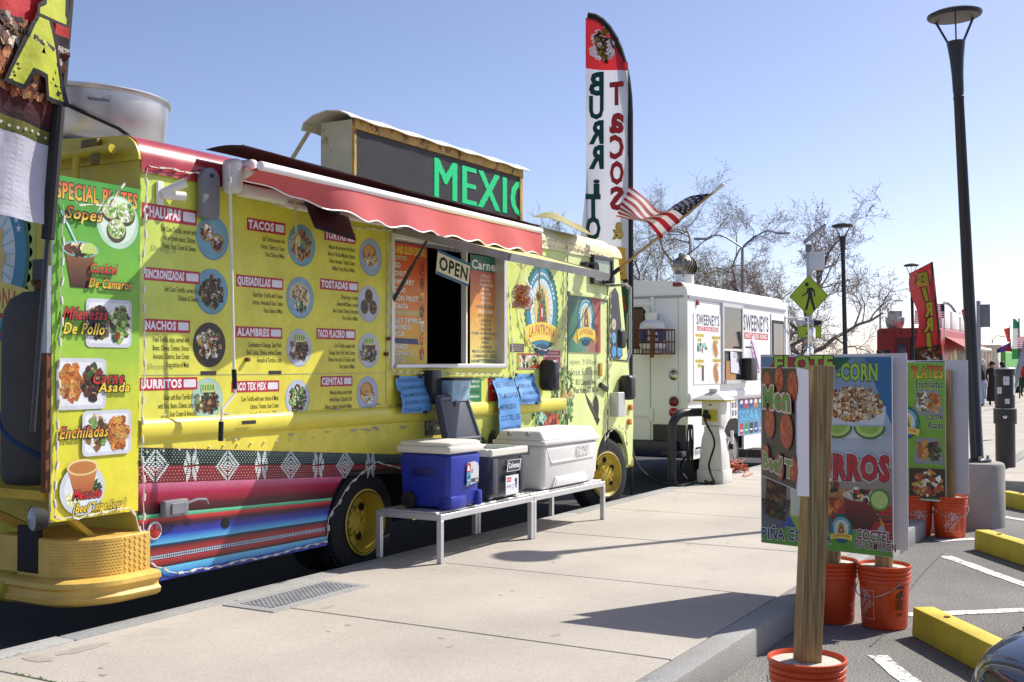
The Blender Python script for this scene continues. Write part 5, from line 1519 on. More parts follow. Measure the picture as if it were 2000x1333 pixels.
paper(773, 735, 830, 808, ['QUESADILLAS DE', 'CHICHARRON CON', 'CHAMPINONES', 'QUESADILLAS DE', 'TINGA'], 'blue paper sign reading QUESADILLAS DE TINGA taped left of the coolers')
paper(962, 738, 1004, 870, ['BEEF SYANDOS', 'TLACOYOS', 'MENUDO', 'COCTEL DE', 'CAMARON CON', 'PULPO'], 'long blue paper sign reading MENUDO taped above the white cooler', curl=.02)
paper(1006, 731, 1045, 790, ['CUP CAKES', 'TRES LECHES', 'CHICHARRONES', 'PREPARADO'], 'small blue paper sign reading CUP CAKES taped beside the black bin')
# clear box mounted under the window
a_, c_2 = at_y(868, 785, YT - .12), at_y(905, 735, YT - .12)
LB = thing('leaflet_box', 'pale blue plastic box on black bracket under the serving window', 'box', (a_.x, YT - .1, a_.z))
b = MB(); b.box(a_.x, c_2.x, YT - .20, YT - .06, a_.z, c_2.z - .03, bev=.01, taper=.012); b.build('tub', mat('tub_blue', hx('8aa8c0'), .25, var=.3, scale=12), LB)
b = MB(); b.box(a_.x - .01, c_2.x + .01, YT - .21, YT - .05, c_2.z - .029, c_2.z - .01, bev=.004); b.build('lid', 'black_plastic', LB)
b = MB(); b.box(a_.x - .14, a_.x - .012, YT - .10, YT - .003, a_.z - .02, c_2.z + .05, bev=.008); b.build('bracket', 'black_plastic', LB)

# ================================================================== BENCHES AND COOLERS
def bench(x0, x1, label):
    y0, y1, zt = 4.47, 5.0, .50
    B = thing('bench', label, 'bench', ((x0 + x1) / 2, (y0 + y1) / 2, SWZ), group='aluminium benches under the coolers')
    b = MB(); t = .038
    for (xa, ya, xb, yb_) in ((x0, y0, x1, y0), (x0, y1, x1, y1)):
        b.box(x0, x1, ya - t / 2, ya + t / 2, zt - .045, zt - .002, bev=.002, seg=1)
    b.box(x0, x0 + t, y0 + t / 2 + .001, y1 - t / 2 - .001, zt - .045, zt - .003); b.box(x1 - t, x1, y0 + t / 2 + .001, y1 - t / 2 - .001, zt - .045, zt - .003)
    b.build('frame', 'aluminium', B)
    n = 6
    for k in range(n):
        ya = y0 + .02 + (y1 - y0 - .04) * k / n; yc_ = y0 + .02 + (y1 - y0 - .04) * (k + 1) / n
        b = MB(); b.box(x0 + .003, x1 - .003, ya + .002, yc_ - .002, zt - .001, zt + .012, bev=.002, seg=1); b.build('slat', 'aluminium', B)
    for xa in (x0 + t / 2, x1 - t / 2):
        for ya in (y0, y1):
            b = MB(); b.box(xa - t / 2, xa + t / 2, ya - t / 2, ya + t / 2, SWZ + .004, zt - .046, bev=.002, seg=1); b.build('leg', 'aluminium', B)
    return B
bench(6.79, 8.16, 'low aluminium bench carrying the blue cooler and the open grey cooler')
bench(8.17, 9.53, 'low aluminium bench carrying the big white cooler')
BZ = .5125
mat('cooler_blue', hx('1d2f98'), .38, var=.08, scale=6)
mat('cooler_white', hx('dedcd8'), .42, var=.04, scale=5, bump=.05, bscale=60)
mat('cooler_lid', hx('dcd8cc'), .45, var=.05, scale=5)
mat('cooler_grey', hx('44464e'), .45, var=.1, scale=6)
mat('cooler_inside', hx('b8ccc4'), .5, var=.05)
CB = thing('cooler', 'blue wheeled cooler with white lid at the left end of the bench', 'cooler', (7.12, 4.68, BZ), group='coolers on the bench')
x0, x1, y0, y1 = 6.9, 7.34, 4.45, 4.90
b = MB(); b.box(x0, x1, y0, y1, BZ + .01, BZ + .405, bev=.035, seg=3, taper=.018)
b.box(x0 + .005, x0 + .22, y0 - .012, y0 + .1, BZ + .003, BZ + .10, bev=.02, seg=2); b.box(x1 - .06, x1 + .004, y0 - .012, y0 + .08, BZ + .003, BZ + .12, bev=.02, seg=2)
bd = b.build('body', 'cooler_blue', CB)
b = MB(); b.box(x0 - .012, x1 + .012, y0 - .012, y1 + .012, BZ + .406, BZ + .46, bev=.015, seg=2); b.box(x0 + .0, x1 - .0, y0 + .0, y1 - .0, BZ + .452, BZ + .49, bev=.03, seg=3); b.build('lid', 'cooler_lid', CB)
b = MB(); b.box(x0 - .004, x0 + .02, 4.58, 4.78, BZ + .24, BZ + .30, bev=.008); b.build('side_handle', mat('cooler_navy', hx('14206a'), .4, var=.1), bd)
for yy in (4.86,):
    b = MB(); b.cyl((x0 - .02, yy - .06, BZ + .065), (x0 + .01, yy - .06, BZ + .065), .06, n=20); b.cyl((x0 - .028, yy - .06, BZ + .065), (x0 - .02, yy - .06, BZ + .065), .02, n=12); b.build('wheel', 'black_rubber', CB)
p = Print(wall_fn(y0 - .0), base=.004); lx = x1 - .215; lz = BZ + .16
p.poly([(lx, lz), (lx + .165, lz + .02), (lx + .17, lz + .13), (lx + .155, lz + .16), (lx + .11, lz + .175), (lx + .02, lz + .17), (lx, lz + .15)], hx('c8ccd0')); p.rect(lx, lz + .10, lx + .055, lz + .165, hx('b83028')); p.poly([(lx + .01, lz + .11), (lx + .045, lz + .11), (lx + .03, lz + .15), (lx + .02, lz + .15)], WHITE)
p.rect(lx, lz + .005, lx + .055, lz + .10, hx('4a90b0')); p.blobs(random.Random(4), lx + .028, lz + .05, .02, .04, [hx('d8e8f0'), hx('2a5a80')], 14, .012); p.rect(lx + .06, lz + .02, lx + .16, lz + .05, hx('4a4644')); p.text('0', lx + .065, lz + .09, .03, BLACK); p.text('60', lx + .12, lz + .024, .02, WHITE)
p.build('label_sticker', P_PAPER, bd)
CG = thing('cooler', 'dark grey cooler standing open between the blue and white coolers', 'cooler', (7.8, 4.7, BZ), group='coolers on the bench')
x0, x1, y0, y1 = 7.50, 8.05, 4.46, 4.86
b = MB()
def tub(b, x0, x1, y0, y1, z0, z1, t, tp, bev):
    b.hexa([(x0 + tp, y0 + tp, z0), (x1 - tp, y0 + tp, z0), (x1 - tp, y1 - tp, z0), (x0 + tp, y1 - tp, z0), (x0, y0, z1), (x1, y0, z1), (x1, y1, z1), (x0, y1, z1)], bev=bev, seg=3)
tub(b, x0, x1, y0, y1, BZ + .003, BZ + .36, .03, .045, .03)
for (xa, xb) in ((x0 + .02, x0 + .10), (x1 - .10, x1 - .02)):
    b.box(xa, xb, y0 - .004, y0 + .06, BZ + .05, BZ + .33, bev=.012)
bd = b.build('body', 'cooler_grey', CG)
b = MB()
for (a0, a1, c0, c1) in ((x0 - .012, x1 + .012, y0 - .012, y0 + .03), (x0 - .012, x1 + .012, y1 - .03, y1 + .012), (x0 - .012, x0 + .03, y0 + .0301, y1 - .0301), (x1 - .03, x1 + .012, y0 + .0301, y1 - .0301)):
    b.box(a0, a1, c0, c1, BZ + .345, BZ + .40, bev=.008, seg=1)
b.build('rim', 'cooler_lid', CG)
b = MB(); b.box(x0 + .031, x1 - .031, y0 + .031, y1 - .031, BZ + .362, BZ + .366); b.build('ice_water', 'cooler_inside', CG)
hz = BZ + .41; tl = R(72); lid = MB(); LW, LD = x1 - x0 + .02, .43
o_ = V3((x0 - .01, y1 + .0, hz)); U_, V_ = V3((1, 0, 0)), V3((0, math.cos(tl), math.sin(tl))); N_ = U_.cross(V_)
def lp(u, v, d): return o_ + U_ * u + V_ * v + N_ * d
lid.prism([(.02, 0), (LW - .02, 0), (LW - .07, LD), (.07, LD)], lp, -.05, .0, bev=.02)
ld = lid.build('lid', 'cooler_grey', CG)
b = MB()
for P0, P1 in (((.05, .05), (LW - .05, .05)), ((LW - .05, .05), (LW - .09, LD - .04)), ((LW - .09, LD - .04), (.09, LD - .04)), ((.09, LD - .04), (.05, .05))):
    b.tube([lp(*P0, .003), lp(*P1, .003)], .014, 8)
b.cyl(lp(LW * .52, LD * .80, .0), lp(LW * .52, LD * .80, .02), .018, n=14); b.build('lid_gasket', mat('gasket', hx('5c5e68'), .5, var=.1), ld)
p = Print(wall_fn(y0 - .004), base=.006); cx = (x0 + x1) / 2 + .06; cz = BZ + .26
for q, c in ((1.0, hx('d8dade')), (.90, hx('3a3c44'))): p.poly([(cx - .115 * q, cz - .045 * q), (cx + .095 * q, cz - .045 * q), (cx + .115 * q, cz + .045 * q), (cx - .095 * q, cz + .045 * q)], c)
p.text('Coleman', cx, cz - .018, .04, WHITE, w=.17, align='c', bold=.02)
lx, lz = cx - .13, BZ + .035; p.rect(lx, lz, lx + .2, lz + .15, hx('dfe0e4')); p.rect(lx + .015, lz + .10, lx + .085, lz + .135, hx('c03038')); p.text('Coleman', lx + .05, lz + .11, .018, WHITE, w=.06, align='c'); p.text('50 QUART', lx + .05, lz + .055, .02, NAVY, w=.07, align='c', bold=.02)
p.blobs(random.Random(2), lx + .16, lz + .09, .012, .04, [NAVY, hx('3050a0')], 18, .012); p.ring(lx + .115, lz + .06, .015, .018, 1, NAVY); p.build('label_sticker', P_PAPER, bd)
CW = thing('cooler', 'big white cooler with closed lid at the right end of the bench', 'cooler', (8.9, 4.72, BZ), group='coolers on the bench')
x0, x1, y0, y1 = 8.36, 9.42, 4.46, 4.95
b = MB(); b.box(x0, x1, y0, y1, BZ + .003, BZ + .375, bev=.04, seg=3, taper=.03); bd = b.build('body', 'cooler_white', CW)
b = MB(); b.box(x0 - .008, x1 + .008, y0 - .010, y1 + .010, BZ + .376, BZ + .415, bev=.012); b.hexa([(x0, y0, BZ + .41), (x1, y0, BZ + .41), (x1, y1, BZ + .41), (x0, y1, BZ + .41), (x0 + .03, y0 + .05, BZ + .50), (x1 - .03, y0 + .05, BZ + .50), (x1 - .03, y1 - .05, BZ + .50), (x0 + .03, y1 - .05, BZ + .50)], bev=.03, seg=3)
b.build('lid', 'cooler_white', CW)
b = MB()
for yy in (4.62, 4.80): b.box(x0 - .006, x0 + .035, yy - .012, yy + .012, BZ + .455, BZ + .49, bev=.004)
b.box(x0 - .008, x0 + .03, 4.60, 4.82, BZ + .30, BZ + .36, bev=.008); b.build('side_handle', mat('cooler_shade', hx('8c8a88'), .5, var=.1), bd)
b = MB(); rr = [(x0 + .05, BZ + .36), (x0 + .14, BZ + .23), (x1 - .10, BZ + .23)]
for (a, c) in zip(rr[:-1], rr[1:]): b.bar((a[0], y0 + .007, a[1]), (c[0], y0 + .012, c[1]), .012, .012)
b.prism([(x0 + .17, BZ + .02), (x1 - .22, BZ + .02), (x1 - .26, BZ + .10), (x0 + .23, BZ + .10)], lambda u, v, d: V3((u, d, v)), y0 + .012, y0 + .03, bev=.004)
b.prism([(x0 + .20, BZ + .025), (x1 - .26, BZ + .025), (x1 - .29, BZ + .085), (x0 + .25, BZ + .085)], lambda u, v, d: V3((u, d, v)), y0 + .006, y0 + .012, bev=.002)
b.build('body_relief', 'cooler_white', bd)
p = Print(wall_fn(y0 - .001), base=.002); p.text('IGLOO', x0 + .602, BZ + .262, .085, hx('a8a6a2'), w=.26, bold=.03); p.text('IGLOO', x0 + .60, BZ + .265, .085, hx('e2e0dc'), w=.26, bold=.03); p.build('painted_relief_lettering', P_VINYL, bd)  # flat letters; relief shade painted as a darker offset copy

# ================================================================== FLAGS ON THE TRUCK
P_FLAG = print_mat('flag_cloth', rough=.7, grime=.06, bump=.3, translucent=.35)
# tall red banner at the rear
pb0, pb1 = at_y(86, 560, YP - .10), at_y(131, 0, YP - .10)
dirp = (pb1 - pb0).normalized(); ptop = pb0 + dirp * 4.0; pbot = pb0 - dirp * .75
FL = thing('feather_banner', 'tall red banner with yellow letters and meat photo at the truck rear', 'banner', pbot)
b = MB(); b.tube([pbot, pb0.lerp(ptop, .5), ptop], .014, 10); b.build('pole', 'black_paint', FL)
b = MB(); b.tube([pb0 + dirp * .25, pb0 + dirp * 1.6, ptop], .034, 10); b.build('pole_sleeve', mat('sleeve_black', (.012, .012, .014), .8, var=.2), FL)
Hf = 3.6; base_p = pb0 + dirp * .32
def banner_fn(u, v, l):     # u away from the pole, v up
    wv_ = .05 * math.sin(u * 7 + v * 2.2) * min(1, u * 2.5) + .025 * math.sin(v * 5 + u * 3) + .02 * math.sin(u * 19 + v * 1.3) * (1 if v < .9 else .3)
    sh = .10 * u * (1 if v < 1 else .6)
    return base_p + dirp * (v - .0) + V3((-u * .985, wv_ - l - .02, sh))
p = Print(banner_fn, split=.05, base=0); W = .72
seg = [(0, .0, .42, hx('d8d4e0'), hx('cfcbd8')), (0, .42, .49, hx('5a5c26'), hx('74702c')), (0, .49, .62, hx('2a1420'), hx('5a1c14')), (0, .62, 1.0, hx('4a2418'), hx('2a1a20')), (0, 1.0, Hf, hx('d01f28'), hx('d8242c'))]
for _, a, c, cb, ct in seg: p.rect(.0, a, W, c, cb, top=ct, lift=0)
p.build('fabric', P_FLAG, FL)
p = Print(banner_fn, split=.04, base=.004, eps=.0004); r_ = random.Random(9)
for k in range(16): p.ell(.05 + .05 * k, .455 + .008 * math.sin(k), .010, .008, hx('d8d8d0'), 8)
p.blobs(r_, .36, .70, .34, .09, [hx('7a3a1c'), hx('a05a34'), hx('5a2414'), hx('c08a60')], 150, .035, asp=.5); p.blobs(r_, .36, .90, .34, .09, [hx('8a5234'), hx('4a2418'), hx('2a1610'), hx('a8805a'), hx('d8c8b8')], 110, .035, asp=.45); p.blobs(r_, .05, .85, .04, .1, [hx('d8d0c8'), hx('6a3018')], 14, .025)
yl = hx('d8e04a'); p.lift += .02
p.text('A', .38, .68, .33, yl, align='l', bold=.05, outline=(BLACK, .05), mirror=True, xs=.95)
p.poly([(.03, 1.04), (.24, 1.04), (.24, 1.10), (.21, 1.11), (.19, 1.4), (.03, 1.4)], BLACK); p.poly([(.045, 1.055), (.225, 1.055), (.225, 1.085), (.185, 1.10), (.165, 1.39), (.055, 1.39), (.055, 1.10), (.045, 1.085)], yl)
p.text('R', .37, 1.46, .33, yl, align='l', bold=.05, outline=(BLACK, .05), mirror=True, xs=.9)
p.build('banner_print', P_FLAG, FL)
# burrito banner between the trucks
XB = 12.3; bt = at_x(1231, 160, XB); YBn = bt.y; ztop = at_x(1200, 32, XB).z
FB = thing('feather_banner', 'white feather banner with green and red letters and eagle on red top', 'banner', (XB, YBn, 0))
leftd = V3((-.38, .92, 0)).normalized()
bh = at_x(1231, 130, XB).z; Wb = .50
poleC = [V3((XB, YBn, .05)), V3((XB, YBn, 2.0)), V3((XB, YBn, bh - .55))] + [V3((XB, YBn, 0)) + leftd * (Wb * (1 - math.cos(R(a)))) + V3((0, 0, bh - .55 + (ztop - bh + .55) * math.sin(R(a)))) for a in range(10, 95, 10)]
b = MB(); b.tube(poleC, [.022] * 3 + [.018] * (len(poleC) - 3), 10); b.build('pole', 'black_paint', FB)
b = MB(); b.tube([V3((XB, YBn, 2.1))] + poleC[2:], .034, 8); b.build('pole_sleeve', 'sleeve_black', FB)
b = MB(); b.bar((XB - .3, YBn, .02), (XB + .3, YBn, .02), .04, .03); b.bar((XB, YBn - .3, .02), (XB, YBn + .3, .02), .039, .029); b.build('cross_base', 'steel', FB)
H0_ = 2.15
def bur_fn(u, v, l):
    w = .07 * math.sin(u * 9 + 1.0) * (1 - .6 * min(1, (v - 1) / 3.0)) + .02 * math.sin(v * 4 + u * 10)
    return V3((XB, YBn, 0)) + leftd * u + V3((-.92, -.38, 0)) * (w + l) + V3((0, 0, v))
def top_of(u):
    t = math.acos(max(-1, min(1, 1 - u / Wb))); return bh - .55 + (ztop - bh + .55) * math.sin(t)
p = Print(bur_fn, split=.07, base=0); n = 10; zr = at_x(1200, 145, XB).z
for k in range(n):
    u0, u1 = .025 + Wb * k / n, .025 + Wb * (k + 1) / n
    f = 1 + .0
    zl0, zl1 = H0_, H0_
    p.poly([(u0 * 1.0, H0_), (u1, H0_), (u1, zr + u1 * .12), (u0, zr + u0 * .12)], hx('dcdce4'), lift=0)
    p.poly([(u0, zr + u0 * .12), (u1, zr + u1 * .12), (u1, max(zr + .1, top_of(min(Wb, u1)) - .03)), (u0, max(zr + .1, top_of(u0) - .03))], hx('cf3038'), lift=0)
# the lower part of the cloth is wider
p.poly([(.5, H0_), (.70, H0_), (.55, 3.4), (.5, 3.9)], hx('d0d0da'), lift=0)
p.build('fabric', P_FLAG, FB)
p = Print(bur_fn, split=.05, base=.006, eps=.0005); dg, rd = hx('14564c'), hx('d2343a')
zs = [at_x(1170, y, XB).z for y in (188, 234, 283, 331, 382, 425, 468)]
for t, z in zip('BURRITO', zs): p.text(t if t != 'I' else 'i', .40 + (.04 if z < 3.4 else 0), z - .01, .255 if t != 'I' else .18, dg, w=.17 if t != 'I' else .07, align='c', bold=.03, outline=(hx('2a1a1a'), .01))
zs = [at_x(1205, y, XB).z for y in (208, 261, 311, 361, 411)]
for t, z in zip('TACOS', zs): p.text(t if t not in 'A' else 'a', .16, z, .25 if t != 'A' else .30, rd, w=.16, align='c', bold=.03, outline=(hx('2a1a1a'), .012))
z = at_x(1205, 468, XB).z; p.text('&', .15, z, .18, hx('e8c860'), w=.13, align='c', bold=.04, outline=(hx('5a4420'), .012))
z = at_x(1212, 520, XB).z; p.poly([(.05, z - .15), (.16, z - .2), (.2, z + .05), (.15, z + .22), (.06, z + .2)], hx('e0b048')); p.blobs(random.Random(3), .12, z - .2, .06, .1, [hx('e0b048'), hx('3a2a14'), hx('8a5a24')], 26, .03)
# eagle
ez = at_x(1180, 95, XB).z; r_ = random.Random(4); eu = .30
p.blobs(r_, eu + .02, ez, .11, .21, [hx('e8e8e8')], 26, .06); p.blobs(r_, eu + .04, ez + .03, .07, .15, [hx('8a6a1c'), hx('6a4e14'), hx('b08a34'), hx('2a2010')], 60, .04, asp=.35)
p.blobs(r_, eu + .01, ez - .14, .04, .06, [hx('8a6a1c'), hx('2a2010')], 14, .03, asp=.4); p.ell(eu - .01, ez + .17, .045, .04, hx('9a7420'), 14); p.poly([(eu - .04, ez + .18), (eu - .09, ez + .15), (eu - .04, ez + .14)], hx('e0b030')); p.line([(eu - .09, ez + .14), (eu - .07, ez + .05), (eu - .10, ez - .04), (eu - .14, ez + .02), (eu - .16, ez + .08)], .02, hx('1a6a50'))
p.build('banner_print', P_FLAG, FB)
# dark green flag with chilli hanging at the cab front
gq = at_y(1207, 600, YT + .25)
GF = thing('chilli_flag', 'dark green hanging cloth with red chilli behind the truck mirror', 'flag', (11.9, YT + .2, 1.9))
gy_ = at_x(1206, 600, 11.95).y
gfn = lambda u, v, l: V3((11.95 - l + .02 * math.sin(v * 9), gy_ - u * .55, 1.66 + v))
p = Print(gfn, split=.08, base=0); p.poly([(0, .1), (.22, 0), (.28, .75), (0, .85)], hx('123a2c')); p.build('cloth', P_FLAG, GF)
p = Print(gfn, split=.08, base=.003); p.blobs(random.Random(5), .13, .56, .03, .12, [hx('c82a24')], 12, .035); p.line([(.2, .2), (.24, .5)], .02, hx('d8d8d8')); p.build('cloth_print', P_FLAG, GF)
# stars and stripes on an angled pole
f0, f1 = at_d(1196, 536, 12.05), at_d(1411, 362, 11.9)
UF = thing('american_flag', 'stars and stripes flag on a tan pole angled from the food truck', 'flag', f0)
b = MB(); b.cyl(f0, f1, .014, n=10); b.build('pole', mat('pole_tan', hx('b08a4a'), .5, var=.15), UF)
fd = (f1 - f0).normalized(); b = MB(); b.cyl(f1 - fd * .13, f1, .019, n=12); b.sphere(f1, .024, 12, 8); b.build('finial', 'white_plastic', UF)
b = MB(); b.cyl(f0 - fd * .08, f0 + fd * .10, .024, n=10); b.box(f0.x - .05, f0.x + .03, f0.y - .02, f0.y + .06, f0.z - .10, f0.z - .02, bev=.01); b.build('socket', 'black_plastic', UF)
ctl = [[(1394, 378, 0), (1350, 383, .02), (1318, 400, .0), (1290, 414, .10), (1258, 385, .16), (1231, 364, .12)],
       [(1368, 400, 0), (1340, 402, -.05), (1305, 412, -.06), (1272, 425, .02), (1245, 397, .08), (1222, 382, .1)],
       [(1342, 422, 0), (1318, 408, -.03), (1285, 418, -.10), (1252, 428, -.06), (1232, 412, .02), (1214, 398, .05)],
       [(1316, 445, 0), (1296, 426, -.02), (1276, 424, -.05), (1247, 428, -.02), (1226, 420, .02), (1208, 412, .03)],
       [(1290, 467, 0), (1272, 444, .02), (1262, 434, .05), (1250, 432, .04), (1225, 428, .05), (1203, 423, .03)]]
def cr_(p0, p1, p2, p3, t):
    return tuple(.5 * ((2 * b_) + (c - a) * t + (2 * a - 5 * b_ + 4 * c - d) * t * t + (-a + 3 * b_ - 3 * c + d) * t ** 3) for a, b_, c, d in zip(p0, p1, p2, p3))
def samp(row, t):
    n = len(row) - 1; x = min(n - 1e-6, max(0, t * n)); k = int(x); g = lambda i: row[max(0, min(n, i))]
    return cr_(g(k - 1), g(k), g(k + 1), g(k + 2), x - k)
def us_fn(u, v, l):           # u along the fly 0..1, v along the hoist 0..1 from the tip
    q = samp([samp(r0, u) for r0 in ctl], v)
    return at_d(q[0], q[1], 11.95 + q[2] * 1.4 + .03 * math.sin(u * 11 + v * 3) * u - l)
p = Print(us_fn, split=.045, base=0)
for k in range(13): p.rect(0, k / 13, 1, (k + 1) / 13, hx('a81e2c') if k % 2 == 0 else hx('dcd8d4'), lift=0)
p.build('cloth', P_FLAG, UF)
p = Print(us_fn, split=.045, base=.003); p.rect(0, 0, .40, 7 / 13, hx('17223e'), lift=.003)
for j in range(9):
    for i in range(6 if j % 2 == 0 else 5): p.star(.035 + .065 * (i + (0 if j % 2 == 0 else .5)), .035 + .057 * j, .024, hx('e0e0e4'))
p.build('canton', P_FLAG, UF)
# ================================================================== WHITE HOT DOG TRUCK
WX, WF, WB, WZT = 13.45, 18.05, 7.15, 2.62
mat('van_white', hx('efefed'), .35, var=.04, scale=2, spots=hx('c2b8a4'), spot_scale=7, spot_t=.70)
mat('van_navy', hx('1c2040'), .4, var=.2, scale=5)
mat('van_trim', hx('9c9ea2'), .4, .6, var=.1)
WT = thing('food_truck', 'white hot dog step van parked ahead of the yellow food truck', 'food truck', (15.8, 6.15, 0))
b = MB()
ez = WZT - .16
prof = [(YT, .62)] + [(YT, ez)] + [(YT + .16 - .16 * math.cos(R(a)), ez + .16 * math.sin(R(a))) for a in range(15, 91, 15)] + [((YT + WB) / 2, WZT + .05)] + [(WB - .16 + .16 * math.cos(R(a)), ez + .16 * math.sin(R(a))) for a in range(90, -1, -15)] + [(WB, .62)]
b.prism(prof, lambda u, v, d: V3((d, u, v)), WX, WF - .35)
b.build('body', 'van_white', WT)
b = MB(); b.prism([(WF - .35, .62), (WF + .25, .62), (WF + .25, 1.35), (WF + .05, 1.5), (WF - .2, 2.55), (WF - .35, 2.6)], lambda u, v, d: V3((u, d, v)), YT + .01, WB - .01, bev=.03); b.build('cab', 'van_white', WT)
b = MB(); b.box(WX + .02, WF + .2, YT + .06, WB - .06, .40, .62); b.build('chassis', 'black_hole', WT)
b = MB(); b.box(WX - .12, WX + .02, YT + .12, WB - .05, .42, .62, bev=.02); b.box(WX - .16, WX + .02, YT + .02, YT + .30, .42, .50, bev=.02); b.box(WX - .02, WX - .001, YT + .03, YT + .46, .52, .82); b.build('rear_bumper', 'van_navy', WT)
b = MB(); b.box(WX + .01, WF - .37, YT - .018, YT - .001, ez - .06, ez - .02); b.box(WX - .014, WX - .001, YT + .05, WB - .05, ez - .05, ez - .02); b.build('gutter', 'van_trim', WT)
S_ = lambda px, py: at_y(px, py, YT); Z_ = lambda px, py: at_x(px, py, WX)
# lower side skirt and belt
b = MB(); pr0 = [(YT + .002, 1.22), (YT - .02, 1.215), (YT - .03, 1.17), (YT - .02, 1.10), (YT + .002, 1.09)]
b.prism(pr0, lambda u, v, d: V3((d, u, v)), WX + .03, WF - .3); b.build('belt_rail', 'van_white', WT, sharp=60)
# rear doors
b = MB(); sy = Z_(1270, 600).y
b.box(WX - .004, WX - .001, sy - .006, sy + .006, .62, 2.40); b.box(WX - .004, WX - .001, YT + .12, YT + .125, .8, 2.4); b.build('door_seams', 'van_trim', WT)
b = MB(); a0, a1 = Z_(1222, 682), Z_(1261, 600)
b.prism([(a0.y, a0.z + .03), (a0.y - .03, a0.z), (a1.y + .03, a0.z), (a1.y, a0.z + .03), (a1.y, a1.z - .05), (a1.y + .05, a1.z), (a0.y - .05, a1.z), (a0.y, a1.z - .05)], lambda u, v, d: V3((d, u, v)), WX - .012, WX - .001); rw = b.build('rear_window', 'black_rubber', WT)
b = MB(); b.box(WX - .016, WX - .0125, a1.y + .025, a0.y - .025, a0.z + .025, a1.z - .025); b.build('window_board', mat('plywood', hx('6a4a30'), .7, var=.35, scale=5, stretch=(1, 1, .15)), rw)
for (px0, px1, py) in ((1236, 1279, 594), (1234, 1277, 810)):
    q0, q1 = Z_(px0, py + 4), Z_(px1, py - 4); b = MB(); b.box(WX - .02, WX - .001, q1.y, q0.y, q0.z, q1.z, bev=.004); b.box(WX - .03, WX - .0, q1.y - .0, q1.y + .05, q0.z - .06, q1.z + .06, bev=.006); b.build('door_hinge', 'van_white', WT)
q = Z_(1324, 556); b = MB(); b.box(WX - .03, WX - .001, q.y - .06, q.y + .06, q.z - .025, q.z + .025, bev=.008); b.build('marker_lamp', mat('red_dull', hx('7a2424'), .3, var=.2), WT)
q = S_(1361, 592); b = MB(); b.box(q.x - .03, q.x + .03, YT - .03, YT - .001, q.z - .03, q.z + .03, bev=.008); b.build('marker_lamp', 'red_lens', WT)
for py, m in ((733, 'steel'), (785, 'red_dull'), (806, 'red_lens')):
    q = Z_(1317, py); b = MB(); b.lathe([(.085, -.002), (.082, -.014), (.066, -.016)], (WX, q.y, q.z), 'X', 24); tl_ = b.build('tail_lamp', 'white_paint', WT)
    b = MB(); b.lathe([(.066, -.012), (.04, -.026), (.001, -.03)], (WX, q.y, q.z), 'X', 24); b.build('lens', m, tl_)
q = Z_(1289, 606); b = MB(); b.box(WX - .02, WX - .001, q.y - .08, q.y + .08, Z_(0, 650).z * 0 + Z_(1289, 633).z, Z_(1289, 622).z, bev=.004); b.build('door_latch', 'van_white', WT)
# serving window on its side
q0, q1 = S_(1411, 743), S_(1446, 604); fr = .05
b = MB(); b.box(q0.x - fr, q0.x, YT - .03, YT + .01, q0.z - fr, q1.z + fr); b.box(q1.x, q1.x + fr, YT - .03, YT + .01, q0.z - fr, q1.z + fr); b.box(q0.x, q1.x, YT - .028, YT + .01, q1.z, q1.z + fr); b.box(q0.x, q1.x, YT - .06, YT + .01, q0.z - fr, q0.z); wf_ = b.build('window_frame', 'aluminium', WT)
b = MB(); b.box(q0.x, q1.x, YT - .005, YT - .002, q0.z, q1.z); b.build('window_recess', mat('inside_grey', hx('3c464c'), .5, var=.6, scale=4), wf_)
zm = S_(1428, 682).z; b = MB(); b.box(q0.x, q1.x, YT - .02, YT - .016, zm, q1.z); b.build('window_pane', 'window_glass', wf_)
b = MB(); b.box(q0.x, q1.x, YT - .026, YT - .006, zm - .03, zm); b.build('window_rail', 'white_plastic', wf_)
b = MB(); b.box(q0.x + .1, q1.x - .25, YT - .016, YT - .006, q0.z + .003, q0.z + .26); b.build('carton', mat('cardboard', hx('a8784a'), .8, var=.15), wf_)
p = Print(wall_fn(YT - .022), base=.001); cx = (q0.x + q1.x) / 2
p.poly([(cx - .1, zm - .32), (cx + .3, zm - .35), (cx + .15, zm - .05), (cx - .12, zm - .03)], hx('d8d8e0')); p.text('GO', cx, zm - .12, .06, NAVY); p.build('window_note', P_PAPER, wf_)
q = S_(1449, 730); b = MB(); b.box(q.x - .06, q.x + .22, YT - .16, YT - .001, q.z - .10, q.z + .22, bev=.02); b.build('black_bin', 'black_plastic', WT)
q = S_(1448, 679); b = MB(); b.box(q.x - .12, q.x + .1, YT - .12, YT - .1, q.z - .012, q.z + .012); b.build('black_lever', 'black_plastic', WT)
def hotdog(p, u, v, L, a, bun, dog, top):
    d = (math.cos(a), math.sin(a)); n = (-d[1], d[0])
    for off, w, c in ((-.022, .12, bun), (.045, .10, tuple(min(1, x * 1.1) for x in bun)), (.010, .065, dog)):
        pts = []
        for k in range(25):
            t = 2 * math.pi * k / 24; x, y = math.cos(t) * L / 2, math.sin(t) * w / 2 * (L / .25) + off * (L / .25) + .12 * (math.cos(t) ** 2) * L * .4
            pts.append((u + d[0] * x + n[0] * y, v + d[1] * x + n[1] * y))
        p.poly(pts[:-1], c)
    zz = []
    for k in range(12):
        x = -L * .42 + L * .84 * k / 11; y = (.012 if k % 2 else -.004) * (L / .25) + .12 * L * .4 * (x / (L / 2)) ** 2 + .005
        zz.append((u + d[0] * x + n[0] * y, v + d[1] * x + n[1] * y))
    p.line(zz, .01 * L / .25, top)
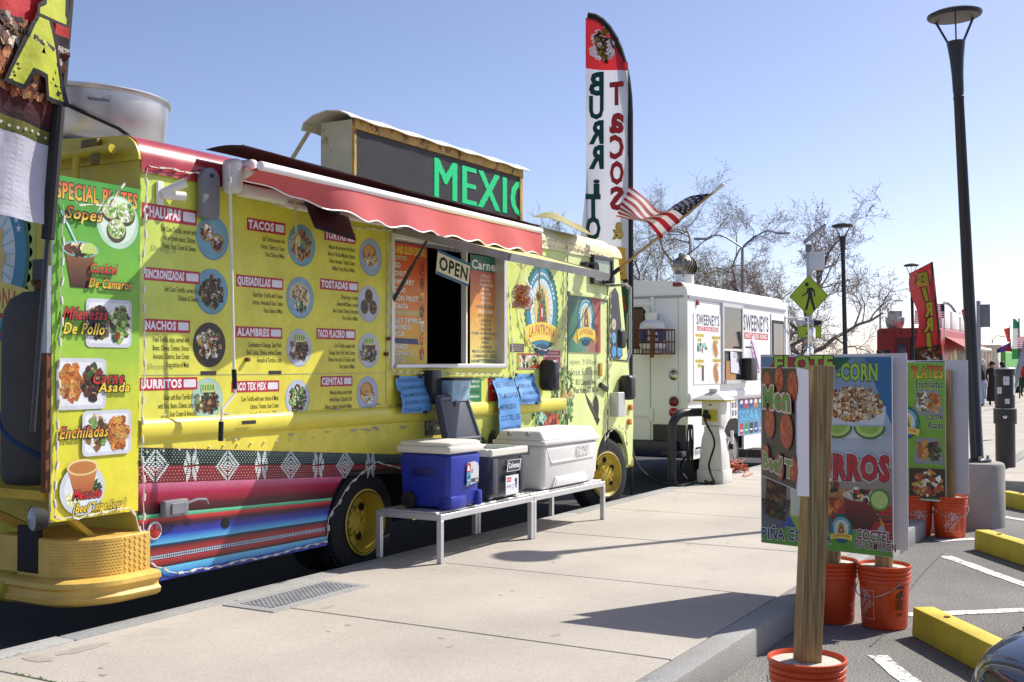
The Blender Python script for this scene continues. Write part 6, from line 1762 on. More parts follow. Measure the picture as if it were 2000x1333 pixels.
def vposter(px0, py0, px1, py1, fn_, name):
    a, c = S_(px0, py1), S_(px1, py0); b = MB(); b.box(a.x, c.x, YT - .006, YT - .001, a.z, c.z); bo = b.build(name, 'white_plastic', WT)
    p = Print(wall_fn(YT - .006), base=.001); p.rect(a.x + .005, a.z + .005, c.x - .005, c.z - .005, hx('f2f1ef')); fn_(p, a.x, a.z, c.x - a.x, c.z - a.z); p.build('poster_print', P_VINYL, bo)
vn, vr = hx('262a4c'), hx('c03a44')
def pos1(p, x, z, w, h):
    p.text("SWEENEY'S", x + w * .5, z + h * .84, h * .14, vn, w=w * .80, align='c', bold=.028); p.rect(x + w * .12, z + h * .755, x + w * .86, z + h * .815, vr); p.text('HOT DOG KING', x + w * .5, z + h * .765, h * .04, WHITE, w=w * .66, align='c', bold=.03)
    for (u, v, s, n) in ((.2, .72, 'HOT DOG', '$3.00'), (.78, .70, 'RED HOT', '$4'), (.2, .36, 'HOT SAUSAGE', '$5.00'), (.8, .37, 'CHILI DOG', '$5')):
        p.rect(x + w * (u - .15), z + h * (v - .055), x + w * (u + .15), z + h * (v - .01), hx('d8c23c')); p.text(s, x + w * u, z + h * (v - .048), h * .028, hx('6a5a1c'), w=w * .26, align='c')
        p.rect(x + w * (u - .07), z + h * (v - .12), x + w * (u + .07), z + h * (v - .07), hx('d8c23c')); p.text(n, x + w * u, z + h * (v - .112), h * .028, hx('6a5a1c'), w=w * .1, align='c')
    p.blobs(random.Random(1), x + w * .28, z + h * .52, w * .17, h * .06, [hx('2a6a40'), hx('b83a34'), hx('2a3a4a'), hx('8ac8b0')], 24, .035)
    hotdog(p, x + w * .74, z + h * .50, .24, R(-58), hx('c89a50'), hx('a04a24'), hx('d8c840')); hotdog(p, x + w * .76, z + h * .14, .26, R(-62), hx('c88a40'), hx('7a3018'), hx('e8d8c0'))
    p.rect(x + w * .27, z + h * .05, x + w * .34, z + h * .25, hx('5a3420')); p.ell(x + w * .31, z + h * .25, w * .045, h * .02, hx('2a6a40'))
vposter(1354, 617, 1409, 752, pos1, 'menu_poster')
def pos2(p, x, z, w, h):
    p.text("SWEENEY'S", x + w * .5, z + h * .72, h * .22, vn, w=w * .88, align='c', bold=.028); p.rect(x + w * .08, z + h * .59, x + w * .92, z + h * .69, vr); p.text('HOT DOG KING', x + w * .5, z + h * .61, h * .065, WHITE, w=w * .74, align='c', bold=.03)
    hotdog(p, x + w * .42, z + h * .30, .62, R(-50), hx('dcd8e4'), hx('8a4a84'), hx('f0ecf4'))
vposter(1448, 614, 1503, 742, pos2, 'menu_poster')
def pos3(p, x, z, w, h):
    p.rect(x, z, x + w, z + h, hx('6ab8dc'), top=hx('1a2a5a'))
    cc = [hx('20408a'), hx('b02828'), hx('20408a'), hx('c8704a'), hx('2a8a5a'), hx('8a8a90'), hx('b02828'), hx('1a1a1a')]
    for k in range(8):
        u = x + w * (.03 + .12 * k); p.rrect(u, z + h * .68, u + w * .1, z + h * .98, .02, cc[k]); p.ell(u + w * .05, z + h * .83, w * .035, h * .05, hx('e8e8ec')); p.rrect(u, z + h * .02, u + w * .1, z + h * .30, .02, cc[(k * 3 + 1) % 8]); p.rect(u + w * .02, z + h * .1, u + w * .08, z + h * .14, hx('e8e8ec'))
    p.text('SODA & WATER', x + w * .5, z + h * .36, h * .26, hx('58b8e8'), w=w * .95, align='c', bold=.04, outline=(hx('14284a'), .03))
vposter(1441, 768, 1515, 852, pos3, 'drinks_poster')
def pos4(p, x, z, w, h):
    for j in range(3):
        for i in range(2): p.ell(x + w * (.28 + .44 * i), z + h * (.2 + .3 * j), w * .17, h * .12, hx('2a2a4a')); p.ell(x + w * (.28 + .44 * i), z + h * (.2 + .3 * j), w * .08, h * .06, hx('a8a8c0'))
vposter(1427, 766, 1439, 818, pos4, 'icon_poster')
# cab door with glass
q0, q1 = S_(1508, 700), S_(1530, 628); b = MB(); b.box(q0.x, q1.x, YT - .008, YT - .001, q0.z, q1.z); wd_ = b.build('cab_window_frame', 'black_rubber', WT)
b = MB(); b.box(q0.x + .05, q1.x - .05, YT - .012, YT - .0085, q0.z + .05, q1.z - .05); b.build('cab_glass', mat('sky_glass', hx('3c4a54'), .05, var=.5, scale=3, spec=.6), wd_)  # bluish sky reflection is put into the glass colour
b = MB()
for px in (1505, 1533, 1541): x = S_(px, 640).x; b.box(x - .015, x + .015, YT - .01, YT - .001, .7, 2.34)
b.build('door_pillars', 'van_trim', WT)
b = MB(); b.tube([S_(1530, 622) + V3((0, -.05, 0)), S_(1561, 621) + V3((.0, -.15, 0)), S_(1562, 700) + V3((0, -.15, 0))], .014, 8); b.build('mirror_bracket', 'steel', WT)
for px, py, w, h in ((1565, 656, .17, .26), (1561, 690, .17, .2)):
    q = S_(px, py) + V3((0, -.17, 0)); b = MB(); b.box(q.x - w / 2, q.x + w / 2, q.y - .05, q.y + .03, q.z - h / 2, q.z + h / 2, bev=.03, seg=3); b.build('wing_mirror', 'chrome', WT)
wheel(S_(1425, 850).x + .15, YT + .03, .36, 0, True, WT, rimmat='white_paint', rad=.36, rimr=.21)
wheel(18.2, YT + .03, .36, 0, False, WT, rimmat='white_paint', rad=.36, rimr=.21)
b = MB(); xc = S_(1425, 850).x + .15
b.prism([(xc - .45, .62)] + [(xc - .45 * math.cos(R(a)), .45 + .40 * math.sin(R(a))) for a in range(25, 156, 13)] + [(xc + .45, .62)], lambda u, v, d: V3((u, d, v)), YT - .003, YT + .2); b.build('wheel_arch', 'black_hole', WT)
for (xa, xb) in ((WX + .05, xc - .46), (xc + .46, WF - .1)):
    b = MB(); b.box(xa, xb, YT + .0, YT + .03, .38, .62); b.build('side_skirt', 'van_white', WT)
# caged gas cylinder on the rear door
q0, q1 = Z_(1255, 692), Z_(1318, 645); cy_ = (q0.y + q1.y) / 2; cz_ = q0.z
cage = thing('cylinder_cage', 'rusty wire cage bolted to the white truck rear doors', 'cage', (WX - .2, cy_, cz_))
b = MB(); w2 = abs(q0.y - q1.y) / 2; x_a, x_b = WX - .40, WX - .004; hgt = q1.z - q0.z
nb = 9
for k in range(nb):
    yy = cy_ - w2 + 2 * w2 * k / (nb - 1); b.cyl((x_a, yy, cz_), (x_a, yy, cz_ + hgt), .006, n=6)
for k in range(5):
    xx = x_a + (x_b - x_a) * k / 4
    for yy in (cy_ - w2, cy_ + w2): b.cyl((xx, yy, cz_), (xx, yy, cz_ + hgt), .006, n=6)
for zz in (cz_, cz_ + hgt * .5, cz_ + hgt): b.tube([(x_a, cy_ - w2, zz), (x_a, cy_ + w2, zz), (x_b, cy_ + w2, zz), (x_b, cy_ - w2, zz)], .008, 6, closed=True)
b.bar((x_a - .005, cy_ - .08, cz_ - .05), (x_a - .005, cy_ - .08, cz_ + hgt), .05, .006, up=(1, 0, 0)); b.build('bars', 'rust', cage)
b = MB(); b.box(x_a, x_b, cy_ - w2 + .008, cy_ + w2 - .008, cz_ - .004, cz_ + .006); b.build('tray', 'rust', cage)
gc_ = V3((WX - .2, cy_, cz_ + .008)); GC = thing('gas_cylinder', 'white gas cylinder with blue wrap standing in the rusty cage', 'gas cylinder', gc_)
b = MB(); b.lathe([(.10, 0), (.10, .03), (.15, .06), (.165, .12), (.165, .30), (.15, .37), (.10, .41), (.04, .42), (.001, .42)], gc_, 'Z', 28); b.build('vessel', 'white_paint', GC)
b = MB(); b.lathe([(.09, .41), (.095, .50)], gc_, 'Z', 20, a0=R(-60), a1=R(240)); b.cyl(gc_ + V3((0, 0, .42)), gc_ + V3((0, 0, .48)), .02, n=10); b.build('collar', 'white_paint', GC)
p = Print(lambda u, v, l: gc_ + V3((math.cos(u) * (.1655 + l), math.sin(u) * (.1655 + l), v)), split=.12, base=.001); p.rect(R(120), .12, R(290), .30, hx('22306a')); p.text('Blue', R(182), .225, .05, WHITE, w=.75, bold=.03, shear=.4); p.text('Rhino', R(182), .15, .05, WHITE, w=.85, bold=.03, shear=.4); p.build('wrap', P_VINYL, GC)
# turbine vent
vc = at_d(1337, 522, 14.9); mat('turbine', hx('8a8478'), .35, .9, var=.25, scale=9)
b = MB(); b.cyl(V3((vc.x, vc.y, WZT + .0)), V3((vc.x, vc.y, vc.z - .10)), .12, n=24); tv = b.build('turbine_vent', 'white_paint', WT)
for k in range(22):
    b = MB(); t0 = 2 * math.pi * k / 22; pts = []
    for j in range(8):
        a = -math.pi / 2 * .8 + math.pi * .8 * j / 7; rr = .165 * math.cos(a * .92); t = t0 + .5 * math.sin(a); pts.append((rr, t, .145 * math.sin(a)))
    vs = []
    for rr, t, z in pts:
        vs.append(vc + V3((rr * math.cos(t), rr * math.sin(t), z))); vs.append(vc + V3(((rr - .012) * math.cos(t + .30), (rr - .012) * math.sin(t + .30), z)))
    b._add(vs, [(2 * j, 2 * j + 1, 2 * j + 3, 2 * j + 2) for j in range(7)]); b.build('vane', 'turbine', tv)
b = MB(); b.lathe([(.001, .15), (.06, .145), (.075, .13)], vc, 'Z', 20); b.bar(vc + V3((-.17, -.05, -.14)), vc + V3((-.16, -.05, .16)), .025, .006); b.build('turbine_cap', 'turbine', tv)

# ================================================================== PEDESTAL, HOOP, CABLES
pc = at_z(1405, 943, SWZ); pc.y += .06
PD = thing('power_pedestal', 'white power pedestal with peaked yellow-rimmed cap on the sidewalk', 'power pedestal', pc)
mat('pedestal_white', hx('d4d2cc'), .5, var=.06, scale=4, spots=hx('a8a49a'), spot_scale=12, spot_t=.7); mat('pedestal_yellow', hx('b0a030'), .5, var=.2, scale=8)
def frus(b, w0, w1, z0, z1, bev=.0): b.hexa([pc + V3((s[0] * w, s[1] * w, z)) for z, w in ((z0, w0), (z1, w1)) for s in ((-1, -1), (1, -1), (1, 1), (-1, 1))], bev=bev)
b = MB(); frus(b, .165, .165, 0, .16, .008); frus(b, .15, .12, .161, .52, .006); frus(b, .12, .10, .521, .60); frus(b, .095, .095, .601, .68); b.build('base', 'pedestal_white', PD)
b = MB(); b.box(pc.x - .11, pc.x + .12, pc.y - .12, pc.y + .12, pc.z + .69, pc.z + .98, bev=.005); hd = b.build('head', 'pedestal_white', PD)
b = MB(); b.box(pc.x - .122, pc.x - .111, pc.y - .08, pc.y + .10, pc.z + .74, pc.z + .88); b.build('socket_recess', 'pedestal_yellow', hd)
b = MB(); b.box(pc.x - .14, pc.x - .123, pc.y - .0, pc.y + .05, pc.z + .77, pc.z + .82); b.cyl((pc.x - .123, pc.y + .06, pc.z + .86), (pc.x - .17, pc.y + .06, pc.z + .80), .03, n=12); b.box(pc.x - .126, pc.x - .123, pc.y - .01, pc.y + .02, pc.z + .93, pc.z + .945); b.build('plug', 'black_rubber', hd)
b = MB(); frus(b, .20, .20, .981, 1.0, .003); b.build('cap_rim', 'pedestal_yellow', PD)
b = MB(); frus(b, .205, .05, 1.001, 1.09, .003); frus(b, .05, .05, 1.091, 1.13, .004); b.build('cap', 'pedestal_white', PD)
b = MB(); b.bar(pc + V3((.12, -.10, .55)), pc + V3((.18, -.16, .5)), .03, .03); b.bar(pc + V3((.18, -.16, .46)), pc + V3((.18, -.16, .62)), .03, .03); b.build('cable_bracket', 'pedestal_white', PD)
h0 = at_z(1312, 944, SWZ); h1 = V3((h0.x + .62, h0.y - .30, SWZ)); ht = .84
HB = thing('hoop_bollard', 'black steel hoop bollard beside the white power pedestal', 'bollard', h0)
pts = [h0, h0 + V3((0, 0, ht - .22))]
dh = (h1 - h0); Lh = dh.length; dh.normalize()
for a in range(15, 91, 15): pts.append(h0 + dh * (.22 * (1 - math.cos(R(a)))) + V3((0, 0, ht - .22 + .22 * math.sin(R(a)))))
for a in range(90, -1, -15): pts.append(h1 - dh * (.22 * (1 - math.cos(R(a)))) + V3((0, 0, ht - .22 + .22 * math.sin(R(a)))))
pts.append(h1); b = MB(); b.tube(pts, .052, 18); b.build('hoop', mat('bollard_black', (.022, .024, .026), .42, var=.25, scale=7), HB)
b = MB()
for q in (h0, h1): b.lathe([(.09, 0), (.09, .008), (.055, .012)], q, 'Z', 20)
b.build('foot_plate', 'bollard_black', HB)
def spline(pts, n=8):
    out = []
    for i in range(len(pts) - 1):
        g = lambda k: pts[max(0, min(len(pts) - 1, k))]
        for j in range(n): out.append(V3(cr_(g(i - 1), g(i), g(i + 1), g(i + 2), j / n)))
    out.append(V3(pts[-1])); return out
sock = V3((pc.x - .17, pc.y + .06, pc.z + .80)); gz = SWZ + .016
pts = [at_y(1233, 870, YT + .1), at_y(1246, 910, YT - .05), at_z(1285, 942, gz), at_z(1320, 949, gz), at_z(1350, 945, gz), at_z(1368, 932, gz), at_z(1378, 925, gz) + V3((0, 0, .25)), at_z(1362, 930, gz) + V3((0, 0, .35)), at_z(1330, 925, gz) + V3((0, 0, .12)), at_z(1345, 938, gz), at_z(1385, 944, gz), at_z(1402, 935, gz) + V3((0, 0, .08)),
       at_z(1385, 935, gz) + V3((0, 0, .3)), at_z(1372, 940, gz) + V3((0, 0, .05)), at_z(1395, 945, gz), pc + V3((-.25, -.02, .22)), pc + V3((-.22, -.08, .5)), pc + V3((-.2, .03, .72)), sock]
b = MB(); b.tube(spline([tuple(q) for q in pts], 7), .013, 7)
tag(b.build('power_cable', 'black_rubber', None), 'thick black cable running from the yellow truck to the white pedestal', 'cable')
pts = []; r_ = random.Random(2)
base = pc + V3((-.02, .22, 0))
for k in range(46): pts.append(tuple(base + V3((-.22 + .05 * math.cos(k * 1.05), .02 * math.sin(k * .7), .36 + .34 * math.sin(k * 1.05 + .2)))))
b = MB(); b.tube(spline(pts, 4), .011, 6); tag(b.build('cable_coil', 'black_rubber', None), 'black cable coil hanging beside the white pedestal', 'cable')
q = at_z(1438, 920, gz); pts = []
for k in range(70): pts.append(tuple(q + V3((.12 * r_.gauss(0, 1), .09 * r_.gauss(0, 1), abs(.06 * r_.gauss(0, 1)) + .005))))
pts = [tuple(at_z(1470, 925, gz)), tuple(at_z(1452, 930, gz))] + pts + [tuple(at_z(1455, 905, gz) + V3((0, 0, .06))), tuple(at_z(1480, 880, gz) + V3((0, .2, .1)))]
b = MB(); b.tube(spline(pts, 4), .007, 6); tag(b.build('extension_cord', mat('cord_orange', hx('b0562e'), .6, var=.15), None), 'tangled orange extension cord heaped on the sidewalk behind the pedestal', 'cord')

# ================================================================== SIGN STANDS IN ORANGE BUCKETS
mat('bucket_orange', hx('d04a1c'), .38, var=.07, scale=6, spots=hx('b8552c'), spot_scale=16, spot_t=.7)
mat('bucket_fill', hx('c2bcae'), .9, var=.12, scale=12, bump=.4, bscale=70)
mat('sign_white', hx('c4c2ca'), .45, var=.05, scale=3, spots=hx('8e8c90'), spot_scale=22, spot_t=.74)
wm = bpy.data.materials.new('timber'); wm.use_nodes = True; MATS['timber'] = wm
nt = wm.node_tree; N = nt.nodes; L = nt.links; pb = N['Principled BSDF']; pb.inputs['Roughness'].default_value = .8
tcn = N.new('ShaderNodeTexCoord'); mp = N.new('ShaderNodeMapping'); mp.inputs['Scale'].default_value = (70, 70, 1.6); L.new(tcn.outputs['Object'], mp.inputs['Vector'])
nz = N.new('ShaderNodeTexNoise'); nz.inputs['Scale'].default_value = 1.6; nz.inputs['Detail'].default_value = 7; nz.inputs['Distortion'].default_value = .6; L.new(mp.outputs[0], nz.inputs['Vector'])
cr0 = N.new('ShaderNodeValToRGB'); cr0.color_ramp.elements[0].position = .36; cr0.color_ramp.elements[1].position = .62; cr0.color_ramp.elements[0].color = hx('7c6440') + (1,); cr0.color_ramp.elements[1].color = hx('ad9462') + (1,); L.new(nz.outputs['Fac'], cr0.inputs['Fac']); L.new(cr0.outputs[0], pb.inputs['Base Color'])
bp = N.new('ShaderNodeBump'); bp.inputs['Strength'].default_value = .3; bp.inputs['Distance'].default_value = .004; L.new(nz.outputs['Fac'], bp.inputs['Height']); L.new(bp.outputs[0], pb.inputs['Normal'])
def bucket(parent, c, rot, handle=True, barcode=False):
    c = V3(c); b = MB()
    b.lathe([(.001, .003), (.126, .003), (.131, .012), (.143, .27), (.150, .275), (.150, .29), (.145, .295), (.152, .30), (.152, .314), (.146, .319), (.153, .324), (.153, .338), (.147, .343), (.155, .352), (.158, .362), (.157, .370), (.150, .372), (.146, .365), (.144, .345)], c, 'Z', 44)
    bk = b.build('bucket', 'bucket_orange', parent, sharp=50)
    b = MB(); b.lathe([(.1455, .352), (.10, .356), (.001, .357)], c, 'Z', 32); b.build('filling', 'bucket_fill', bk)
    b = MB(); pts = []
    for k in range(13):
        t = R(180 * k / 12); pts.append(c + Matrix.Rotation(rot + R(95), 3, 'Z') @ V3((.157 * math.cos(t), -.02 - .14 * math.sin(t), .285 - .10 * math.sin(t))))
    b.tube(pts, .0028, 6); b.build('handle', 'steel', bk)
    fn = lambda u, v, l: c + V3((math.cos(rot + u) * (.1315 + (v - .012) * .0465 + l), math.sin(rot + u) * (.1315 + (v - .012) * .0465 + l), v))
    for k in range(2):
        p = Print((lambda rr: (lambda u, v, l: fn(u / .135 + rr, v, l)))(k * math.pi), split=.05, base=.0012)
        s = .062; wc_ = hx('dcc8c0'); v0 = .145
        for (a, d) in (((-s, -s), (s, -s)), ((s, -s), (s, s)), ((s, s), (-s, s)), ((-s, s), (-s, -s))): p.line([(a[0], v0 + a[1] * 1.35), (d[0], v0 + d[1] * 1.35)], .0028, wc_)
        for t, du, dv, w in (('THE', -.022, .040, .05), ('HOME', -.052, -.052, .145), ('DEPOT', -.014, -.072, .115)):
            p.text(t, du, v0 + dv, .03 if t != 'HOME' else .04, wc_, w=w, bold=.015, rot=R(47))
        p.build('print', P_VINYL, bk)
    if barcode:
        p = Print((lambda u, v, l: fn(u / .135 + math.pi / 2, v, l)), split=.05, base=.0012); dk = hx('54280f')
        p.rect(-.03, .245, .03, .262, dk); p.blobs(random.Random(1), 0, .21, .02, .025, [dk], 16, .012)
        for k in range(12): p.rect(-.03, .12 + k * .0052, -.03 + .06 * random.Random(k).uniform(.8, 1), .123 + k * .0052, dk)
        for k in range(7): p.rect(-.02 + k * .006, .085, -.02 + k * .006 + .003, .105, dk)
        p.build('print', P_VINYL, bk)
    return bk
def post(parent, p0, p1, yaw, w=.089):
    p0, p1 = V3(p0), V3(p1); M = Matrix.Rotation(yaw, 3, 'Z'); h = w / 2; vs = []
    for q in (p0, p1):
        for s in ((-1, -1), (1, -1), (1, 1), (-1, 1)): vs.append(q + M @ V3((s[0] * h, s[1] * h, 0)))
    b = MB(); b.hexa(vs, bev=.003, seg=1); return b.build('post', 'timber', parent)
# ---- front stand: menudo sign
bA = at_d(1573, 716, 4.66); bA.z = 0
SA = thing('sign_stand', 'timber post in an orange bucket nearest the camera with a folded menudo board', 'sign stand', bA, group='sign stands along the kerb')
bucket(SA, bA, R(20))
tp = at_d(1602, 714, 4.64); post(SA, bA + V3((.0, 0, .34)), tp, R(-54), .089)
pr_ = at_d(1554, 718, 4.42); pl_ = at_d(1488, 716, 5.0); ztA, zbA = pr_.z, at_d(1545, 958, 4.42).z
U = V3((pr_.x - pl_.x, pr_.y - pl_.y, 0)); LA = U.length; U.normalize(); OA = V3((pl_.x, pl_.y, zbA)); hA = ztA - zbA
NA = U.cross(V3((0, 0, 1)))
b = MB(); b.prism([(0, 0), (LA, 0), (LA, hA), (0, hA)], lambda u, v, d: OA + U * u + V3((0, 0, v)) - NA * d, 0, .006); bo = b.build('board', 'sign_white', SA)
p = Print(face_fn(OA, U, (0, 0, 1)), base=.001, split=None); r_ = random.Random(6)
p.rect(.004, .004, LA - .004, hA - .004, hx('241a12'), top=hx('1c1410'))
for (u, v, k) in ((.1, .40, 1), (.34, .42, 1), (.58, .40, 1.1), (.16, .24, 1.25), (.47, .22, 1.35), (.09, .09, 1), (.36, .07, 1.0), (.6, .08, .9), (.3, .33, .7)):
    u *= LA / .62; v *= hA / .47
    p.ell(u, v, .082 * k, .058 * k, hx('5a1a10'), 22); p.ell(u, v, .072 * k, .050 * k, hx('b8361a'), 22); p.blobs(r_, u, v, .055 * k, .038 * k, [hx('d8682a'), hx('c04820'), hx('8a2410'), hx('e09048')], 40, .009)
mz = hA - .17
for t, v, h, w in (('Men', mz, .085, LA * .80), ('Beef T', .045, .062, LA * .84)):
    p.text(t, .06, v, h, hx('4a9a2c'), w=w, bold=.03, outline=[(hx('e4dcd8'), .075), (hx('c0341c'), .028)])
p.build('board_print', P_VINYL, bo)
# folded white return of the board
P0 = OA + U * (LA + .002); D2 = at_d(1590, 716, 4.50); D2 = V3((D2.x, D2.y, 0)) - V3((P0.x, P0.y, 0)); L2 = .13; D2.normalize()
b = MB(); b.prism([(0, -.02), (L2 * .6, -.028), (L2 * .6, hA - .01), (0, hA)], lambda u, v, d: P0 + D2 * u + V3((0, 0, v)) + V3((D2.y, -D2.x, 0)) * d, 0, .005); b.build('board_return', 'sign_white', SA)
P1 = P0 + D2 * (L2 * .6 + .001); D3 = V3((.6, .35, 0)).normalized()
b = MB(); b.prism([(0, -.028), (.42, .0), (.42, hA), (0, hA - .01)], lambda u, v, d: P1 + D3 * u + V3((0, 0, v)) + V3((-D3.y, D3.x, 0)) * d, .001, .006); b.build('board_back', 'sign_white', SA)
# ---- middle stand: elote / churros / cocktails
XS = 6.93
yl0, yr0 = at_x(1486, 800, XS).y, at_x(1743, 800, XS).y; zb0, zt0 = .44, at_x(1486, 693, XS).z
SB_ = thing('sign_stand', 'large two sided menu board with corn, churros and cocktail pictures on two orange buckets', 'sign stand', (XS + .1, (yl0 + yr0) / 2, 0), group='sign stands along the kerb')
W2, H2 = yl0 - yr0, zt0 - zb0
O2 = V3((XS, yl0, zb0)); U2 = V3((0, -1, 0)); b = MB(); b.prism([(0, .02), (W2, -.01), (W2, H2 - .012), (0, H2)], lambda u, v, d: O2 + U2 * u + V3((d, 0, v)), 0, .008); bo = b.build('board', 'sign_white', SB_)
p = Print(face_fn(O2, U2, (0, 0, 1)), base=.001); r_ = random.Random(12)
pxu = lambda px, py: (yl0 - at_x(px, py, XS).y, at_x(px, py, XS).z - zb0)
m_ = .004
yA = pxu(1600, 893)[1]; yBn2 = pxu(1700, 985)[1]; um = pxu(1624, 900)[0]
p.rect(m_, yA, W2 - m_, H2 - .016, hx('b8c0c8'), top=hx('6a8aa4')); p.poly([(um, H2 - .02), (um + .12, H2 - .02), (um + .04, H2 - .1), (um, H2 - .08)], hx('1a5a3c')); p.poly([(W2 - .16, H2 - .02), (W2 - m_, H2 - .02), (W2 - m_, H2 - .42), (W2 - .06, H2 - .28)], hx('2a6a9c')); p.poly([(.1, H2 - .016), (um, H2 - .016), (um, H2 - .09), (.05, H2 - .09)], hx('b02a40'))
q = pxu(1500, 724); p.text('ELOTE', q[0] + .04, q[1], .085, hx('a0c83c'), w=.36, bold=.04, outline=(BLACK, .04)); q = pxu(1634, 742); p.text('-CORN', q[0], q[1], .095, hx('a0c83c'), w=.24, bold=.04, outline=(BLACK, .04))
q = pxu(1678, 800); p.poly([(q[0] - .2, q[1] - .17), (q[0] + .13, q[1] - .17), (q[0] + .155, q[1] + .02), (q[0] - .22, q[1] + .02)], hx('d0d4d8'))
p.blobs(r_, q[0] - .03, q[1] + .03, .165, .10, [hx('d8b878'), hx('e8d8a8'), hx('a05a30'), hx('c89048'), hx('7a3a1c')], 360, .012); p.blobs(r_, q[0] - .03, q[1] + .04, .155, .09, [hx('f0e8d0'), hx('e0c890')], 160, .010, asp=.3)
for du in (-.13, .06): p.ell(q[0] + du, q[1] - .10, .09, .075, hx('3a6a24'), a0=180, a1=360); p.ell(q[0] + du, q[1] - .098, .08, .065, hx('b8d070'), a0=180, a1=360); p.ell(q[0] + du, q[1] - .098, .06, .045, hx('94b84a'), a0=180, a1=360)
p.rect(m_, yBn2, W2 - m_, yA, hx('8a7c70'), top=hx('a89c90')); q = pxu(1640, 930); p.text('CHURROS', W2 - .015, q[1] - .012, .135, hx('b8242c'), w=.62, align='r', bold=.05, outline=[(hx('d8d0cc'), .05), (hx('3a1818'), .02)])
for k in range(7): a = R(-14 + 3 * k); u = um - .02 + k * .05; p.poly([(u, yBn2 - .01), (u + .045, yBn2 - .02), (u + .05, yBn2 + .07), (u + .005, yBn2 + .09)], [hx('8a4a20'), hx('a05a28'), hx('c88a48'), hx('b07038')])
yC = pxu(1700, 1078)[1]
for k in range(22):
    v0, v1 = yC + (yBn2 - yC) * k / 22, yC + (yBn2 - yC) * (k + 1) / 22; p.rect(um, v0, W2 - m_, v1, [hx('a01e24'), hx('c02a2c'), hx('5a1018'), hx('c8402c'), hx('2a5a3a'), hx('b02226')][k % 6 if k % 5 else 0], lift=p.lift)
p.lift += .0004
p.rect(m_, .11, um, yBn2, hx('6a7078'), top=hx('3a3028')); p.poly([(.03, .2), (.15, .16), (.17, .48), (.04, .5)], hx('3a2614')); p.blobs(r_, .09, .33, .06, .15, [hx('5a3c1c'), hx('7a5424'), hx('2a1a0c'), hx('3a4a1c')], 50, .02); p.poly([(.16, .12), (.30, .12), (.30, .30), (.2, .34)], hx('9ab04a'))
p.poly([(.19, .2), (.36, .2), (.38, .50), (.18, .50)], hx('c8ccb4')); p.blobs(r_, .25, .46, .06, .05, [hx('a8c848'), hx('e0d860')], 14, .03); p.poly([(.12, .13), (.22, .13), (.18, .2)], hx('3a5a9a'))
q = pxu(1685, 968); p.poly([(q[0] - .11, q[1]), (q[0] + .10, q[1]), (q[0] + .09, q[1] - .12), (q[0] + .03, q[1] - .22), (q[0] - .03, q[1] - .22), (q[0] - .10, q[1] - .12)], [hx('8a3420'), hx('8a3420'), hx('5a1a10'), hx('3a100a'), hx('3a100a'), hx('5a1a10')])
p.ell(q[0], q[1], .115, .035, hx('c8b8a8')); p.blobs(r_, q[0], q[1], .09, .03, FOOD['mix'], 40, .016); p.ell(q[0] + .10, q[1] - .02, .06, .065, hx('5a8a2c')); p.ell(q[0] + .10, q[1] - .02, .048, .052, hx('b8d078'))
p.blobs(r_, q[0] - .2, q[1] - .06, .06, .06, [hx('c85a28'), hx('a03a1c'), hx('e09048')], 30, .025); p.blobs(r_, q[0] - .2, q[1] + .05, .06, .04, FOOD['mix'], 30, .018)
p.ell(q[0], q[1] - .26, .13, .06, hx('c4c8d0')); p.poly([(q[0] - .2, q[1] - .32), (q[0] + .13, q[1] - .32), (q[0] + .13, q[1] - .16), (q[0] + .1, q[1] - .12), (q[0] + .12, q[1] - .30), (q[0] - .12, q[1] - .30)], hx('c88a2c')); p.ell(q[0] + .11, q[1] - .22, .025, .05, hx('a8a8b0'))
p.poly([(m_, .025), (W2 - m_, -.004), (W2 - m_, .09), (um + .14, .14), (um + .05, .11), (m_, .12)], hx('5a9a2c'))
emblem(p, um + .06, .14, .065)
p.text('PIÑA COLADA', .012, .05, .062, hx('1a2250'), w=.42, bold=.03, outline=(hx('e4e8e0'), .04)); p.text('COCTEL', W2 - .11, .085, .055, hx('6a1a30'), w=.20, align='c', bold=.03, outline=(hx('ecdcd8'), .05), rot=-.05); p.text('DE CAMARON', W2 - .10, .035, .042, hx('6a1a30'), w=.235, align='c', bold=.03, outline=(hx('ecdcd8'), .05), rot=-.05)
for k in range(24): p.ell(r_.uniform(.03, W2 - .03), r_.uniform(.05, H2 - .05), .0035, .0035, hx('e8e8ec'), 6)
p.build('board_print', P_VINYL, bo)
XS2 = XS + .20; y2a, y2b = at_x(1500, 800, XS2).y, at_x(1772, 800, XS2).y; z2t, z2b = at_x(1770, 690, XS2).z, at_x(1770, 1076, XS2).z
b = MB(); b.prism([(0, .01), (y2a - y2b, 0), (y2a - y2b, z2t - z2b), (0, z2t - z2b - .01)], lambda u, v, d: V3((XS2 + d, y2a - u, z2b + v)), 0, .008); b.build('board_back', 'sign_white', SB_)
for px, bc_ in ((1625, False), (1727, True)):
    q = at_x(px, 1160, XS + .12); q.z = 0; bucket(SB_, q, R(140) if bc_ else R(95), barcode=bc_); post(SB_, q + V3((0, 0, .34)), V3((q.x, q.y, zt0 - .03)), 0)
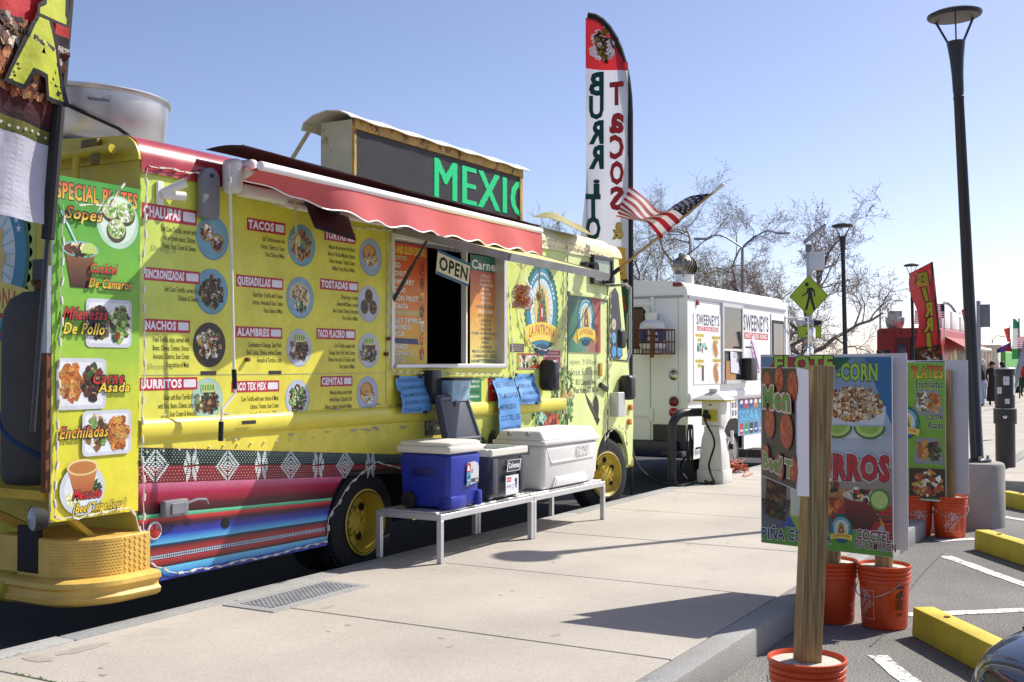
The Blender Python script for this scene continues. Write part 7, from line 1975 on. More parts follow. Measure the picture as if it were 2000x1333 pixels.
# ---- far stand: special plates
XS3 = at_d(1855, 716, 10.45).x - .16
yl3, yr3 = at_x(1755, 800, XS3).y, at_x(1847, 800, XS3).y; zt3, zb3 = at_x(1847, 706, XS3).z, at_x(1845, 982, XS3).z
SC_ = thing('sign_stand', 'green special plates board on two orange buckets farther along the kerb', 'sign stand', (XS3 + .1, (yl3 + yr3) / 2, 0), group='sign stands along the kerb')
W3, H3 = yl3 - yr3, zt3 - zb3; O3 = V3((XS3, yl3, zb3))
b = MB(); b.prism([(0, .02), (W3, 0), (W3, H3 - .01), (0, H3)], lambda u, v, d: O3 + U2 * u + V3((d, 0, v)), 0, .008); bo = b.build('board', 'sign_white', SC_)
p = Print(face_fn(O3, U2, (0, 0, 1)), base=.001); r_ = random.Random(17)
p.rect(.005, .02, W3 - .005, H3 - .012, hx('6aa028'), top=hx('78b02c')); p.rect(W3 - .335, .02, W3 - .328, H3 - .012, hx('4a7a1c'))
p.text('SPECIAL PLATES', W3 - .02, H3 - .15, .10, hx('e0c83a'), w=.62, align='r', bold=.04, outline=(hx('2a1408'), .03), top=hx('c03a24'))
for t, v in (('Enchiladas', H3 - .24), ('Carne', H3 - .53), ('Asada', H3 - .61), ('Mar y Tierra', .34)): p.text(t, W3 - .025, v, .065, hx('1c1a14'), w={'E': .23, 'C': .15, 'A': .13, 'M': .24}[t[0]], align='r', bold=.025, outline=(hx('d8e0c0'), .03))
for v, kd in ((H3 - .36, ('white', 'rice')), (H3 - .80, ('rice', 'dark'))):
    u = W3 - .15; p.poly([(u - .13, v - .13), (u + .13, v - .13), (u + .10, v + .10), (u - .10, v + .10)], hx('8a8e94')); 
    for k in range(2): p.blobs(r_, u - .05 + .1 * k, v - .01, .05, .085, FOOD[kd[k]], 50, .02)
p.rect(W3 - .32, .03, W3 - .01, .30, hx('3a2418')); p.blobs(r_, W3 - .16, .16, .13, .11, FOOD['mix'] + FOOD['rice'], 130, .025); p.blobs(r_, W3 - .42, H3 * .7, .05, .06, FOOD['white'], 26, .025); p.blobs(r_, W3 - .42, .2, .05, .1, FOOD['dark'], 26, .03)
emblem(p, W3 - .34, H3 * .56, .115); p.build('board_print', P_VINYL, bo)
XS4 = XS3 + .2; y4a, y4b = at_x(1770, 800, XS4).y, at_x(1891, 800, XS4).y; z4t, z4b = at_x(1891, 704, XS4).z, at_x(1891, 966, XS4).z
b = MB(); b.box(XS4, XS4 + .008, y4b, y4a, z4b, z4t); b.build('board_back', 'sign_white', SC_)
b = MB(); b.box(XS4 - .003, XS4 - .0005, y4b + .2, y4b + .46, z4t - .03, z4t - .008); b.build('tape', 'tape_black', SC_)
for px in (1790, 1855):
    q = at_x(px, 1015, XS3 + .14); q.z = 0; bucket(SC_, q, R(200)); post(SC_, q + V3((0, 0, .34)), V3((q.x, q.y + (.02 if px > 1800 else 0), zt3 - .08)), 0)
# ================================================================== LAMP POSTS
mat('lamp_black', (.018, .020, .026), .38, var=.2, scale=5)
mat('lamp_under', hx('5c5854'), .5, var=.3, scale=14)
def lamp_post(loc, label, tilt=0.0, base_h=.62):
    loc = V3(loc); T = thing('lamp_post', label, 'lamp post', loc, group='black lamp posts along the walk')
    T.rotation_euler = (0, 0, 0)
    c = loc
    b = MB(); s = .25; b.lathe([(s, 0), (s, base_h - .03), (s - .012, base_h - .008), (s - .03, base_h), (.001, base_h)], c, 'Z', 40); b.build('concrete_base', 'concrete_post', T)
    M = Matrix.Rotation(tilt, 3, _F)
    B = c + V3((0, 0, base_h)); Ht = 5.03 - base_h
    def ax(h): return B + M @ V3((0, 0, h))
    b = MB(); prof = [(.13, 0), (.13, .02), (.075, .025), (.062, .04), (.058, 1.0), (.048, Ht - .86), (.052, Ht - .855), (.052, Ht - .83), (.046, Ht - .825), (.052, Ht - .78), (.055, Ht - .62), (.066, Ht - .46), (.082, Ht - .33), (.086, Ht - .31), (.086, Ht - .285), (.05, Ht - .282), (.001, Ht - .28)]
    b.lathe(prof, B, 'Z', 28, M=M); b.build('shaft', 'lamp_black', T, sharp=50)
    for k in range(3):
        t = 2 * math.pi * k / 3 + R(70); d = V3((math.cos(t), math.sin(t), 0))
        b = MB(); b.bar(B + M @ (d * .075 + V3((0, 0, Ht - .295))), B + M @ (d * .20 + V3((0, 0, Ht - .045))), .014, .02); b.build('arm', 'lamp_black', T)
    b = MB(); b.lathe([(.13, -.048), (.245, -.045), (.258, -.03), (.256, -.012), (.20, .012), (.08, .04), (.001, .048)], ax(Ht), 'Z', 40, M=M); hd = b.build('head', 'lamp_black', T, sharp=50)
    b = MB(); b.lathe([(.001, -.052), (.13, -.052), (.235, -.05)], ax(Ht), 'Z', 36, M=M); b.build('diffuser', 'lamp_under', hd)
    b = MB(); r0 = ax(Ht)
    for k in range(4):
        t = 2 * math.pi * k / 4 + .4; q = B + M @ V3((.10 * math.cos(t), .10 * math.sin(t), .02)); b.cyl(q, q + V3((0, 0, .04)), .014, n=6)
    b.build('anchor_bolts', 'steel', T)
    return T
l1 = at_d(1907, 716, 11.15); l1.z = 0
lamp_post(l1, 'tall black lamp post on concrete base in the parking lot foreground', R(-2.4))
l2 = at_d(1653, 716, 28.0); l2.z = 0; lamp_post(l2, 'black lamp post right of the yellow pedestrian sign', R(-1.0))
l3 = at_d(1785, 716, 39.0); l3.z = 0; lamp_post(l3, 'black lamp post before the red food truck', R(-.8))
# black utility post with stickers
u0 = at_z(1964, 912, SWZ); UP = thing('utility_post', 'squat black cylindrical post with white stickers on the kerb extension', 'utility post', u0)
b = MB(); b.lathe([(.001, 0), (.13, 0), (.13, 1.27), (.14, 1.28), (.14, 1.35), (.13, 1.37), (.001, 1.375)], u0, 'Z', 36); b.build('casing', mat('post_black', hx('2a2625'), .35, var=.2, scale=3, stretch=(4, 4, .4)), UP)
b = MB(); b.lathe([(.148, .60), (.152, .605), (.152, .80), (.148, .805)], u0, 'Z', 36); b.build('collar', 'post_black', UP)
b = MB(); b.lathe([(.154, .806), (.158, .812), (.154, .82), (.13, .821)], u0, 'Z', 36); b.lathe([(.143, 1.36), (.146, 1.37), (.12, 1.385)], u0, 'Z', 36); b.build('steel_band', 'steel', UP)
vd = (V3((0, 0, 0)) - u0); va = math.atan2(vd.y, vd.x)
b = MB(); q = u0 + V3((.152 * math.cos(va), .152 * math.sin(va), .70)); b.sphere(q, .03, 12, 8); b.build('lock', 'chrome', UP)
for (a, v, w, h) in ((-.02, 1.14, .08, .12), (.12, 1.0, .08, .28), (-.11, 1.02, .07, .09), (.0, .88, .06, .07)):
    p = Print(lambda u, v, l: u0 + V3((math.cos(va + u / .13) * (.131 + l), math.sin(va + u / .13) * (.131 + l), v)), split=.05, base=.001); p.rect(a, v, a + w, v + h, hx('d0cfd4')); p.text('8', a + w * .3, v + h * .4, h * .2, NAVY); p.build('sticker', P_PAPER, UP)
# leaning grey stay
s0_, s1_ = at_d(1975, 776, 22.0), at_d(2012, 640, 22.0); LS = thing('leaning_post', 'grey metal post leaning right behind the black utility post', 'post', at_d(1962, 815, 22.0))
b = MB(); b.tube([at_d(1962, 815, 22.0), s0_, s1_], .05, 12); b.build('tube', 'van_trim', LS)

# ================================================================== WHEEL STOPS
mat('stop_yellow', hx('c9b436'), .7, var=.16, scale=5, bump=.25, bscale=50, spots=hx('8a7f55'), spot_scale=11, spot_t=.66)
def wheel_stop(p0, p1, label):
    p0, p1 = V3(p0), V3(p1); d = (p1 - p0).normalized(); n = V3((-d.y, d.x, 0)); 
    if n.x < 0: n = -n
    L = 1.83; T = thing('wheel_stop', label, 'wheel stop', p0 + d * L / 2, group='yellow wheel stops')
    h, w0, w1 = .165, .16, .11; o = (w0 - w1) / 2
    b = MB(); b.hexa([p0, p0 + d * L, p0 + d * L + n * w0, p0 + n * w0, p0 + n * o * .4 + V3((0, 0, h)), p0 + d * L + n * o * .4 + V3((0, 0, h)), p0 + d * L + n * (w0 - o) + V3((0, 0, h)), p0 + n * (w0 - o) + V3((0, 0, h))], bev=.008, seg=2)
    b.build('block', 'stop_yellow', T)
    for k in (.28, 1.55):
        q = p0 + d * k + n * w0 / 2 + V3((0, 0, h)); b = MB(); b.cyl(q - V3((0, 0, .01)), q + V3((0, 0, .006)), .018, n=10); b.build('pin', 'rust', T)
wheel_stop(at_z(1780, 1242, .002), at_z(1909, 1312, .002), 'yellow concrete wheel stop beside the parked car')
wheel_stop(at_z(1902, 1073, .002), at_z(2000, 1106, .002), 'yellow concrete wheel stop below the lamp post base')
wheel_stop(at_z(1950, 988, .002), at_z(2040, 1006, .002), 'yellow concrete wheel stop farthest back beside the kerb extension')

# ================================================================== PARKED CAR (its front corner shows)
mat('car_paint', hx('1c2334'), .22, .35, var=.05, scale=3, coat=1.0)
mat('car_trim', (.012, .012, .013), .5, var=.1)
ca = math.atan2(.82, -.57); cdir = V3((math.cos(ca), math.sin(ca), 0)); cside = V3((-cdir.y, cdir.x, 0))
CAR_N = at_d(1925, 1290, 3.45); 
nose = V3((CAR_N.x, CAR_N.y, 0)) - cside * -.62 + cdir * .12
nose = V3((CAR_N.x, CAR_N.y, 0)) + V3((math.cos(ca - math.pi / 2), math.sin(ca - math.pi / 2), 0)) * -.66 + cdir * .10
CR = thing('parked_car', 'dark blue parked car, only its front corner showing at the lower right', 'car', nose - cdir * 2.2)
sec = [(0.0, .55, .30, .62), (-.06, .72, .22, .70), (-.2, .82, .20, .76), (-.55, .88, .20, .84), (-1.1, .90, .20, .92), (-1.45, .90, .20, .96), (-2.2, .91, .20, .97), (-3.2, .91, .20, .99), (-3.9, .88, .22, 1.0), (-4.3, .80, .28, .95), (-4.42, .62, .36, .80)]
def cpt(x, y, z): return nose + cdir * x + cside * y + V3((0, 0, z))
b = MB(); rows = []
for x, hw, z0, z1 in sec:
    row = []
    for (fy, fz) in ((-.92, 0), (-1.0, .25), (-1.0, .6), (-.985, .80), (-.93, .93), (-.80, .99), (-.45, 1.02), (0, 1.03), (.45, 1.02), (.80, .99), (.93, .93), (.985, .80), (1.0, .6), (1.0, .25), (.92, 0)):
        row.append(cpt(x, fy * hw, z0 + (z1 - z0) * fz))
    rows.append(row)
n = len(rows[0]); vs = [q for r0 in rows for q in r0]
fs = [(i * n + k, i * n + k + 1, (i + 1) * n + k + 1, (i + 1) * n + k) for i in range(len(rows) - 1) for k in range(n - 1)] + [tuple(range(n)), tuple((len(rows) - 1) * n + k for k in range(n))]
b._add(vs, fs); body = b.build('body', 'car_paint', CR, sharp=60)
sub = body.modifiers.new('smooth', 'SUBSURF'); sub.levels = 2; sub.render_levels = 2
b = MB(); cab = [(-1.25, .72, .95), (-1.95, .60, 1.40), (-3.1, .60, 1.42), (-3.95, .70, .98)]
vs = []
for x, hw, z in cab: vs += [cpt(x, -hw, z), cpt(x, hw, z)]
vs += [cpt(-1.25, -.80, .90), cpt(-1.25, .80, .90), cpt(-3.95, -.80, .92), cpt(-3.95, .80, .92)]
b._add(vs, [(0, 1, 3, 2), (2, 3, 5, 4), (4, 5, 7, 6), (0, 2, 4, 6, 10, 8), (1, 3, 5, 7, 11, 9), (0, 8, 9, 1), (6, 7, 11, 10)]); b.build('greenhouse', 'dark_glass', CR)
for s in (-1, 1):
    for x in (-.85, -3.55):
        q = cpt(x, s * .80, .32); b = MB(); b.tube([q, q + cside * s * .12], [.32, .32], 32); wh = b.build('wheel', 'tyre', CR)
        b = MB(); b.tube([q + cside * s * .121, q + cside * s * .125], [.21, .20], 24); b.build('rim', 'zinc', wh)
    b = MB(); b.hexa([cpt(-.10, s * .50, .56), cpt(-.30, s * .845, .56), cpt(-.36, s * .845, .56), cpt(-.2, s * .5, .56), cpt(-.12, s * .50, .68), cpt(-.36, s * .835, .70), cpt(-.42, s * .83, .70), cpt(-.22, s * .5, .68)], bev=.01); b.build('headlight', mat('headlight', hx('8a8f98'), .08, var=.2, coat=1), CR)
    def surf(x, fy):
        for (a, c) in zip(sec[:-1], sec[1:]):
            if a[0] >= x >= c[0]:
                t = (x - a[0]) / (c[0] - a[0]); hw = a[1] + (c[1] - a[1]) * t; z0 = a[2] + (c[2] - a[2]) * t; z1 = a[3] + (c[3] - a[3]) * t
                return cpt(x, s * fy * hw, z0 + (z1 - z0) * (.955 if fy > .85 else .985))
    b = MB(); b.tube([surf(-.22 - .1 * k, .80 + .012 * k) for k in range(10)], .006, 6); b.build('bonnet_seam', 'car_trim', CR)
b = MB(); b.box(-.01, .0, 0, 0, 0, 0) if False else b.hexa([cpt(.005, -.4, .34), cpt(.005, .4, .34), cpt(-.03, .4, .34), cpt(-.03, -.4, .34), cpt(-.0, -.4, .48), cpt(-.0, .4, .48), cpt(-.03, .4, .48), cpt(-.03, -.4, .48)]); b.build('grille', 'car_trim', CR)

# ================================================================== PEDESTRIAN SIGN
D = 30.0; sp = at_d(1582, 716, D); sp.z = 0
PS = thing('crossing_sign', 'yellow green diamond pedestrian crossing sign with arrow plate and solar panel on pole', 'sign', sp)
top = at_d(1580, 492, D); b = MB(); b.cyl(sp, V3((sp.x, sp.y, top.z)), .075, n=18); b.build('pole', mat('pole_grey', hx('c4c6c8'), .5, .3, var=.08), PS)
toc = V3((-math.cos(HEAD + R(-14.6)), -math.sin(HEAD + R(-14.6)), 0)); Us = V3((-toc.y, toc.x, 0)) 
if Us.dot(_R) < 0: Us = -Us
sc = D * math.sqrt(1) / FPX
lime = hx('b4cc1c')
def plate(px, py, w, h, diamond, name, fnp, off=.09):
    c = at_d(px, py, D) + toc * off; b = MB()
    pts = [(0, -h / 2), (w / 2, 0), (0, h / 2), (-w / 2, 0)] if diamond else [(-w / 2, -h / 2), (w / 2, -h / 2), (w / 2, h / 2), (-w / 2, h / 2)]
    b.prism(pts, lambda u, v, d: c + Us * u + V3((0, 0, v)) - toc * d, 0, .012); o = b.build(name, 'zinc', PS)
    p = Print(face_fn(c, Us, (0, 0, 1)), base=.002); fnp(p, w, h, pts); p.build('sign_print', P_VINYL, o)
def dia(p, w, h, pts):
    p.poly([(a * .99, c * .99) for a, c in pts], lime); p.poly([(a * .96, c * .96) for a, c in pts], BLACK); p.poly([(a * .935, c * .935) for a, c in pts], lime); k = w / 1.0
    p.ell(-.05 * k, .30 * k, .05 * k, .055 * k, BLACK, 18)
    p.poly([(-.04 * k, .22 * k), (.08 * k, .22 * k), (.15 * k, .15 * k), (.16 * k, -.02 * k), (.125 * k, -.02 * k), (.11 * k, .11 * k), (.075 * k, .14 * k), (.095 * k, -.06 * k), (-.03 * k, -.06 * k), (-.02 * k, .08 * k), (-.17 * k, -.02 * k), (-.18 * k, .01 * k), (-.06 * k, .11 * k)], BLACK)
    p.poly([(-.03 * k, -.05 * k), (.03 * k, -.05 * k), (-.045 * k, -.37 * k), (-.11 * k, -.36 * k)], BLACK); p.poly([(.02 * k, -.05 * k), (.095 * k, -.05 * k), (.165 * k, -.36 * k), (.11 * k, -.38 * k)], BLACK)
wd = 75 * sc; hd_ = 82 * sc
plate(1580, 579, wd, hd_, True, 'diamond_plate', dia)
b = MB(); c = at_d(1580, 579, D) - toc * .09; b.prism([(0, -hd_ / 2), (wd / 2, 0), (0, hd_ / 2), (-wd / 2, 0)], lambda u, v, d: c + (Us * .85 - toc * .35).normalized() * u + V3((0, 0, v)) - toc * d, 0, .012); b.build('rear_plate', 'zinc', PS)
def arr(p, w, h, pts):
    p.rect(-w / 2 * .98, -h / 2 * .95, w / 2 * .98, h / 2 * .95, BLACK); p.rect(-w / 2 * .95, -h / 2 * .88, w / 2 * .95, h / 2 * .88, lime)
    d = (-.86, -.5); n = (-d[1], d[0]); k = h * .9
    f = lambda s, t: (.03 * w + d[0] * s * k + n[0] * t * k, .02 * h + d[1] * s * k + n[1] * t * k)
    p.poly([f(-.42, -.08), f(.08, -.08), f(.05, -.28), f(.5, 0), f(.05, .28), f(.08, .08), f(-.42, .08)], BLACK)
plate(1581, 649, 45 * sc, 24 * sc, False, 'arrow_plate', arr)
for px in (1564, 1580, 1597):
    c = at_d(px, 631, D) + toc * .1; b = MB(); b.prism([(-.10, -.06), (.10, -.06), (.10, .06), (-.10, .06)], lambda u, v, d: c + Us * u + V3((0, 0, v)) - toc * d, 0, .08, bev=.01); b.build('beacon', 'black_plastic' if px > 1590 else 'steel', PS)
c = at_d(1595, 511, D); b = MB(); b.prism([(-.20, -.23), (.20, -.23), (.20, .23), (-.20, .23)], lambda u, v, d: c + Us * u + V3((0, 0, v)) - toc * d, -.18, .12, bev=.01); b.build('control_box', 'white_paint', PS)
c0_, c1_ = at_d(1572, 474, D), at_d(1614, 441, D); ax_ = (c1_ - c0_).normalized(); nn_ = ax_.cross(toc).normalized()
b = MB(); hw = .42; vs = [c0_ - toc * hw, c1_ - toc * hw, c1_ + toc * hw * .3, c0_ + toc * hw * .3]
if nn_.z < 0: nn_ = -nn_
b.hexa(vs + [q + nn_ * .06 for q in vs], bev=.008); b.build('solar_panel', 'zinc', PS)
b = MB(); b.cyl(top, at_d(1580, 478, D), .09, n=16); b.build('panel_mount', 'grey_plastic', PS)

# ================================================================== STREET LIGHTS FAR OFF
mat('light_grey', hx('9a9fa4'), .5, .5, var=.1)
def street_light(px, ytop, arms, depth, label):
    c = at_d(px, 716, depth); c.z = 0; tp = at_d(px, ytop, depth)
    T = thing('street_light', label, 'street light', c, group='grey street lights in the distance')
    b = MB(); b.tube([c, tp], [.08, .05], 12); b.build('pole', 'light_grey', T)
    for (ax2, ay2) in arms:
        e = at_d(ax2, ay2, depth); m = tp.lerp(e, .6) + V3((0, 0, .25))
        b = MB(); b.tube(spline([tuple(tp), tuple(m), tuple(e)], 6), .028, 8); b.build('arm', 'light_grey', T)
        d = (e - tp); d.z = 0; d.normalize(); b = MB(); b.bar(e - d * .1, e + d * .40, .18, .07, bev=.02); b.build('luminaire', 'light_grey', T)
street_light(1450, 484, [(1520, 456), (1378, 467)], 40, 'double arm grey street light behind the white truck')
street_light(1719, 601, [(1750, 588)], 70, 'single arm grey street light left of the red truck vent')
street_light(1838, 622, [(1866, 612)], 85, 'single arm grey street light behind the white roof boxes')
street_light(1938, 664, [(1955, 658)], 110, 'small far street light left of the green feather banner')

# ================================================================== BARE TREES
mat('bark', hx('7a7068'), .9, var=.3, scale=6, bump=.5, bscale=20)  # distance haze is put into the colour as a paler grey
mat('twigs', hx('94877c'), .9, var=.3, scale=2)  # paler still: skylight and haze painted into the twig colour
mat('buds_red', hx('8a5a4c'), .8, var=.4, scale=3); mat('buds_green', hx('97a05a'), .8, var=.3, scale=3)
def tree(px, ytop, depth, spread, seed, budm, label, trunk_r=.22, lean=0.0, fork=.28, density=1.0):
    r_ = random.Random(seed); base = at_d(px, 716, depth); base.z = -.02; H = at_d(px, ytop, depth).z
    T = thing('bare_tree', label, 'tree', base, group='bare trees behind the trucks')
    A = {'t': ([], []), 'c': ([], []), 'b': ([], [])}
    def tubep(key, pts, rs, n):
        vs, fs = A[key]; b0 = len(vs); prev = None
        for i, q in enumerate(pts):
            d = (pts[min(i + 1, len(pts) - 1)] - pts[max(0, i - 1)]).normalized()
            a = d.orthogonal().normalized() if prev is None else (prev - d * prev.dot(d)).normalized()
            prev = a; c = d.cross(a)
            for k in range(n):
                t = 2 * math.pi * k / n; vs.append(q + (a * math.cos(t) + c * math.sin(t)) * rs[i])
        for i in range(len(pts) - 1):
            for k in range(n): fs.append((b0 + i * n + k, b0 + i * n + (k + 1) % n, b0 + (i + 1) * n + (k + 1) % n, b0 + (i + 1) * n + k))
    def grow(p, d, L, rad, lvl):
        ns = 6 if lvl < 3 else (4 if lvl < 4 else 3); pts = [p.copy()]; ds = [d.copy()]
        for i in range(ns):
            wob = .16 if lvl == 0 else .30
            d = (d + V3((r_.gauss(0, wob), r_.gauss(0, wob), r_.gauss(0, wob) + (.05 if lvl < 3 else .02)))).normalized()
            pts.append(pts[-1] + d * (L / ns)); ds.append(d.copy())
        tip = .45 if lvl < 2 else .3
        rs = [max(.0045, rad * (1 - (1 - tip) * i / ns)) for i in range(ns + 1)]
        tubep('t' if lvl < 2 else 'c', pts, rs, 7 if lvl == 0 else (5 if lvl < 3 else 3))
        if lvl >= 5 or (lvl == 4 and rad < .004):
            pass
        if lvl >= 3:
            vs, fs = A['b']
            for i in range(1, ns + 1):
                for _ in range(1):
                    q = pts[i] + V3((r_.gauss(0, .04), r_.gauss(0, .04), r_.gauss(0, .04))); s = r_.uniform(.012, .032); b0 = len(vs)
                    n1 = V3((r_.gauss(0, 1), r_.gauss(0, 1), r_.gauss(0, 1))).normalized(); n2 = n1.orthogonal().normalized()
                    vs += [q - n1 * s, q + n2 * s * .6, q + n1 * s, q - n2 * s * .6]; fs.append((b0, b0 + 1, b0 + 2, b0 + 3))
        if lvl < 5:
            nk = [5, 6, 6, 5, 3][lvl]; nk = max(2, int(round(nk * density))) if lvl > 1 else nk
            for k in range(nk):
                f = (fork + (1 - fork) * (k + r_.random()) / nk) if lvl == 0 else (.25 + .75 * (k + r_.random()) / nk)
                x = f * ns; i = min(ns - 1, int(x)); q = pts[i].lerp(pts[i + 1], x - i); dd = ds[min(ns, i + 1)]
                side = dd.orthogonal(); side.rotate(Matrix.Rotation(r_.uniform(0, 2 * math.pi), 3, dd)); ang = r_.uniform(.6, 1.15) if lvl < 2 else r_.uniform(.4, 1.0)
                nd = (dd * math.cos(ang) + side.normalized() * math.sin(ang)); nd.z += .12 if lvl < 2 else .04; nd.normalize()
                LL = (spread * r_.uniform(.75, 1.1)) if lvl == 0 else L * r_.uniform(.42, .66)
                grow(q, nd, LL, max(.0045, rs[i] * r_.uniform(.5, .7)), lvl + 1)
    grow(base, V3((lean, 0, 1)).normalized(), H * .72, trunk_r * .8, 0)
    for key, nm, m in (('t', 'trunk', 'bark'), ('c', 'branches', 'twigs'), ('b', 'buds', budm)):
        me = bpy.data.meshes.new(nm); me.from_pydata([tuple(v) for v in A[key][0]], [], A[key][1]); o = finish(nm, me, m, T, flat=(key == 'b'))
        if key == 'b': o['kind'] = 'stuff'
tree(1325, 345, 40, 3.6, 4, 'buds_green', 'large bare tree behind the turbine vent of the white truck', .24)
tree(1150, 372, 46, 2.6, 8, 'buds_green', 'bare tree top showing left of the burrito banner', .20)
tree(1452, 455, 52, 2.5, 21, 'buds_green', 'bare tree with yellow green buds behind the double street light', .18)
tree(1522, 425, 44, 2.7, 13, 'buds_red', 'bare tree with reddish buds left of the crossing sign', .22)
tree(1575, 455, 38, 2.6, 5, 'buds_red', 'bare tree with reddish buds directly behind the crossing sign', .22)

# ================================================================== FAR FOOD TRUCKS
mat('van_red', hx('a4261e'), .4, var=.12, scale=2); mat('van_beige', hx('cfc8b8'), .5, var=.1, scale=2); mat('van_green', hx('3f9a26'), .45, var=.1, scale=2)
YF = 6.8
def far_truck(x0, x1, y0, y1, h, m, label, r=.12):
    T = thing('food_truck', label, 'food truck', ((x0 + x1) / 2, (y0 + y1) / 2, 0), group='food trucks far along the street')
    prof = [(y0, .5), (y0, h - r)] + [(y0 + r - r * math.cos(R(a)), h - r + r * math.sin(R(a))) for a in (30, 60, 90)] + [(y1 - r + r * math.cos(R(a)), h - r + r * math.sin(R(a))) for a in (90, 60, 30)] + [(y1, h - r), (y1, .5)]
    b = MB(); b.prism(prof, lambda u, v, d: V3((d, u, v)), x0, x1); b.build('body', m, T)
    for x in (x0 + 1.2, x1 - 1.0):
        b = MB(); b.tube([(x, y0 - .02, .4), (x, y0 + .25, .4)], .4, 24); wh = b.build('wheel', 'tyre', T); b = MB(); b.tube([(x, y0 - .03, .4), (x, y0 - .021, .4)], .22, 18); b.build('rim', 'zinc', wh)
    b = MB(); b.box(x0 - .12, x0, y0 + .05, y1 - .05, .4, .55, bev=.02); b.build('bumper', 'black_plastic', T)
    return T
XR2 = 42.5; yr0_ = at_x(1838, 690, XR2).y; yr1_ = at_x(1713, 690, XR2).y
RT = far_truck(XR2, 50.5, yr0_, yr1_, at_x(1775, 641, XR2).z, 'van_red', 'red food truck with tall letter banner and round roof vent')
Zr = lambda px, py: at_x(px, py, XR2)
def rear_box(px0, py0, px1, py1, m, name, T=RT, X=XR2, d=.02, bev=.0):
    a, c = at_x(px0, py1, X), at_x(px1, py0, X); b = MB(); b.box(X - d, X - .001, c.y, a.y, a.z, c.z, bev=bev); return b.build(name, m, T)
rear_box(1754, 673, 1770, 706, 'dark_glass', 'rear_window', bev=.008); rear_box(1778, 658, 1801, 712, 'black_hole', 'rear_doorway'); rear_box(1712, 684, 1738, 692, 'van_navy', 'rear_plate'); rear_box(1748, 660, 1775, 712, mat('red_dark', hx('6e1412'), .4, var=.1), 'rear_door', d=.008)
for px in (1727, 1757, 1787, 1815): rear_box(px - 4, 648, px + 4, 651, 'red_dull', 'marker_lamp', d=.03)
vc2 = at_x(1748, 642, XR2 + 1.2); vr = 17 / FPX * 41.5
b = MB(); b.lathe([(vr * .8, -.05), (vr, .12), (vr * 1.08, .28), (vr * 1.08, .40), (vr * .82, .42), (vr * .82, .62), (vr * .84, .64), (vr * .7, .64), (.001, .5)], vc2, 'Z', 28); b.build('roof_vent', 'drum_metal', RT)
# side of the red truck: awning, sign boxes, pictures
Sr = lambda px, py: at_y(px, py, yr0_)
b = MB(); b.grid(lambda u, v: (43.4 + 6.6 * u, yr0_ - .7 * v, 2.62 - .4 * v), 8, 2); b.build('awning', mat('awning_dull', hx('8e2c2a'), .7, var=.2), RT)
b = MB(); b.tube([(43.4, yr0_ - .7, 2.22), (50, yr0_ - .7, 2.22)], .06, 8); b.build('awning_bar', 'awning_white', RT)
for k in range(3):
    b = MB(); b.box(43.4 + 2.2 * k, 45.2 + 2.2 * k, yr0_ + .1, yr0_ + .5, 2.93, 3.75 - .12 * k, bev=.03); b.build('roof_sign_box', 'white_paint', RT)
b = MB(); b.tube([(43.2 + 7 * k / 10, yr0_ + .3, 3.0 + .95 * math.sin(math.pi * (k / 10) ** .7)) for k in range(11)], .05, 8); b.build('roof_arch', 'black_paint', RT)
p = Print(wall_fn(yr0_), base=.004); r_ = random.Random(31)
p.blobs(r_, 46.6, 1.55, 2.6, .55, [hx('b8302a'), hx('d8a050'), hx('e0d8c8'), hx('4a7a3a'), hx('2a1a14'), hx('d8c040')], 120, .22); p.rect(46, 1.3, 47.6, 2.1, hx('18140f')); p.build('side_pictures', P_VINYL, RT)
# its banner, letters seen from behind
bx = at_d(1842, 716, 37.5); bx.z = 0; bt_ = at_d(1820, 512, 37.5); bm_ = at_d(1840, 705, 37.5)
BB = thing('feather_banner', 'red banner with yellow letters leaning in front of the red food truck', 'banner', bx)
b = MB(); b.tube([V3((bm_.x, bm_.y, .05)), bm_, bt_], .035, 8); b.build('pole', 'black_paint', BB)
lu = -_R; du_ = (bt_ - bm_).normalized(); Lb = (bt_ - bm_).length
def bir(u, v, l): return bm_ + du_ * v + lu * (u * (1 + .12 * math.sin(v * 3))) - _F * (l + .07 * math.sin(u * 5 + v * 3.1)) + V3((0, 0, -.16 * u))
p = Print(bir, split=.08, base=0); Wb2 = .72
p.rect(0, .55, Wb2, Lb - .25, hx('9a2226'), top=hx('b04a48'), lift=0); p.poly([(0, Lb - .25), (Wb2, Lb - .25), (0, Lb)], hx('a83030'), lift=0); p.rect(0, 0, Wb2, .55, hx('3a2418'), lift=0); p.build('fabric', P_FLAG, BB)
p = Print(bir, split=.08, base=.03, eps=.004)
for k, t in enumerate('BIRRIA'): p.text(t, .34, Lb - .72 - k * .5, .40, hx('cdbf3a'), w=.34 if t != 'I' else .12, align='c', bold=.05, outline=(hx('3a1a10'), .04))
p.blobs(random.Random(6), .36, .25, .28, .18, FOOD['meat'] + [hx('e0e0e0')], 60, .06); p.build('banner_print', P_FLAG, BB)
FT2 = far_truck(52.0, 58.5, 6.7, 8.9, 2.6, 'van_beige', 'beige food truck beyond the red one behind the lamp post')
b = MB(); b.box(51.8, 58, 5.9, 6.7, 2.38, 2.45); b.build('awning', 'van_beige', FT2)
b = MB(); b.box(53, 55.5, 6.9, 7.1, 2.6, 3.3, bev=.02); b.build('roof_sign_box', 'white_paint', FT2)
p = Print(wall_fn(6.7), base=.004); p.blobs(random.Random(7), 55, 1.5, 2.8, .6, [hx('c8b090'), hx('8a3a2a'), hx('e0d8c8'), hx('7a7a6a')], 60, .3); p.build('side_pictures', P_VINYL, FT2)
XG = 60.0; yg0, yg1 = at_x(1964, 700, XG).y, at_x(1928, 700, XG).y
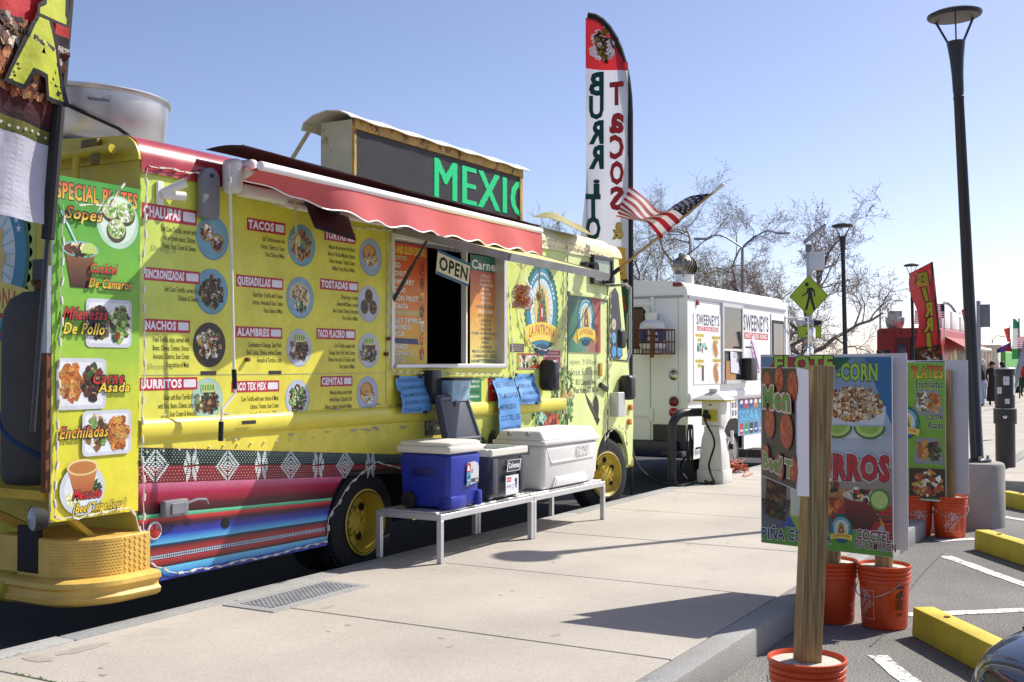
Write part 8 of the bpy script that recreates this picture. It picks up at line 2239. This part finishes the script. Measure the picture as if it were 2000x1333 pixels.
GT = far_truck(XG, 67, yg0 - .0, yg1 + .9, at_x(1950, 686, XG).z, 'van_green', 'bright green food truck at the far end of the row')
rear_box(1936, 692, 1950, 705, 'dark_glass', 'rear_window', T=GT, X=XG); rear_box(1938, 708, 1962, 716, 'black_hole', 'serving_hatch', T=GT, X=XG, d=.03)
b = MB(); b.box(XG + .5, XG + 4, yg0 + .2, yg0 + .4, at_x(1950, 686, XG).z, at_x(1950, 676, XG).z); b.build('roof_sign_box', 'van_red', GT)
FT4 = far_truck(70, 78, 6.0, 8.2, 2.7, 'van_red', 'far red food truck beyond the green one')
for k, (px, py, m_, lb_) in enumerate(((1953, 742, 'van_red', 'small red menu board standing far along the walk left of the green truck'), (1983, 748, 'van_beige', 'small pale menu board standing far along the walk near the wheeled bin'))):
    q = at_z(px, py, SWZ); T = thing('menu_board', lb_, 'menu board', q); b = MB(); b.hexa([q + V3(v) for v in ((-.2, -.32, 0), (-.17, -.32, 0), (-.17, .32, 0), (-.2, .32, 0), (-.02, -.3, 1.1), (.01, -.3, 1.1), (.01, .3, 1.1), (-.02, .3, 1.1))]); b.build('panel', m_, T)
    b = MB(); b.hexa([q + V3(v) for v in ((.2, -.32, 0), (.23, -.32, 0), (.23, .32, 0), (.2, .32, 0), (.015, -.3, 1.1), (.045, -.3, 1.1), (.045, .3, 1.1), (.015, .3, 1.1))]); b.build('panel', m_, T)
def far_banner(px, ytop, ybot, depth, w, cols, label):
    c = at_d(px, 716, depth); c.z = 0; zt, zb = at_d(px, ytop, depth).z, at_d(px, ybot, depth).z
    T = thing('feather_banner', label, 'banner', c); b = MB(); b.tube([c, V3((c.x, c.y, zt))], .03, 8); b.build('pole', 'black_paint', T)
    fn = lambda u, v, l: V3((c.x, c.y, v)) - _R * u - _F * (l + .06 * math.sin(4 * u + 2 * v))
    p = Print(fn, split=.3, base=0); n = len(cols)
    for k, cc in enumerate(cols):
        v0, v1 = zb + (zt - zb) * k / n, zb + (zt - zb) * (k + 1) / n
        if k == n - 1: p.poly([(0, v0), (w, v0), (w * .95, v1 - (v1 - v0) * .0), (w * .5, v1 - (v1 - v0) * .12), (0, v1 - (v1 - v0) * .55)], cc, lift=0)
        else: p.rect(0, v0, w, v1, cc, lift=0)
    p.build('fabric', P_FLAG, T)
far_banner(1991, 622, 702, 50, .30, [hx('3a8a4a'), hx('e0e0e0'), hx('d8d8d0'), hx('2a7a5a')], 'green and white feather banner at the far right')
def far_flag(px0, py0, px1, py1, depth, style, label):
    a = at_d(px1, py0, depth); base = V3((a.x, a.y, 2.4)); T = thing('hanging_flag', label, 'flag', base)
    b = MB(); b.tube([base, a + V3((0, 0, .1))], .02, 6); b.build('pole', 'steel', T)
    w = (px1 - px0) / FPX * depth; h = (py1 - py0) / FPX * depth
    fn = lambda u, v, l: a - _R * u - V3((0, 0, v)) - _F * (l + .05 * math.sin(u * 9 + v * 3))
    p = Print(fn, split=.2, base=0)
    if style == 'us':
        for k in range(13): p.rect(0, h * k / 13, w, h * (k + 1) / 13, hx('b02a34') if k % 2 == 0 else hx('dcdce0'), lift=0)
        p.rect(0, 0, w * .5, h * .54, hx('24305e'), lift=.004)
        for k in range(16): p.star(w * .05 + w * .13 * (k % 4), h * .07 + h * .13 * (k // 4), min(w, h) * .04, hx('dcdce4'))
    elif style == 'red': p.poly([(0, 0), (w, h * .1), (w * .4, h), (0, h)], hx('c83a34'), lift=0)
    else: p.poly([(0, 0), (w, h * .7), (w, h), (0, h * .8)], hx('3a3a8a'), lift=0); p.poly([(0, h * .1), (w * .6, h * .7), (0, h * .9)], hx('c03040'), lift=.004)
    p.build('cloth', P_FLAG, T)
far_flag(1960, 640, 1972, 668, 56, 'red', 'small red flag above the green truck roof')
far_flag(1828, 594, 1844, 622, 41, 'us', 'small stars and stripes flag above the red truck right of its banner')
far_flag(1786, 607, 1798, 633, 43, 'us', 'small striped flag showing left of the red banner')
far_flag(1876, 602, 1889, 642, 30, 'red', 'red flag edge showing left of the tall lamp post')
far_flag(1946, 668, 1974, 690, 48, 'mix', 'blue and red flag drooping above the green truck')
far_flag(1988, 658, 2012, 682, 44, 'us', 'stars and stripes flag at the right edge above the queue')
# sign seen from behind next to the lamp
sb = at_d(1912, 716, 33); sb.z = 0; SG = thing('road_sign', 'grey back of a road sign right of the tall lamp post', 'sign', sb)
b = MB(); b.cyl(sb, at_d(1911, 588, 33), .06, n=10); b.build('pole', 'light_grey', SG)
c = at_d(1918, 618, 33); b = MB(); b.box(c.x - .03, c.x + .03, c.y - .22, c.y + .14, c.z - .32, c.z + .34, bev=.01); b.build('panel', 'grey_plastic', SG)
# wheeled bin far right
wb = at_z(1990, 762, SWZ); WBn = thing('wheeled_bin', 'black wheeled bin at the far right of the walk', 'bin', wb)
b = MB(); b.hexa([wb + V3(q) for q in ((-.24, -.24, .08), (.24, -.24, .08), (.24, .24, .08), (-.24, .24, .08), (-.3, -.3, 1.0), (.3, -.3, 1.0), (.3, .3, 1.0), (-.3, .3, 1.0))], bev=.02); b.build('body', 'black_plastic', WBn)
b = MB(); b.box(wb.x - .32, wb.x + .32, wb.y - .32, wb.y + .32, wb.z + 1.001, wb.z + 1.06, bev=.02); b.build('lid', 'black_plastic', WBn)
for s in (-1, 1):
    b = MB(); b.cyl(wb + V3((.2, s * .28, .1)), wb + V3((.2, s * .33, .1)), .1, n=14); b.build('wheel', 'black_rubber', WBn)

# ================================================================== PEOPLE IN THE QUEUE
mat('skin', hx('b98a6c'), .6, var=.08); mat('hair', (.02, .016, .014), .6, var=.2)
def person(px, py, h, face, top_c, leg_c, label, cap=None, dress=False, pose=0.0, z=SWZ):
    g = at_z(px, py, z); T = thing('person', label, 'person', g)
    f = V3((math.cos(face), math.sin(face), 0)); s = V3((-f.y, f.x, 0)); k = h / 1.70
    J = {}; E = []
    def j(n, a, l, zz, r): J[n] = (g + (f * a + s * l + V3((0, 0, zz))) * k, r * k)
    j('pel', 0, 0, .95, .125); j('bel', .0, 0, 1.10, .125); j('che', -.01, 0, 1.30, .15); j('nec', 0, 0, 1.46, .055); j('hed', .02, 0, 1.60, .09); j('crn', .01, 0, 1.68, .07)
    E += [('pel', 'bel'), ('bel', 'che'), ('che', 'nec'), ('nec', 'hed'), ('hed', 'crn')]
    for n, sg in (('l', 1), ('r', -1)):
        j(n + 'sh', 0, sg * .17, 1.40, .06); j(n + 'el', -.02, sg * .23, 1.14, .045); j(n + 'wr', .12 + .06 * sg * pose, sg * .20, .98, .033); j(n + 'ha', .17 + .06 * sg * pose, sg * .19, .93, .035)
        j(n + 'hi', 0, sg * .09, .90, .095); j(n + 'kn', .02 + .05 * sg * pose, sg * .10, .50, .062); j(n + 'an', .0 - .02 * sg * pose, sg * .10, .08, .042); j(n + 'to', .13, sg * .11, .035, .035)
        E += [('che', n + 'sh'), (n + 'sh', n + 'el'), (n + 'el', n + 'wr'), (n + 'wr', n + 'ha'), ('pel', n + 'hi'), (n + 'hi', n + 'kn'), (n + 'kn', n + 'an'), (n + 'an', n + 'to')]
    names = list(J); me = bpy.data.meshes.new('body'); me.from_pydata([tuple(J[n][0]) for n in names], [(names.index(a), names.index(c)) for a, c in E], [])
    o = bpy.data.objects.new('body', me); COL.objects.link(o)
    sk = o.modifiers.new('skin', 'SKIN'); o.modifiers.new('sub', 'SUBSURF').levels = 2
    if not me.skin_vertices: me.skin_vertices.new()
    for i, n in enumerate(names):
        me.skin_vertices[0].data[i].radius = (J[n][1], J[n][1]); me.skin_vertices[0].data[i].use_root = (n == 'pel')
    dg = bpy.context.evaluated_depsgraph_get(); m2 = bpy.data.meshes.new_from_object(o.evaluated_get(dg)); bpy.data.objects.remove(o); m2.name = 'body'
    m2.transform(Matrix.Translation(-g))
    for m in ('skin', top_c, leg_c, 'black_rubber'): m2.materials.append(MATS[m])
    for pl in m2.polygons:
        c = pl.center / k; a = (c.x * f.x + c.y * f.y)
        pl.material_index = 0 if (c.z > 1.47 or (c.z < 1.04 and c.z > .88 and (abs(c.dot(s)) > .15 and a > .06))) else (1 if c.z > .96 else (2 if c.z > .10 else 3)); pl.use_smooth = True
    bo = bpy.data.objects.new('body', m2); COL.objects.link(bo); bo.parent = T
    b = MB(); hc = J['hed'][0] - f * .025 * k + V3((0, 0, .03 * k)); b.sphere(hc, .105 * k, 14, 10, (1, 1, 1.08)); 
    if not cap: b.sphere(hc - f * .05 * k - V3((0, 0, .12 * k)), .085 * k, 12, 8, (.8, 1, 1.5))
    b.build('hair', 'hair' if not cap else cap, T)
    if cap:
        b = MB(); q = hc + f * .10 * k + V3((0, 0, .04 * k)); b.hexa([q - s * .07 * k, q + s * .07 * k, q + s * .06 * k + f * .09 * k, q - s * .06 * k + f * .09 * k] + [v + V3((0, 0, .012)) for v in (q - s * .07 * k, q + s * .07 * k, q + s * .06 * k + f * .09 * k, q - s * .06 * k + f * .09 * k)]); b.build('cap_brim', cap, T)
    if dress:
        b = MB(); b.lathe([(.15 * k, .98 * k), (.19 * k, .7 * k), (.23 * k, .18 * k)], g, 'Z', 20); b.build('skirt', leg_c, T)
mat('cloth_black', (.018, .018, .02), .8, var=.2); mat('cloth_denim', hx('8a9ab4'), .8, var=.15, scale=9); mat('cloth_red', hx('b02a26'), .8, var=.15); mat('cloth_white', hx('d0ccc8'), .8, var=.1)
person(1919, 795, 1.62, R(75), 'cloth_black', 'cloth_denim', 'person in black top, pale jeans and white cap behind the lamp post', cap='cloth_white')
person(1939, 793, 1.56, R(200), 'cloth_black', 'cloth_black', 'person in long black dress left of the utility post', dress=True)
person(1927, 778, 1.62, R(110), 'cloth_red', 'cloth_denim', 'person in red top behind the pair at the lamp post')
person(1972, 770, 1.68, R(20), 'cloth_white', 'cloth_black', 'person in white top far along the walk right of the utility post')
person(1999, 775, 1.66, R(220), 'cloth_red', 'cloth_black', 'person in red top at the right edge of the walk')
person(1981, 760, 1.7, R(120), 'cloth_denim', 'cloth_black', 'person in pale blue top far off beside the wheeled bin', pose=1)
person(1958, 788, 1.56, R(60), 'cloth_black', 'cloth_black', 'dark haired person mostly hidden behind the utility post', pose=1)
